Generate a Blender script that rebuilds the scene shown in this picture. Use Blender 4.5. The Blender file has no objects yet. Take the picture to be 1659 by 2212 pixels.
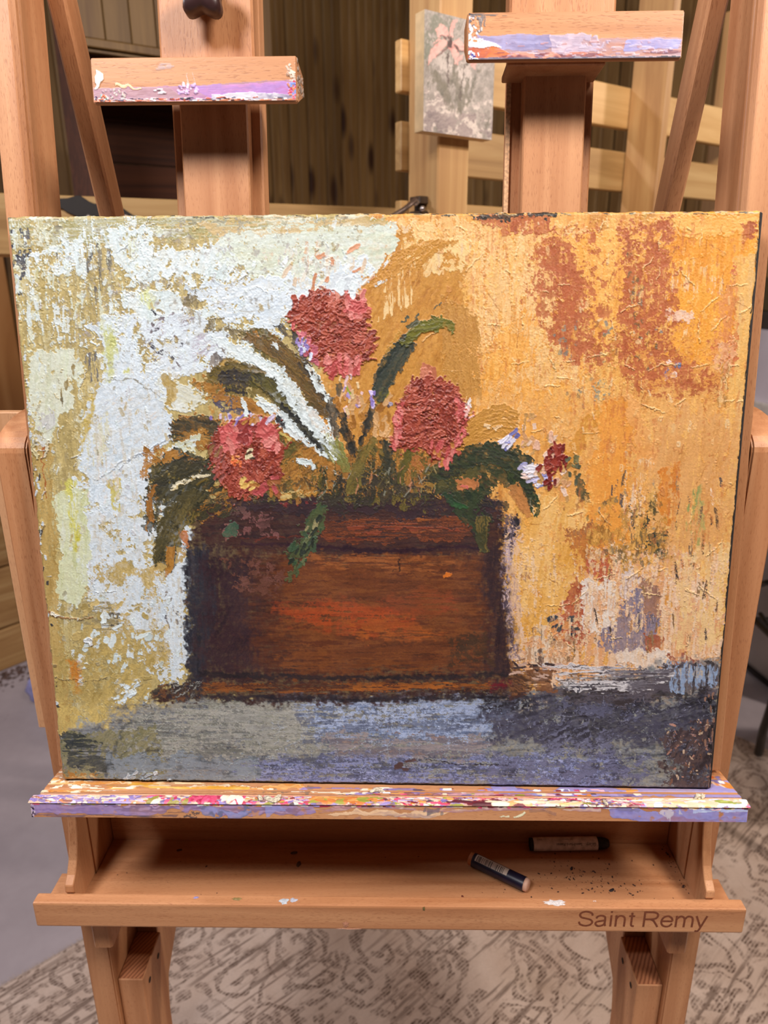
import bpy, bmesh, math, random
import numpy as np
from mathutils import Matrix, Vector

random.seed(7)
SC = bpy.context.scene
COL = SC.collection

# ------------------------------------------------------------------ camera
cd = bpy.data.cameras.new('camera')
cam = bpy.data.objects.new('camera', cd)
COL.objects.link(cam)
cd.sensor_fit = 'VERTICAL'
cd.sensor_height = 36.0
cd.lens = 1533.0 / 2212.0 * 36.0
cd.clip_start = 0.02
cd.clip_end = 60
R_ = Matrix(((0.99956024, -0.00417997, 0.0293575),
             (0.02919606, 0.3119622, -0.94964581),
             (-0.00518894, 0.95008532, 0.31194705)))
cam.matrix_world = Matrix.Translation((0, 0, 1.40)) @ R_.to_4x4()
cd.dof.use_dof = True
cd.dof.focus_distance = 0.62
cd.dof.aperture_fstop = 7.0
SC.camera = cam

# ------------------------------------------------------------------ world, lamps, exposure
w = bpy.data.worlds.new('world')
SC.world = w
w.use_nodes = True
w.node_tree.nodes['Background'].inputs[0].default_value = (1.0, 0.86, 0.80, 1)
w.node_tree.nodes['Background'].inputs[1].default_value = 0.045


def area(name, loc, target, size, power, color):
    l = bpy.data.lights.new(name, 'AREA')
    l.shape = 'DISK'
    l.size = size
    l.energy = power
    l.color = color
    o = bpy.data.objects.new(name, l)
    COL.objects.link(o)
    o.location = loc
    o.rotation_euler = (Vector(target) - Vector(loc)).to_track_quat('-Z', 'Y').to_euler()
    return o


area('ceiling_lamp_left', (-0.75, -0.30, 2.55), (0.0, 0.9, 0.9), 0.5, 35, (0.97, 0.93, 0.95))
area('ceiling_lamp_right', (0.85, -0.20, 2.55), (0.1, 0.9, 0.9), 0.5, 37, (1.0, 0.88, 0.79))
area('ceiling_lamp_far_right', (2.3, 1.3, 2.5), (1.2, 1.2, 0), 0.16, 30, (1.0, 0.86, 0.76))
area('fill_lamp_far_left', (-2.0, 1.0, 2.5), (-1.0, 1.3, 0), 0.16, 22, (0.95, 0.93, 1.0))  # unseen cool lamp, added to brighten the concrete on the left

SC.view_settings.view_transform = 'Standard'
SC.view_settings.look = 'None'
SC.view_settings.exposure = 0.0
SC.view_settings.gamma = 1.0
SC.view_settings.use_curve_mapping = False


# ------------------------------------------------------------------ helpers
def lin(c):
    c = np.asarray(c, float) / 255.0
    return np.where(c <= 0.04045, c / 12.92, ((c + 0.055) / 1.055) ** 2.4)


def l4(c):
    r = lin(c)
    return (float(r[0]), float(r[1]), float(r[2]), 1.0)


def tag(o, label=None, cat=None, group=None, kind=None):
    if label: o['label'] = label
    if cat: o['category'] = cat
    if group: o['group'] = group
    if kind: o['kind'] = kind
    return o


def empty(name, loc=(0, 0, 0), rz=0.0):
    o = bpy.data.objects.new(name, None)
    o.empty_display_size = 0.05
    COL.objects.link(o)
    o.location = loc
    o.rotation_euler = (0, 0, rz)
    return o


def obj(name, bm, mat, parent=None, mtx=None, smooth=False):
    me = bpy.data.meshes.new(name)
    bmesh.ops.recalc_face_normals(bm, faces=bm.faces)
    bm.to_mesh(me)
    bm.free()
    if smooth:
        for p in me.polygons: p.use_smooth = True
    if mat is not None: me.materials.append(mat)
    o = bpy.data.objects.new(name, me)
    COL.objects.link(o)
    if parent is not None: o.parent = parent
    if mtx is not None: o.matrix_local = mtx
    return o


def box(x0, x1, y0, y1, z0, z1, bev=0.0015, bm=None, seg=1):
    own = bm is None
    b = bmesh.new()
    vs = [b.verts.new((x, y, z)) for x in (x0, x1) for y in (y0, y1) for z in (z0, z1)]
    for f in ((0, 1, 3, 2), (4, 6, 7, 5), (0, 4, 5, 1), (2, 3, 7, 6), (0, 2, 6, 4), (1, 5, 7, 3)):
        b.faces.new([vs[i] for i in f])
    if bev > 0:
        bmesh.ops.bevel(b, geom=list(b.edges), offset=bev, segments=seg, profile=0.6, affect='EDGES')
    if own: return b
    join(bm, b)
    return bm


def join(dst, src, mtx=None):
    mp = {}
    for v in src.verts:
        mp[v] = dst.verts.new(mtx @ v.co if mtx is not None else v.co)
    for f in src.faces:
        try: dst.faces.new([mp[v] for v in f.verts])
        except ValueError: pass
    src.free()


def prism(pts, axis, a0, a1, bev=0.0012, seg=1):
    """extrude a closed 2D outline along an axis; pts in the two other axes, in xyz order"""
    b = bmesh.new()

    def co(p, a):
        if axis == 'x': return (a, p[0], p[1])
        if axis == 'y': return (p[0], a, p[1])
        return (p[0], p[1], a)
    A = [b.verts.new(co(p, a0)) for p in pts]
    B = [b.verts.new(co(p, a1)) for p in pts]
    b.faces.new(A)
    b.faces.new(B[::-1])
    n = len(pts)
    for i in range(n):
        b.faces.new((A[i], B[i], B[(i + 1) % n], A[(i + 1) % n]))
    bmesh.ops.recalc_face_normals(b, faces=b.faces)
    if bev > 0:
        bmesh.ops.bevel(b, geom=[e for e in b.edges if e.calc_face_angle(0) > 0.5], offset=bev, segments=seg, profile=0.6, affect='EDGES')
    return b


def tube(pts, r, n=10, cap=True):
    b = bmesh.new()
    pts = [Vector(p) for p in pts]
    rs = r if isinstance(r, (list, tuple)) else [r] * len(pts)
    rings = []
    for i, p in enumerate(pts):
        d = (pts[min(i + 1, len(pts) - 1)] - pts[max(i - 1, 0)]).normalized()
        q = d.to_track_quat('Z', 'Y')
        rings.append([b.verts.new(p + q @ Vector((math.cos(2 * math.pi * k / n) * rs[i], math.sin(2 * math.pi * k / n) * rs[i], 0))) for k in range(n)])
    for a, c in zip(rings, rings[1:]):
        for k in range(n):
            b.faces.new((a[k], a[(k + 1) % n], c[(k + 1) % n], c[k]))
    if cap:
        b.faces.new(rings[0][::-1])
        b.faces.new(rings[-1])
    return b


class NT:
    def __init__(s, name):
        s.m = bpy.data.materials.new(name)
        s.m.use_nodes = True
        s.t = s.m.node_tree
        s.b = s.t.nodes['Principled BSDF']

    def n(s, typ, **kw):
        nd = s.t.nodes.new(typ)
        for k, v in kw.items():
            if k == 'inp':
                for kk, vv in v.items():
                    if isinstance(vv, bpy.types.NodeSocket): s.t.links.new(vv, nd.inputs[kk])
                    else: nd.inputs[kk].default_value = vv
            else: setattr(nd, k, v)
        return nd

    def link(s, a, b): s.t.links.new(a, b)

    def coords(s, scale=(1, 1, 1), rot=(0, 0, 0), kind='Object'):
        tc = s.n('ShaderNodeTexCoord')
        mp = s.n('ShaderNodeMapping')
        s.link(tc.outputs[kind], mp.inputs[0])
        mp.inputs['Scale'].default_value = scale
        mp.inputs['Rotation'].default_value = rot
        return mp.outputs[0]

    def noise(s, vec, scale, detail=3, rough=0.5, dist=0.0):
        nd = s.n('ShaderNodeTexNoise')
        s.link(vec, nd.inputs['Vector'])
        nd.inputs['Scale'].default_value = scale
        nd.inputs['Detail'].default_value = detail
        nd.inputs['Roughness'].default_value = rough
        nd.inputs['Distortion'].default_value = dist
        return nd.outputs[0]

    def ramp(s, fac, stops, interp='LINEAR'):
        nd = s.n('ShaderNodeValToRGB')
        s.link(fac, nd.inputs[0])
        cr = nd.color_ramp
        cr.interpolation = interp
        while len(cr.elements) < len(stops): cr.elements.new(0.5)
        for e, (p, c) in zip(cr.elements, stops):
            e.position = p
            e.color = c if len(c) == 4 else (*c, 1)
        return nd.outputs[0]

    def mix(s, fac, a, b, mode='MIX'):
        nd = s.n('ShaderNodeMix', data_type='RGBA', blend_type=mode)
        for k, v in ((0, fac), (6, a), (7, b)):
            if isinstance(v, bpy.types.NodeSocket): s.link(v, nd.inputs[k])
            else: nd.inputs[k].default_value = v
        return nd.outputs[2]

    def math(s, op, a, b=0.5):
        nd = s.n('ShaderNodeMath', operation=op)
        for k, v in ((0, a), (1, b)):
            if isinstance(v, bpy.types.NodeSocket): s.link(v, nd.inputs[k])
            else: nd.inputs[k].default_value = v
        return nd.outputs[0]

    def bump(s, h, strength=0.3, dist=0.001):
        nd = s.n('ShaderNodeBump')
        s.link(h, nd.inputs['Height'])
        nd.inputs['Strength'].default_value = strength
        nd.inputs['Distance'].default_value = dist
        s.link(nd.outputs[0], s.b.inputs['Normal'])

    def set(s, **kw):
        for k, v in kw.items():
            k = k.replace('_', ' ')
            if isinstance(v, bpy.types.NodeSocket): s.link(v, s.b.inputs[k])
            else: s.b.inputs[k].default_value = v


BW, WH = (0, 0, 0, 1), (1, 1, 1, 1)


def beech(name, axis, base, dark, light, fleck=(120, 66, 40), fl=0.40, rough=0.42, seed=0, paint=False, fscale=1.0):
    """steamed beech: soft streaks along the grain and short dark pore flecks"""
    t = NT(name)
    g = {'x': (0.05, 1, 1), 'y': (1, 0.05, 1), 'z': (1, 1, 0.05)}[axis]
    v = t.coords(g)
    rnd = t.n('ShaderNodeObjectInfo').outputs['Random']
    off = t.n('ShaderNodeVectorMath', operation='ADD')
    t.link(v, off.inputs[0])
    sc = t.n('ShaderNodeVectorMath', operation='SCALE')
    sc.inputs[0].default_value = (7.3, 3.1, 5.7)
    t.link(t.math('MULTIPLY', rnd, 3.0), sc.inputs['Scale'])
    t.link(sc.outputs[0], off.inputs[1])
    v = off.outputs[0]
    big = t.noise(v, 45, 3, 0.55, 0.6)
    fine = t.noise(v, 380, 2, 0.6)
    c = t.ramp(big, [(0.28, l4(dark)), (0.5, l4(base)), (0.74, l4(light))])
    c = t.mix(t.math('MULTIPLY', fine, 0.35), c, l4(dark), 'MIX')
    # flecks: shorter than the streaks
    k = {'x': (0.13, 1, 1), 'y': (1, 0.13, 1), 'z': (1, 1, 0.13)}[axis]
    v2 = t.coords(k)
    f = t.noise(v2, 1250 * fscale, 1.5, 0.5)
    f = t.ramp(f, [(0.57, BW), (0.66, WH)])
    m = t.noise(v, 60, 2, 0.5)
    m = t.ramp(m, [(0.35, (.25, .25, .25, 1)), (0.6, WH)])
    fm = t.math('MULTIPLY', f, t.math('MULTIPLY', m, fl))
    c = t.mix(fm, c, l4(fleck))
    if paint:
        at = t.n('ShaderNodeAttribute', attribute_name='paint')
        c = t.mix(at.outputs['Alpha'], c, at.outputs['Color'])
    t.set(Base_Color=c, Roughness=rough)
    t.b.inputs['Specular IOR Level'].default_value = 0.35
    t.bump(t.math('ADD', fine, t.math('MULTIPLY', f, -0.7)), 0.12, 0.0006)
    return t.m


def pine(name, axis, base, dark, light, knots=True, rough=0.5, kcol=(70, 38, 18), ks=9.0, fac=1.0):
    t = NT(name)
    g = {'x': (0.06, 1, 1), 'y': (1, 0.06, 1), 'z': (1, 1, 0.06)}[axis]
    g = tuple(q * fac for q in g)
    v = t.coords(g)
    rnd = t.n('ShaderNodeObjectInfo').outputs['Random']
    sc = t.n('ShaderNodeVectorMath', operation='SCALE')
    sc.inputs[0].default_value = (7.3, 3.1, 5.7)
    t.link(t.math('MULTIPLY', rnd, 9.0), sc.inputs['Scale'])
    off = t.n('ShaderNodeVectorMath', operation='ADD')
    t.link(v, off.inputs[0]); t.link(sc.outputs[0], off.inputs[1])
    v = off.outputs[0]
    a = t.noise(v, 26, 4, 0.6, 1.2)
    c = t.ramp(a, [(0.3, l4(dark)), (0.5, l4(base)), (0.7, l4(light))])
    # plank to plank change
    c = t.mix(t.math('MULTIPLY', rnd, 0.45), c, l4(dark), 'MULTIPLY') if False else c
    hv = t.n('ShaderNodeHueSaturation')
    t.link(c, hv.inputs['Color'])
    t.link(t.math('ADD', t.math('MULTIPLY', rnd, 0.45), 0.78), hv.inputs['Value'])
    c = hv.outputs[0]
    if knots:
        kk = {'x': (0.35, 1, 1), 'y': (1, 0.35, 1), 'z': (1, 1, 0.35)}[axis]
        v3 = t.coords(kk)
        o3 = t.n('ShaderNodeVectorMath', operation='ADD')
        t.link(v3, o3.inputs[0]); t.link(sc.outputs[0], o3.inputs[1])
        vo = t.n('ShaderNodeTexVoronoi')
        t.link(o3.outputs[0], vo.inputs['Vector'])
        vo.inputs['Scale'].default_value = ks
        kf = t.ramp(vo.outputs['Distance'], [(0.12, WH), (0.27, BW)])
        c = t.mix(kf, c, l4(kcol))
    t.set(Base_Color=c, Roughness=rough)
    t.bump(a, 0.15, 0.002)
    return t.m


def plain(name, col, rough=0.5, metal=0.0, nscale=60, var=0.12):
    t = NT(name)
    v = t.coords()
    n = t.noise(v, nscale, 4)
    d = tuple(int(q * (1 - var)) for q in col)
    c = t.ramp(n, [(0.3, l4(d)), (0.7, l4(col))])
    t.set(Base_Color=c, Roughness=rough, Metallic=metal)
    return t.m
# ------------------------------------------------------------------ a small paint engine
# Works on a grid over a flat painted board; strokes are given in the units of a
# flat sketch of the board and end up as vertex colour plus real relief.
class Painter:
    def __init__(s, W, Hh, nx, ny, H, cx, cy, seed=1, unit=1.45):
        s.nx, s.ny = nx, ny
        u = np.linspace(0, W, nx)[None, :]
        v = np.linspace(0, Hh, ny)[:, None]
        d = H[2][0] * u + H[2][1] * v + 1.0
        s.X = (H[0][0] * u + H[0][1] * v + H[0][2]) / d + cx
        s.Y = (H[1][0] * u + H[1][1] * v + H[1][2]) / d + cy
        s.X = s.X.astype(np.float32); s.Y = s.Y.astype(np.float32)
        s.Hi = np.linalg.inv(np.array(H)); s.cx, s.cy, s.W, s.Hh = cx, cy, W, Hh
        s.C = np.zeros((ny, nx, 3), np.float32)
        s.Z = np.zeros((ny, nx), np.float32)
        s.rg = np.random.default_rng(seed)
        s.unit = unit
        s.F = {}
        for k, (a, b) in dict(iso=(60, 60), mid=(22, 22), small=(8, 8), fine=(3, 3), vert=(14, 90), vfin=(5, 45), horz=(110, 14), hfin=(50, 4)).items():
            s.F[k] = s.field(a, b)
        def eq(f):
            q = np.sort(f.ravel()[::37])
            return np.interp(f, q, np.linspace(0, 1, len(q))).astype(np.float32)
        F = s.F
        F['brk'] = eq(.42 * F['mid'] + .33 * F['small'] + .2 * F['fine'])
        F['brkv'] = eq(.3 * F['vert'] + .3 * F['vfin'] + .25 * F['small'] + .15 * F['fine'])
        F['brkh'] = eq(.3 * F['horz'] + .3 * F['hfin'] + .25 * F['small'] + .15 * F['fine'])
        s.N3x, s.N3y = s.fb(3.6, 3.6, 1), s.fb(3.6, 3.6, 1)
        s.N1x, s.N1y = s.fb(34, 34, 3), s.fb(34, 34, 3)
        s.N2x, s.N2y = s.fb(9, 9, 2), s.fb(9, 9, 2)

    def vn(s, sx, sy):
        gx = max(2, int(s.nx * s.unit / sx)); gy = max(2, int(s.ny * s.unit / sy))
        G = s.rg.random((gy, gx)).astype(np.float32)

        def ix(n, g):
            p = np.arange(n) / n * g
            i = p.astype(int); f = (p - i).astype(np.float32)
            return i % g, (i + 1) % g, f * f * (3 - 2 * f)
        i, j, f = ix(s.nx, gx)
        G = G[:, i] * (1 - f) + G[:, j] * f
        i, j, f = ix(s.ny, gy)
        return G[i] * (1 - f)[:, None] + G[j] * f[:, None]

    def fb(s, sx, sy, o=3):
        r = 0; a = 1; t = 0
        for k in range(o):
            r = r + a * s.vn(sx / 2 ** k, sy / 2 ** k); t += a; a *= 0.55
        return r / t

    def field(s, sx, sy):
        f = s.fb(sx, sy, 4)
        q = np.sort(f.ravel()[::37])
        return np.interp(f, q, np.linspace(0, 1, len(q))).astype(np.float32)

    def sl(s, x0, x1, y0, y1, pad=20):
        P = np.array([[x0 - pad, y0 - pad], [x1 + pad, y0 - pad], [x1 + pad, y1 + pad], [x0 - pad, y1 + pad]])
        q = np.c_[P[:, 0] - s.cx, P[:, 1] - s.cy, np.ones(4)] @ s.Hi.T
        u = q[:, 0] / q[:, 2] / s.W * s.nx; v = q[:, 1] / q[:, 2] / s.Hh * s.ny
        i0, i1 = int(max(0, v.min())), int(min(s.ny, v.max() + 2))
        j0, j1 = int(max(0, u.min())), int(min(s.nx, u.max() + 2))
        if i1 <= i0 or j1 <= j0: return None
        return slice(i0, i1), slice(j0, j1)

    def g(s, k, S, o=None):
        F = s.F[k]
        oy, ox = o if o is not None else (int(s.rg.integers(s.ny)), int(s.rg.integers(s.nx)))
        ii = (np.arange(S[0].start, S[0].stop) + oy) % s.ny
        jj = (np.arange(S[1].start, S[1].stop) + ox) % s.nx
        return F[ii][:, jj]

    def streak(s, X, Y, ang, wp=2.2, wa=60):
        a = math.radians(ang)
        al = X * math.cos(a) - Y * math.sin(a)
        pe = X * math.sin(a) + Y * math.cos(a)
        T = s.rg.random((64, 256)).astype(np.float32)
        p = pe / wp; q = al / wa
        i = np.floor(p); f = p - i; j = np.floor(q); h = q - j
        i = i.astype(int) % 256; j = j.astype(int) % 64
        i2 = (i + 1) % 256; j2 = (j + 1) % 64
        return (T[j, i] * (1 - f) + T[j, i2] * f) * (1 - h) + (T[j2, i] * (1 - f) + T[j2, i2] * f) * h

    def pal(s, cols, k):
        cols = lin(cols).astype(np.float32)
        n = len(cols)
        if n == 1: return np.broadcast_to(cols[0], k.shape + (3,))
        p = np.clip(k, 0, 0.9999) * (n - 1)
        i = p.astype(int); f = p - i
        f = np.clip((f - 0.5) * 2.2 + 0.5, 0, 1)[..., None]
        return cols[i] * (1 - f) + cols[i + 1] * f

    def lay(s, S, M, c, h, st, sm=1.0, ridge=0.5):
        """M 0..1 mask; c colour; h relief height (mm)"""
        m = M[..., None] * sm
        s.C[S] = s.C[S] * (1 - m) + c * m
        if h:
            # raised rim where the knife or brush let go
            k = M
            b = (np.roll(k, 2, 0) + np.roll(k, -2, 0) + np.roll(k, 2, 1) + np.roll(k, -2, 1)) / 4
            rim = k * (1 - b)
            s.Z[S] = s.Z[S] * (1 - 0.55 * M) + M * h * (0.55 + 0.6 * (st - 0.5)) + rim * h * ridge * 2

    def patch(s, poly, cols, ang=90, e=(10, 4), cov=1.0, f='brk', h=0.15, sm=1.0, k='iso', jit=0.06, soft=0, mixs=0.5, wp=2.2, thin=0.22):
        poly = np.array(poly, np.float32)
        S = s.sl(poly[:, 0].min(), poly[:, 0].max(), poly[:, 1].min(), poly[:, 1].max(), 25 + soft)
        if S is None: return
        o = (int(s.rg.integers(s.ny)), int(s.rg.integers(s.nx)))
        F0 = s.F
        ii = (np.arange(S[0].start, S[0].stop) + o[0]) % s.ny
        jj = (np.arange(S[1].start, S[1].stop) + o[1]) % s.nx
        w1x = s.N1x[ii][:, jj]; w1y = s.N1y[ii][:, jj]; w2x = s.N2x[ii][:, jj] + .30 * (s.N3x[ii][:, jj] - .5); w2y = s.N2y[ii][:, jj] + .30 * (s.N3y[ii][:, jj] - .5)
        X = s.X[S] + (w1x - .5) * 4 * e[0] + (w2x - .5) * 4 * e[1]
        Y = s.Y[S] + (w1y - .5) * 4 * e[0] + (w2y - .5) * 4 * e[1]
        ins = np.zeros(X.shape, bool)
        D = None
        n = len(poly)
        for a in range(n):
            x1, y1 = poly[a]; x2, y2 = poly[(a + 1) % n]
            if y1 != y2:
                cnd = (Y > min(y1, y2)) & (Y <= max(y1, y2))
                xi = (Y - y1) * (x2 - x1) / (y2 - y1) + x1
                ins ^= cnd & (X < xi)
            if soft:
                L = max((x2 - x1) ** 2 + (y2 - y1) ** 2, 1e-6)
                t = np.clip(((X - x1) * (x2 - x1) + (Y - y1) * (y2 - y1)) / L, 0, 1)
                dd = np.hypot(X - x1 - t * (x2 - x1), Y - y1 - t * (y2 - y1))
                D = dd if D is None else np.minimum(D, dd)
        M = ins.astype(np.float32)
        if soft:
            sd = np.where(ins, D, -D)
            M = np.clip(sd / (2 * soft) + 0.5 + (s.g('small', S) - .5) * (.7 if soft < 8 else .34) + (s.g('hfin' if abs(math.sin(math.radians(ang))) < .5 else 'vfin', S) - .5) * (.5 if soft < 8 else .4), 0, 1)
            M = M * M * (3 - 2 * M)
        if cov < 1 and f != 'blend':
            q = s.g(f, S)
            M = M * np.clip((cov - q) * 14 + 0.5, 0, 1)
        st = s.streak(s.X[S] + (w2x - .5) * 10, s.Y[S] + (w2y - .5) * 10, ang, wp)
        M = M * (1 - thin * np.clip(2.2 * (s.g('small', S) * .5 + st * .5) - .75, 0, 1))
        kk = s.g(k, S) * (1 - mixs) + st * mixs
        kk = np.clip((kk - 0.5) * 1.25 + 0.5, 0, 1)
        c = s.pal(cols, kk) * (1 + jit * 2 * (s.g('fine', S)[..., None] - 0.5)) * (1 + jit * 2 * (st[..., None] - 0.5))
        s.lay(S, M, c, h, st, sm)

    def line(s, pts, wd, cols, **kw):
        """a stroke along a smoothed polyline; wd list of widths"""
        P = np.array(pts, float)
        if len(P) > 2:
            q = [P[0]]
            for i in range(len(P) - 1):
                p0, p1, p2, p3 = P[max(i - 1, 0)], P[i], P[i + 1], P[min(i + 2, len(P) - 1)]
                for t in (0.25, 0.5, 0.75, 1):
                    q.append(0.5 * (2 * p1 + (p2 - p0) * t + (2 * p0 - 5 * p1 + 4 * p2 - p3) * t * t + (3 * p1 - p0 - 3 * p2 + p3) * t ** 3))
            Q = np.array(q)
        else: Q = P
        wv = np.interp(np.linspace(0, 1, len(Q)), np.linspace(0, 1, len(wd)), wd) / 2
        T = np.gradient(Q, axis=0); T /= np.linalg.norm(T, axis=1)[:, None] + 1e-9
        N = np.c_[-T[:, 1], T[:, 0]]
        d = Q[-1] - Q[0]
        kw.setdefault('ang', math.degrees(math.atan2(-d[1], d[0])))
        kw.setdefault('e', (3, 2))
        s.patch(np.r_[Q + N * wv[:, None], (Q - N * wv[:, None])[::-1]], cols, **kw)

    def dab(s, x, y, la, lp, ang, col, h=0.2, pw=4, rag=0.35, sm=1.0, cov=1.0):
        R = max(la, lp)
        S = s.sl(x - R, x + R, y - R, y + R, 4)
        if S is None: return
        a = math.radians(ang)
        o = (int(s.rg.integers(s.ny)), int(s.rg.integers(s.nx)))
        ii = (np.arange(S[0].start, S[0].stop) + o[0]) % s.ny
        jj = (np.arange(S[1].start, S[1].stop) + o[1]) % s.nx
        n1 = s.N2x[ii][:, jj] - .5; n2 = s.N2y[ii][:, jj] - .5
        dx = s.X[S] - x; dy = s.Y[S] - y
        al = (dx * math.cos(a) - dy * math.sin(a)) / la + n1 * rag * 3
        pe = (dx * math.sin(a) + dy * math.cos(a)) / lp + n2 * rag * 3
        r = np.abs(al) ** pw + np.abs(pe) ** pw
        M = np.clip((1 - r) * 2.5, 0, 1)
        st = s.streak(s.X[S], s.Y[S], ang, 2.0, 40)
        if cov < 1: M = M * np.clip((cov - st * .6 - s.F['fine'][ii][:, jj] * .4) * 8 + 0.5, 0, 1)
        c = lin(col).astype(np.float32) * (1 + 0.22 * (st[..., None] - 0.5))
        s.lay(S, M, c, h, st, sm)

    def dabs(s, poly, n, la, lp, ang, cols, h=0.2, cov=1.0, pw=4, rag=0.35, sm=1.0, dens=None):
        poly = np.array(poly, float)
        x0, y0 = poly.min(0); x1, y1 = poly.max(0)
        k = 0; guard = 0
        while k < n and guard < n * 30:
            guard += 1
            x = s.rg.uniform(x0, x1); y = s.rg.uniform(y0, y1)
            c = False; m = len(poly)
            for a in range(m):
                xa, ya = poly[a]; xb, yb = poly[(a + 1) % m]
                if (ya > y) != (yb > y) and x < (y - ya) * (xb - xa) / (yb - ya) + xa: c = not c
            if not c: continue
            k += 1
            an = ang(x, y) if callable(ang) else s.rg.uniform(*ang)
            col = np.array(cols[int(s.rg.integers(len(cols)))], float) + s.rg.normal(0, 6)
            s.dab(x, y, s.rg.uniform(*la), s.rg.uniform(*lp), an, np.clip(col, 3, 253), h * s.rg.uniform(.5, 1.3), pw, rag, sm, cov)


def board_mesh(name, pts, colors, mat, parent=None, mtx=None, attr='paint'):
    """pts (ny,nx,3), colors (ny,nx,3|4) -> grid mesh with a colour attribute"""
    ny, nx = pts.shape[:2]
    idx = np.arange(ny * nx, dtype=np.int32).reshape(ny, nx)
    q = np.stack([idx[:-1, :-1], idx[1:, :-1], idx[1:, 1:], idx[:-1, 1:]], -1).reshape(-1)
    nf = (ny - 1) * (nx - 1)
    me = bpy.data.meshes.new(name)
    me.vertices.add(ny * nx)
    me.vertices.foreach_set('co', pts.astype(np.float32).ravel())
    me.loops.add(nf * 4)
    me.loops.foreach_set('vertex_index', q)
    me.polygons.add(nf)
    me.polygons.foreach_set('loop_start', np.arange(0, nf * 4, 4, dtype=np.int32))
    me.polygons.foreach_set('use_smooth', np.ones(nf, bool))
    me.update(calc_edges=True)
    ca = me.color_attributes.new(attr, 'FLOAT_COLOR', 'POINT')
    c4 = np.ones((ny * nx, 4), np.float32)
    c4[:, :colors.shape[-1]] = colors.reshape(ny * nx, -1)
    ca.data.foreach_set('color', c4.ravel())
    me.materials.append(mat)
    o = bpy.data.objects.new(name, me)
    COL.objects.link(o)
    if parent is not None: o.parent = parent
    if mtx is not None: o.matrix_local = mtx
    return o
# ------------------------------------------------------------------ the big oil painting
PW, PH = 0.6101, 0.5084
PHOM = [[2632.8262707, 16.0714045, -814.5], [11.4506494, 2592.5581874, -638.0], [-0.0503473, 0.3202849, 1.0]]


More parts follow.
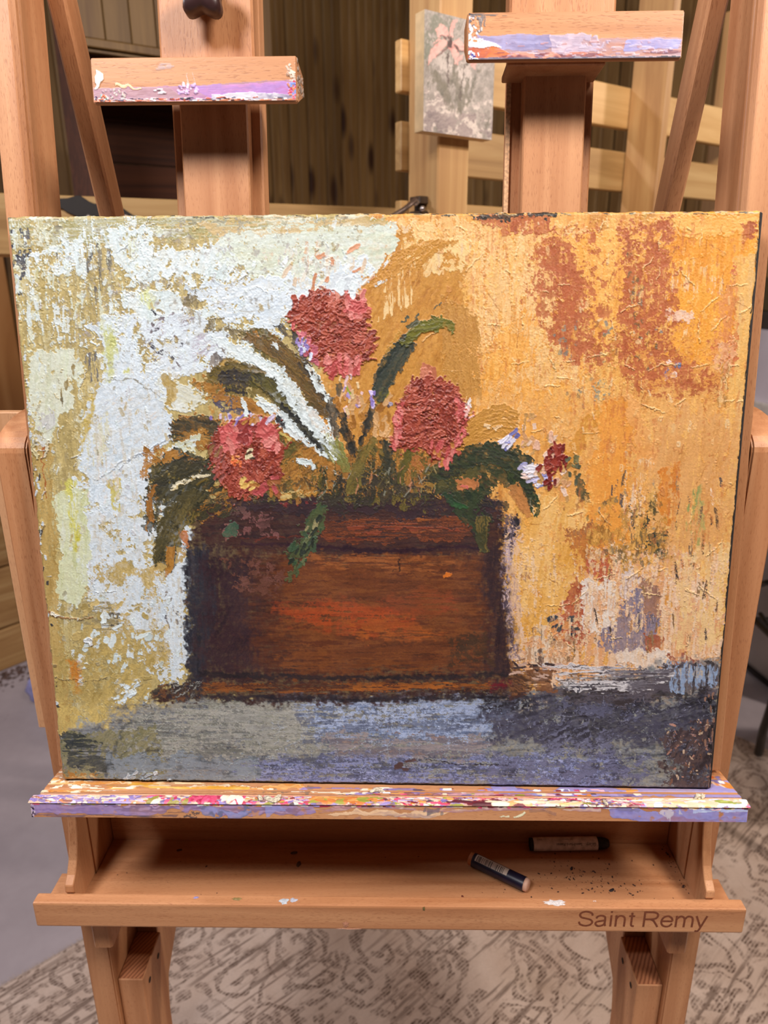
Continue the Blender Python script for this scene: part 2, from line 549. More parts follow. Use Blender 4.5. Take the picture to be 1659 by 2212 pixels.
def paint_big():
    P = Painter(PW, PH, 1120, 934, PHOM, 829.5, 1106.0, seed=11)
    full = [(-20, 430), (1690, 430), (1690, 1760), (-20, 1760)]
    # grounds -----------------------------------------------------------
    P.patch(full, [(178, 158, 98), (196, 174, 112), (210, 188, 124), (184, 166, 110)], ang=90, h=.1, k='vert', mixs=.45)
    P.patch([(800, 430), (1690, 430), (1690, 1500), (1080, 1540), (980, 1100), (760, 1000), (700, 760), (760, 620)],
            [(204, 134, 58), (224, 154, 72), (234, 168, 84), (242, 180, 98), (228, 156, 74)], ang=90, e=(16, 8), h=.15, k='vert', mixs=.3, soft=22)
    P.patch([(760, 560), (860, 500), (1010, 520), (1020, 700), (1040, 900), (1010, 1080), (780, 1100), (600, 1080), (470, 900), (700, 860), (800, 700)],
            [(176, 114, 42), (196, 134, 54), (206, 146, 64), (186, 126, 52)], ang=62, e=(18, 8), h=.3, k='mid', mixs=.6, soft=14)
    W1 = [(214, 228, 224), (226, 238, 236), (232, 242, 240), (220, 232, 228)]
    CR = [(212, 216, 186), (224, 228, 206), (218, 226, 198)]
    LB = [(208, 222, 228), (220, 232, 238), (228, 238, 242), (214, 226, 232)]
    OC = [(176, 154, 92), (196, 170, 104), (208, 182, 116)]
    # broken colour dragged over the grounds
    Lf = [(30, 480), (600, 480), (420, 700), (330, 900), (300, 1200), (300, 1530), (130, 1590), (90, 1200), (50, 800)]
    P.patch(Lf, [(214, 206, 164), (206, 190, 134), (222, 218, 192)], ang=88, e=(20, 8), cov=.34, f='brkv', h=.25, sm=.7, k='mid')
    P.patch(Lf, [(150, 134, 84), (166, 146, 92), (140, 128, 100)], ang=86, e=(20, 8), cov=.20, f='brkv', h=.12, sm=.6, k='mid')
    P.patch([(120, 480), (800, 480), (620, 650), (400, 720), (260, 800), (120, 700)], [(128, 122, 112), (160, 150, 130), (176, 170, 176)], ang=60, e=(20, 8), cov=.10, f='brk', h=.1, sm=.7)
    P.patch([(300, 560), (800, 540), (640, 690), (560, 760), (300, 840), (200, 760)], W1, ang=70, e=(20, 8), cov=.35, f='brk', h=.4)
    P.patch([(200, 820), (370, 800), (330, 1080), (400, 1260), (390, 1440), (180, 1300), (180, 1000)], [(226, 226, 226), (206, 190, 150), (232, 222, 210)], ang=86, e=(20, 8), cov=.22, f='brkv', h=.2, sm=.7)
    P.patch([(190, 1100), (400, 1060), (400, 1300), (200, 1340)], [(196, 176, 122), (206, 190, 150)], ang=86, e=(20, 8), cov=.22, f='brkv', h=.15, sm=.8)
    Rf = [(1000, 480), (1640, 470), (1600, 900), (1560, 1250), (1120, 1250), (1240, 960), (1040, 860)]
    P.patch(Rf, [(246, 180, 84), (248, 192, 106), (240, 168, 76)], ang=88, e=(20, 8), cov=.30, f='brkv', h=.3, sm=.75, k='mid')
    P.patch(Rf, [(214, 132, 58), (204, 122, 60), (224, 144, 70)], ang=88, e=(20, 8), cov=.22, f='brkv', h=.12, sm=.6, k='mid')
    P.patch([(1000, 500), (1330, 500), (1300, 780), (1240, 950), (1040, 860)], [(248, 204, 144), (244, 192, 122)], ang=88, e=(16, 8), cov=.22, f='brk', h=.35, sm=.8)
    P.patch([(1150, 520), (1290, 520), (1300, 800), (1230, 820), (1140, 640)], [(182, 96, 56), (196, 110, 66)], ang=88, e=(16, 10), cov=.36, f='brkv', h=.15, sm=.9)
    P.patch([(1250, 640), (1380, 640), (1400, 800), (1290, 800)], [(196, 112, 60), (208, 126, 66)], ang=88, e=(16, 10), cov=.40, f='brk', h=.15, sm=.85)
    P.patch([(1330, 480), (1460, 480), (1470, 700), (1350, 720)], [(240, 170, 80), (236, 160, 80)], ang=88, e=(16, 10), cov=.24, f='brkv', h=.3, sm=.9)
    P.patch([(1360, 740), (1580, 760), (1560, 880), (1380, 880)], [(232, 158, 76), (200, 116, 62)], ang=10, e=(16, 10), cov=.4, f='brk', h=.2, sm=.8, soft=8)
    P.patch([(1180, 680), (1560, 700), (1540, 860), (1240, 860)], [(190, 108, 60), (236, 186, 110), (150, 130, 96)], ang=60, e=(16, 10), cov=.16, f='brk', h=.3, sm=.9, k='small')
    P.patch([(1420, 880), (1600, 880), (1580, 1240), (1430, 1240)], [(228, 172, 112), (222, 158, 92)], ang=84, e=(16, 8), cov=.4, f='brkv', h=.12, sm=.7)
    P.patch([(1120, 1100), (1560, 1180), (1540, 1440), (1130, 1430)], [(150, 116, 90), (176, 130, 96), (196, 160, 140)], ang=88, e=(16, 8), cov=.14, f='brkv', h=.12, sm=.8, k='small')
    P.patch([(1130, 1180), (1560, 1200), (1540, 1440), (1130, 1430)], [(244, 214, 184), (240, 200, 150)], ang=88, e=(16, 8), cov=.25, f='brkv', h=.3, sm=.85)
    # ---------------------------------------------------------- left side
    P.patch([(20, 470), (840, 468), (840, 520), (500, 512), (230, 520), (20, 540)], [(150, 146, 120), (198, 198, 170), (172, 164, 110), (214, 218, 204)], ang=4, cov=.8, f='brkh', h=.15, k='horz')
    P.patch([(15, 470), (120, 470), (110, 600), (90, 700), (30, 700)], [(200, 192, 140), (224, 226, 204), (178, 164, 110)], cov=.5, f='brk')
    P.dabs([(22, 500), (60, 500), (70, 560), (45, 640), (30, 600)], 26, (4, 12), (3, 7), (70, 110), [(60, 62, 74), (92, 92, 96), (110, 100, 92)], h=.1, cov=.6)
    P.patch([(70, 540), (160, 520), (170, 560), (130, 600), (80, 590)], W1, cov=.55, f='brk', h=.25)
    P.patch([(225, 495), (310, 490), (340, 520), (315, 545), (300, 590), (270, 600), (262, 570), (235, 540)], W1, e=(8, 6), cov=.85, h=.3)
    P.patch([(120, 500), (215, 505), (215, 560), (190, 600), (150, 580)], W1, e=(8, 6), cov=.5, f='brkv', h=.3)
    for x, y, l in ((215, 575, 50), (192, 560, 30), (235, 560, 26), (205, 640, 22), (120, 560, 16)):
        P.line([(x - 2, y - l), (x + 2, y), (x, y + l)], [9, 13, 5], [(96, 94, 92), (136, 128, 106)], cov=.6, f='vfin', ang=90, h=.1)
    P.patch([(275, 555), (330, 530), (430, 535), (480, 520), (520, 560), (500, 600), (440, 620), (430, 590), (350, 600), (300, 610)], W1, ang=80, e=(8, 7), cov=.92, h=.3)
    P.patch([(470, 500), (560, 490), (700, 480), (850, 478), (862, 520), (820, 575), (760, 640), (690, 610), (640, 650), (560, 600), (520, 570), (470, 560)],
            [(210, 218, 192), (220, 228, 206), (226, 234, 220), (216, 226, 210)], ang=10, e=(12, 6), cov=.97, h=.22, k='horz')
    P.patch([(430, 478), (840, 472), (840, 492), (640, 500), (440, 504)], [(190, 164, 96), (212, 184, 130), (226, 222, 196)], ang=3, cov=.65, f='brkh')
    P.patch([(400, 610), (640, 600), (790, 560), (800, 600), (740, 640), (640, 690), (600, 730), (560, 700), (480, 690), (430, 660)], LB, ang=20, e=(12, 8), cov=.88, f='brk', h=.3)
    P.patch([(560, 540), (700, 520), (780, 545), (760, 600), (660, 620)], [(226, 206, 178), (224, 226, 214), (214, 176, 140)], ang=70, cov=.35, f='brkv', h=.1)
    P.dabs([(600, 560), (860, 520), (840, 620), (640, 690)], 40, (5, 22), (2, 6), (20, 80), [(232, 240, 238), (226, 204, 176), (214, 150, 110), (238, 232, 214)], h=.3)
    P.patch([(385, 645), (420, 630), (430, 660), (470, 680), (560, 720), (560, 745), (500, 730), (440, 715), (395, 690)], [(70, 66, 66), (130, 116, 84), (170, 152, 100)], cov=.6, f='brk', h=.1)
    # white knife slab with a lime smudge
    P.patch([(262, 632), (380, 628), (395, 670), (380, 690), (400, 720), (330, 740), (300, 720), (290, 680), (255, 650)], W1, ang=85, e=(5, 5), h=.35, cov=.98)
    P.line([(308, 632), (322, 650), (330, 668)], [30, 22, 6], [(202, 204, 90), (214, 214, 120), (222, 228, 170)], ang=90, soft=5, h=0)
    P.patch([(310, 690), (420, 680), (480, 720), (500, 770), (420, 820), (350, 810), (310, 760)], [(196, 190, 200), (224, 234, 238), (226, 236, 240), (150, 142, 156)], e=(10, 8), cov=.9, ang=30, h=.28)
    P.dabs([(330, 640), (370, 660), (420, 790), (340, 800), (320, 740)], 26, (3, 10), (2, 4), (0, 180), [(70, 66, 74), (128, 118, 120), (168, 150, 104)], h=.1, cov=.6)
    P.patch([(178, 712), (290, 676), (296, 760), (310, 830), (270, 850), (225, 840), (222, 740)], LB, ang=88, e=(6, 5), h=.35, cov=.95)
    P.line([(232, 705), (240, 770), (236, 830)], [26, 24, 8], [(214, 216, 160), (204, 206, 130), (222, 226, 190)], ang=90, soft=6, h=0)
    P.line([(278, 800), (274, 850)], [12, 6], [(206, 206, 130), (196, 190, 110)], ang=90, soft=4, h=0)
    P.patch([(62, 752), (150, 750), (178, 790), (165, 850), (130, 930), (95, 980), (66, 900)], CR, ang=80, e=(9, 6), h=.28, cov=.95, k='vert')
    P.patch([(60, 860), (110, 900), (110, 980), (66, 990)], [(204, 202, 196), (222, 224, 214)], cov=.6, h=.2)
    P.line([(160, 790), (138, 850), (130, 880)], [8, 8, 3], [(90, 84, 70), (160, 140, 90)], cov=.6, f='vfin', h=.1)
    P.line([(198, 765), (202, 825)], [24, 20], [(84, 84, 96), (120, 116, 110)], cov=.6, f='vfin', ang=90, h=.1)
    P.patch([(215, 830), (275, 818), (350, 800), (372, 905), (366, 960), (330, 980), (320, 1060), (262, 1110), (215, 1120), (175, 1010), (180, 920)],
            LB + [(226, 224, 220)], ang=35, e=(7, 5), h=.32, k='mid')
    P.patch([(160, 900), (240, 900), (230, 1000), (180, 1020)], [(216, 212, 176), (222, 222, 200)], cov=.45, f='brkv', h=.1)
    P.line([(204, 850), (190, 920), (176, 980)], [10, 12, 5], [(196, 168, 80), (206, 184, 100)], soft=3, h=0)
    P.line([(232, 826), (290, 822), (345, 860)], [2, 2.4, 1.5], [(150, 146, 130)], h=.2)
    P.line([(262, 1016), (300, 985), (355, 952), (372, 938)], [1.6, 2, 1.4], [(176, 186, 196)], h=.45)
    P.line([(210, 1040), (270, 1000), (350, 968)], [1.6, 2, 1.4], [(178, 188, 196)], h=.45)
    P.patch([(350, 800), (440, 848), (452, 872), (400, 890), (356, 880), (345, 840)], [(222, 222, 200), (228, 234, 226), (196, 174, 110)], ang=-20, e=(5, 5), cov=.85, h=.35)
    P.line([(352, 812), (372, 850), (362, 878)], [20, 22, 6], [(186, 158, 92), (196, 168, 104)], e=(3, 3), h=.2)
    # left lower whites
    P.patch([(150, 1050), (400, 1040), (408, 1230), (404, 1460), (372, 1480), (330, 1450), (300, 1380), (262, 1400), (190, 1340), (158, 1200)],
            LB, ang=80, e=(12, 8), cov=.82, f='brk', h=.3)
    P.patch([(112, 1065), (190, 1060), (196, 1280), (170, 1320), (122, 1290), (130, 1200)], [(210, 214, 160), (222, 226, 186), (226, 232, 210)], ang=88, e=(5, 4), h=.3, k='vert')
    P.line([(152, 1040), (160, 1120), (166, 1200)], [30, 18, 5], [(206, 196, 70), (214, 208, 104)], ang=88, cov=.75, f='vfin', soft=5, h=0)
    P.line([(244, 1040), (256, 1110)], [34, 20], [(200, 176, 84), (208, 196, 110)], ang=88, cov=.7, f='brkv', h=.12)
    for q in ([(205, 1225), (270, 1215), (300, 1240), (262, 1262), (215, 1258)], [(296, 1235), (330, 1240), (345, 1300), (312, 1290)], [(330, 1160), (372, 1200), (372, 1250), (340, 1230)],
              [(190, 1330), (240, 1310), (300, 1370), (380, 1360), (404, 1420), (360, 1440), (250, 1420), (170, 1400)], [(372, 1300), (404, 1310), (404, 1400), (385, 1380)]):
        P.patch(q, OC, e=(8, 6), cov=.85, h=.15)
    P.patch([(176, 1300), (240, 1300), (262, 1350), (230, 1385), (180, 1360)], [(92, 84, 72), (156, 142, 104), (190, 170, 112)], cov=.7, f='hfin', ang=10, h=.1)
    P.dabs([(160, 1290), (300, 1300), (404, 1380), (300, 1540), (150, 1500)], 60, (4, 18), (3, 9), (0, 90), W1 + OC, h=.35)
    P.dabs([(240, 1480), (300, 1450), (300, 1500), (236, 1545)], 14, (5, 16), (3, 6), (20, 60), [(226, 238, 240)], h=.4)
    P.patch([(345, 1270), (404, 1180), (408, 1440), (372, 1440)], LB, e=(6, 5), cov=.8, f='brkv', h=.3)
    P.dabs([(345, 1280), (404, 1280), (404, 1360), (350, 1360)], 16, (3, 9), (1.5, 3), (60, 120), [(80, 76, 84), (150, 140, 130)], h=.1, cov=.6)
    # left border strip, ochre runs
    P.patch([(60, 960), (112, 960), (128, 1300), (170, 1660), (120, 1660), (84, 1200)], [(172, 140, 74), (192, 160, 92), (204, 172, 104)], ang=86, e=(6, 4), cov=.85, f='brkv', h=.15, k='vert')
    P.dabs([(22, 560), (46, 700), (84, 1000), (120, 1420), (140, 1640), (120, 1640), (60, 1000), (20, 700)], 110, (3, 8), (1.5, 4), (60, 120), [(70, 66, 64), (212, 220, 222), (150, 128, 84), (206, 178, 108)], h=.45, cov=.8)
    P.line([(104, 955), (98, 980), (92, 990)], [5, 5, 3], [(226, 218, 190)], h=.9)
    P.line([(74, 950), (70, 975), (84, 994)], [8, 6, 8], [(216, 206, 160), (120, 100, 60)], h=.9)
    P.line([(96, 970), (92, 1030), (100, 1080)], [3, 3, 2], [(170, 96, 40)], h=.1)
    P.line([(104, 1326), (128, 1338), (200, 1340)], [4, 4, 2], [(150, 88, 42), (190, 160, 104)], h=.5)
    P.line([(112, 1324), (124, 1334)], [7, 5], [(232, 226, 206)], h=.9)
    P.line([(182, 1390), (196, 1388), (200, 1396)], [10, 12, 6], [(232, 238, 240)], h=.9)
    P.line([(120, 1470), (190, 1475), (245, 1462)], [2, 2, 1.5], [(110, 100, 80)], h=.4)
    P.line([(136, 1598), (220, 1590), (262, 1600)], [3, 2, 2], [(214, 206, 170)], h=.5)
    P.patch([(120, 1400), (330, 1400), (330, 1540), (262, 1600), (130, 1600)], [(176, 150, 82), (192, 166, 98), (206, 178, 104), (170, 148, 88)], ang=60, e=(12, 6), cov=.6, f='brk', h=.15)
    P.line([(160, 1430), (168, 1500)], [20, 14], [(206, 132, 50), (200, 150, 70)], ang=85, soft=6, h=0)
    P.patch([(170, 1560), (270, 1560), (262, 1600), (180, 1600)], [(150, 150, 150), (176, 172, 140)], cov=.5, h=.1)
    # ---------------------------------------------------------- right side fields
    YO = [(234, 160, 66), (244, 174, 80), (249, 186, 98), (240, 166, 72)]
    PE = [(234, 178, 104), (244, 192, 122), (247, 202, 138), (236, 174, 98)]
    TC = [(172, 88, 50), (186, 100, 58), (194, 110, 66), (178, 94, 52)]
    OR = [(232, 148, 44), (240, 160, 54), (246, 172, 66), (236, 152, 46)]
    P.patch([(820, 470), (1080, 470), (1180, 505), (1180, 700), (1100, 780), (1010, 700), (1000, 540), (880, 520)], PE, ang=85, e=(14, 8), cov=.8, f='brkv', h=.22, k='vert')
    P.patch([(850, 500), (930, 480), (1030, 510), (1010, 580), (930, 590)], [(236, 204, 160), (244, 206, 140), (214, 150, 80)], cov=.7, f='brk', h=.3)
    P.patch([(840, 560), (900, 520), (960, 560), (880, 660), (820, 700)], [(232, 180, 100), (244, 210, 150), (210, 150, 72)], ang=62, cov=.4, f='vfin', h=.2)
    P.patch([(1020, 770), (1180, 640), (1260, 760), (1280, 860), (1240, 950), (1120, 950), (1020, 900)], PE + YO, ang=85, e=(12, 8), cov=.85, f='brk', h=.22)
    P.patch([(1020, 470), (1190, 466), (1200, 505), (1090, 510)], TC, e=(8, 6), h=.35)
    P.patch([(1195, 505), (1260, 500), (1350, 500), (1350, 700), (1290, 760), (1262, 640), (1240, 560)], YO, ang=87, e=(8, 6), h=.3, k='vert')
    P.patch([(1160, 530), (1215, 510), (1250, 560), (1262, 640), (1275, 760), (1240, 800), (1190, 740), (1215, 660), (1150, 600)], TC, e=(9, 8), cov=.93, h=.18)
    P.patch([(1140, 560), (1200, 590), (1210, 660), (1180, 700), (1150, 640)], PE, e=(6, 8), cov=.7, h=.3)
    P.patch([(1335, 500), (1440, 475), (1470, 520), (1442, 560), (1450, 640), (1440, 700), (1380, 720), (1350, 680)], TC, e=(7, 6), cov=.95, h=.2)
    P.patch([(1360, 495), (1440, 500), (1430, 530), (1370, 545)], YO, e=(7, 6), cov=.8, h=.3)
    P.patch([(1335, 640), (1450, 680), (1470, 760), (1560, 800), (1560, 850), (1440, 850), (1350, 830)], TC, e=(9, 8), cov=.88, h=.18)
    P.patch([(1470, 470), (1640, 462), (1636, 640), (1600, 700), (1560, 800), (1450, 770), (1440, 640), (1445, 520)], OR, ang=86, e=(8, 6), h=.28, k='vert', mixs=.35)
    P.patch([(1462, 466), (1645, 458), (1640, 500), (1500, 520), (1466, 500)], YO, ang=8, e=(5, 6), h=.35)
    P.patch([(1440, 560), (1580, 570), (1560, 640), (1440, 650)], [(238, 190, 130), (246, 180, 80), (244, 210, 170)], cov=.45, f='vfin', h=.2)
    P.patch([(1596, 480), (1640, 480), (1636, 520), (1600, 520)], TC, e=(5, 5), cov=.9, h=.2)
    P.patch([(1588, 560), (1640, 540), (1610, 900), (1590, 1200), (1560, 1400), (1545, 1400), (1570, 1000)], [(238, 178, 92), (236, 186, 108), (228, 186, 124)], ang=88, e=(5, 4), h=.15, k='vert')
    P.patch([(1560, 640), (1592, 560), (1590, 800), (1560, 860), (1530, 830)], [(206, 112, 64), (226, 150, 84)], ang=88, e=(6, 6), cov=.8, f='brkv', h=.15)
    P.patch([(1450, 640), (1560, 600), (1560, 740), (1470, 760)], OR, cov=.6, f='brkv', h=.2)
    P.patch([(1550, 740), (1590, 730), (1588, 790), (1560, 830), (1545, 800)], [(240, 190, 150), (232, 170, 120)], e=(5, 5), cov=.9, h=.35)
    P.patch([(1545, 795), (1575, 795), (1572, 880), (1548, 880)], [(226, 176, 110), (170, 120, 60), (240, 200, 140)], ang=88, cov=.8, f='vfin', h=.25)
    P.patch([(1440, 665), (1500, 680), (1480, 700), (1440, 690)], [(244, 204, 176)], e=(4, 4), h=.4)
    P.patch([(1020, 860), (1560, 830), (1580, 940), (1560, 1240), (1120, 1240), (1240, 960)], [(226, 158, 82), (236, 176, 100), (230, 164, 84), (222, 156, 86)], ang=75, e=(16, 8), cov=.9, f='brk', h=.15, soft=20)
    P.patch([(1275, 880), (1370, 860), (1360, 1000), (1375, 1160), (1280, 1240), (1260, 1100), (1290, 960)], [(228, 142, 50), (238, 160, 68), (232, 150, 58)], ang=88, e=(6, 6), h=.25, k='vert')
    P.patch([(1225, 980), (1290, 870), (1285, 940), (1235, 1010), (1200, 960)], [(216, 150, 60), (208, 140, 52)], e=(7, 5), h=.2)
    P.patch([(1350, 850), (1380, 870), (1430, 1010), (1410, 1060), (1375, 1000)], [(232, 160, 84), (238, 172, 100)], ang=70, e=(4, 4), h=.3)
    P.patch([(1340, 980), (1400, 1000), (1420, 1100), (1380, 1180), (1350, 1180)], [(240, 204, 160), (232, 170, 96), (246, 214, 176)], ang=88, cov=.5, f='brkv', h=.2)
    P.patch([(1410, 900), (1600, 900), (1590, 1060), (1540, 1260), (1420, 1240)], [(218, 154, 84), (226, 166, 98), (230, 174, 108)], ang=80, e=(12, 5), h=.12, soft=16)
    P.patch([(1420, 1020), (1470, 1000), (1465, 1120), (1440, 1160), (1425, 1100)], [(212, 124, 40), (222, 142, 58)], ang=86, e=(4, 4), cov=.85, f='brkv', h=.15)
    P.patch([(1490, 1060), (1520, 1060), (1516, 1180), (1496, 1190)], [(150, 156, 90), (196, 170, 100)], ang=88, cov=.5, f='vfin', h=.1)
    # right lower: peach, white scrapes, terracotta, grey violet
    P.patch([(1100, 1100), (1260, 1060), (1290, 1240), (1220, 1420), (1100, 1430), (1085, 1240)], [(226, 162, 70), (236, 178, 92), (244, 196, 122)], ang=80, e=(10, 8), cov=.9, h=.2)
    P.patch([(1085, 1160), (1130, 1130), (1120, 1280), (1140, 1420), (1200, 1440), (1100, 1450)], [(236, 204, 178), (232, 190, 150), (180, 150, 150)], ang=86, e=(6, 6), cov=.75, f='brkv', h=.25)
    P.patch([(1280, 1180), (1570, 1200), (1556, 1400), (1546, 1500), (1130, 1500), (1130, 1400), (1250, 1300)], [(236, 190, 150), (242, 206, 172), (228, 170, 124), (224, 160, 110)], ang=86, e=(14, 8), cov=.85, f='brkv', h=.22, k='vert')
    P.patch([(1440, 1180), (1575, 1180), (1556, 1400), (1460, 1420)], [(238, 190, 120), (242, 202, 140), (232, 184, 130)], ang=88, cov=.6, f='brkv', h=.15)
    P.patch([(1220, 1150), (1300, 1140), (1330, 1220), (1310, 1265), (1262, 1240), (1230, 1200)], [(166, 98, 44), (196, 120, 56), (150, 92, 60)], e=(8, 6), cov=.75, h=.15)
    P.patch([(1262, 1215), (1320, 1215), (1325, 1262), (1280, 1265)], [(178, 84, 58), (192, 96, 66)], e=(5, 5), h=.25)
    P.patch([(1240, 1262), (1275, 1262), (1262, 1340), (1256, 1395), (1205, 1380), (1205, 1310)], [(168, 82, 54), (186, 94, 62)], ang=80, e=(8, 7), cov=.9, h=.2)
    P.patch([(1262, 1250), (1330, 1260), (1345, 1310), (1330, 1370), (1270, 1380), (1258, 1300)], [(232, 214, 196), (240, 226, 210), (224, 184, 150)], ang=88, e=(6, 6), cov=.85, f='brkv', h=.3)
    P.patch([(1335, 1240), (1372, 1210), (1392, 1260), (1372, 1300), (1340, 1300)], [(176, 150, 140), (226, 206, 196), (120, 100, 100)], ang=84, cov=.8, f='brkv', h=.15)
    P.patch([(1300, 1370), (1345, 1340), (1370, 1270), (1420, 1280), (1422, 1380), (1400, 1420), (1310, 1410)], [(92, 84, 96), (130, 120, 140), (150, 132, 140), (110, 92, 92)], e=(8, 6), cov=.92, f='brkv', h=.2)
    P.patch([(1380, 1240), (1425, 1280), (1424, 1340), (1390, 1330)], [(156, 112, 92), (170, 124, 100)], e=(5, 5), h=.2)
    P.patch([(1395, 1370), (1440, 1380), (1430, 1420), (1400, 1415)], [(170, 92, 60)], e=(5, 5), h=.2)
    P.patch([(1430, 1415), (1480, 1420), (1510, 1450), (1450, 1450)], [(150, 82, 60), (170, 100, 76), (222, 190, 160)], cov=.8, f='brk', h=.2)
    P.patch([(1340, 1415), (1440, 1410), (1450, 1440), (1400, 1455), (1330, 1440)], [(240, 222, 204), (232, 196, 160)], e=(5, 5), h=.35)
    P.dabs([(1190, 1330), (1250, 1340), (1240, 1400), (1190, 1390)], 14, (6, 13), (4, 8), (0, 90), [(60, 66, 76), (80, 80, 80), (222, 150, 90)], h=.3)
    P.patch([(1150, 1370), (1240, 1375), (1240, 1440), (1130, 1440)], [(120, 92, 64), (196, 150, 110), (236, 210, 180), (84, 70, 66)], cov=.7, f='brk', h=.2)
    P.dabs([(1280, 1040), (1560, 1040), (1560, 1420), (1280, 1420)], 60, (6, 26), (1.5, 4), (75, 105), [(120, 92, 66), (150, 116, 80), (246, 214, 180), (90, 76, 70)], h=.2, cov=.6)
    # dark olive chips
    for q in ([(1242, 1030), (1262, 1040), (1270, 1080), (1255, 1085), (1248, 1060)], [(1358, 1100), (1395, 1108), (1395, 1122), (1365, 1118)], [(1400, 1080), (1422, 1090), (1420, 1122), (1402, 1110)],
              [(1378, 1130), (1400, 1120), (1400, 1190), (1382, 1190)], [(1400, 1160), (1440, 1150), (1436, 1210), (1405, 1200)]):
        P.patch(q, [(48, 56, 50), (86, 78, 48), (120, 90, 50)], e=(4, 5), cov=.8, f='brk', h=.3)
    P.patch([(1300, 1090), (1420, 1060), (1460, 1200), (1340, 1240), (1250, 1180)], [(160, 110, 50), (206, 150, 70), (110, 90, 60)], cov=.4, f='brk', h=.15)
    P.dabs([(1200, 1090), (1440, 1040), (1450, 1220), (1230, 1240)], 44, (3, 12), (2, 5), (50, 130), [(130, 106, 60), (150, 136, 110), (160, 104, 54), (96, 88, 66), (236, 190, 120)], h=.25, cov=.7, sm=.75, rag=.7)
    # blue-grey chips on terracotta
    P.dabs([(1190, 690), (1300, 720), (1310, 860), (1240, 900), (1180, 760)], 24, (3, 10), (2, 5), (60, 110), [(140, 140, 120), (120, 130, 120), (160, 130, 90), (206, 140, 70)], h=.2, cov=.7, sm=.75, rag=.7)
    P.dabs([(1355, 540), (1385, 540), (1392, 700), (1360, 720)], 30, (4, 15), (2, 5), (75, 105), [(130, 106, 76), (140, 122, 100), (110, 94, 60), (226, 170, 100)], h=.2, cov=.65, sm=.75, rag=.7)
    P.dabs([(1280, 690), (1420, 700), (1470, 800), (1300, 790)], 44, (3, 10), (2, 5), (0, 180), [(100, 98, 74), (130, 136, 130), (160, 100, 54), (236, 180, 90), (240, 206, 160), (206, 130, 70)], h=.25, cov=.75, sm=.8, rag=.7)
    P.patch([(1280, 835), (1320, 830), (1322, 860), (1290, 872)], [(150, 150, 128), (170, 160, 130)], e=(7, 6), cov=.7, h=.2)
    P.dabs([(1430, 780), (1470, 775), (1470, 810), (1430, 820)], 8, (5, 9), (3, 5), (30, 90), [(90, 110, 150), (244, 220, 206)], h=.3)
    P.patch([(120, 480), (800, 480), (620, 650), (400, 720), (260, 800), (120, 700)], [(128, 122, 112), (160, 150, 130), (176, 170, 176)], ang=60, e=(20, 8), cov=.07, f='brk', h=.1, sm=.7)
    P.patch(Rf, [(246, 180, 84), (248, 192, 106), (240, 168, 76)], ang=88, e=(20, 8), cov=.10, f='brkv', h=.2, sm=.7, k='mid')
    P.patch(Rf, [(206, 122, 58), (196, 112, 60), (216, 134, 66)], ang=88, e=(20, 8), cov=.08, f='brkv', h=.1, sm=.6, k='mid')
    P.patch([(1150, 500), (1300, 500), (1310, 800), (1230, 820), (1140, 640)], [(176, 90, 50), (190, 102, 60)], ang=88, e=(20, 10), cov=.42, f='brk', h=.15, sm=.9)
    P.patch([(1330, 480), (1460, 480), (1470, 700), (1450, 780), (1350, 760)], [(176, 90, 50), (190, 102, 60)], ang=88, e=(20, 10), cov=.38, f='brk', h=.15, sm=.9)
    P.patch([(1350, 760), (1560, 790), (1560, 850), (1360, 860)], [(176, 90, 50), (190, 102, 60)], ang=10, e=(16, 8), cov=.4, f='brk', h=.15, sm=.85)
    P.patch([(30, 480), (330, 480), (300, 700), (60, 760)], W1 + CR, ang=80, e=(20, 8), cov=.26, f='brkv', h=.35, sm=.9)
    P.patch([(1340, 640), (1580, 740), (1570, 860), (1380, 860)], [(180, 94, 52), (236, 166, 80), (196, 110, 60)], ang=10, e=(16, 10), cov=.28, f='brk', h=.2, sm=.85, k='small')
    P.patch([(200, 820), (370, 800), (330, 1080), (400, 1260), (390, 1440), (180, 1300), (180, 1000)], [(226, 226, 226), (206, 196, 170), (232, 222, 210)], ang=86, e=(20, 8), cov=.12, f='brkv', h=.2, sm=.7)
    P.patch([(1130, 1180), (1560, 1200), (1540, 1440), (1130, 1430)], [(244, 214, 184), (240, 200, 150), (160, 120, 100)], ang=88, e=(16, 8), cov=.16, f='brkv', h=.3, sm=.85, k='small')
    P.patch([(1420, 880), (1600, 880), (1580, 1240), (1430, 1240)], [(228, 172, 112), (222, 158, 92)], ang=84, e=(16, 8), cov=.25, f='brkv', h=.12, sm=.6)
    # knife scratches and cracks over the warm side
    rg = P.rg
    for _ in range(170):
        x = rg.uniform(880, 1620); y = rg.uniform(480, 1420)
        L = rg.uniform(8, 55); a = math.radians(rg.choice([90, 88, 80, 10, 5, -30, 40]) + rg.normal(0, 8))
        cl = [(170, 104, 44)] if rg.random() < .5 else [(252, 214, 150)]
        P.line([(x, y), (x + L / 2 * math.cos(a) + rg.normal(0, 1.5), y - L / 2 * math.sin(a)), (x + L * math.cos(a), y - L * math.sin(a))], [1.2, 2.0, 1.0], cl, h=.5 if cl[0][0] > 200 else 0, e=(1.5, 1.5), sm=.75)
    for _ in range(110):
        x = rg.uniform(60, 820); y = rg.uniform(480, 1480)
        if x > 400 and y > 700: continue
        L = rg.uniform(8, 50); a = math.radians(rg.choice([90, 85, 70, 30, 10, 150]) + rg.normal(0, 8))
        cl = [(150, 136, 96)] if rg.random() < .5 else [(236, 242, 238)]
        P.line([(x, y), (x + L / 2 * math.cos(a) + rg.normal(0, 1.5), y - L / 2 * math.sin(a)), (x + L * math.cos(a), y - L * math.sin(a))], [1.0, 1.8, 1.0], cl, h=.5 if cl[0][0] > 200 else 0, e=(1.5, 1.5), sm=.7)
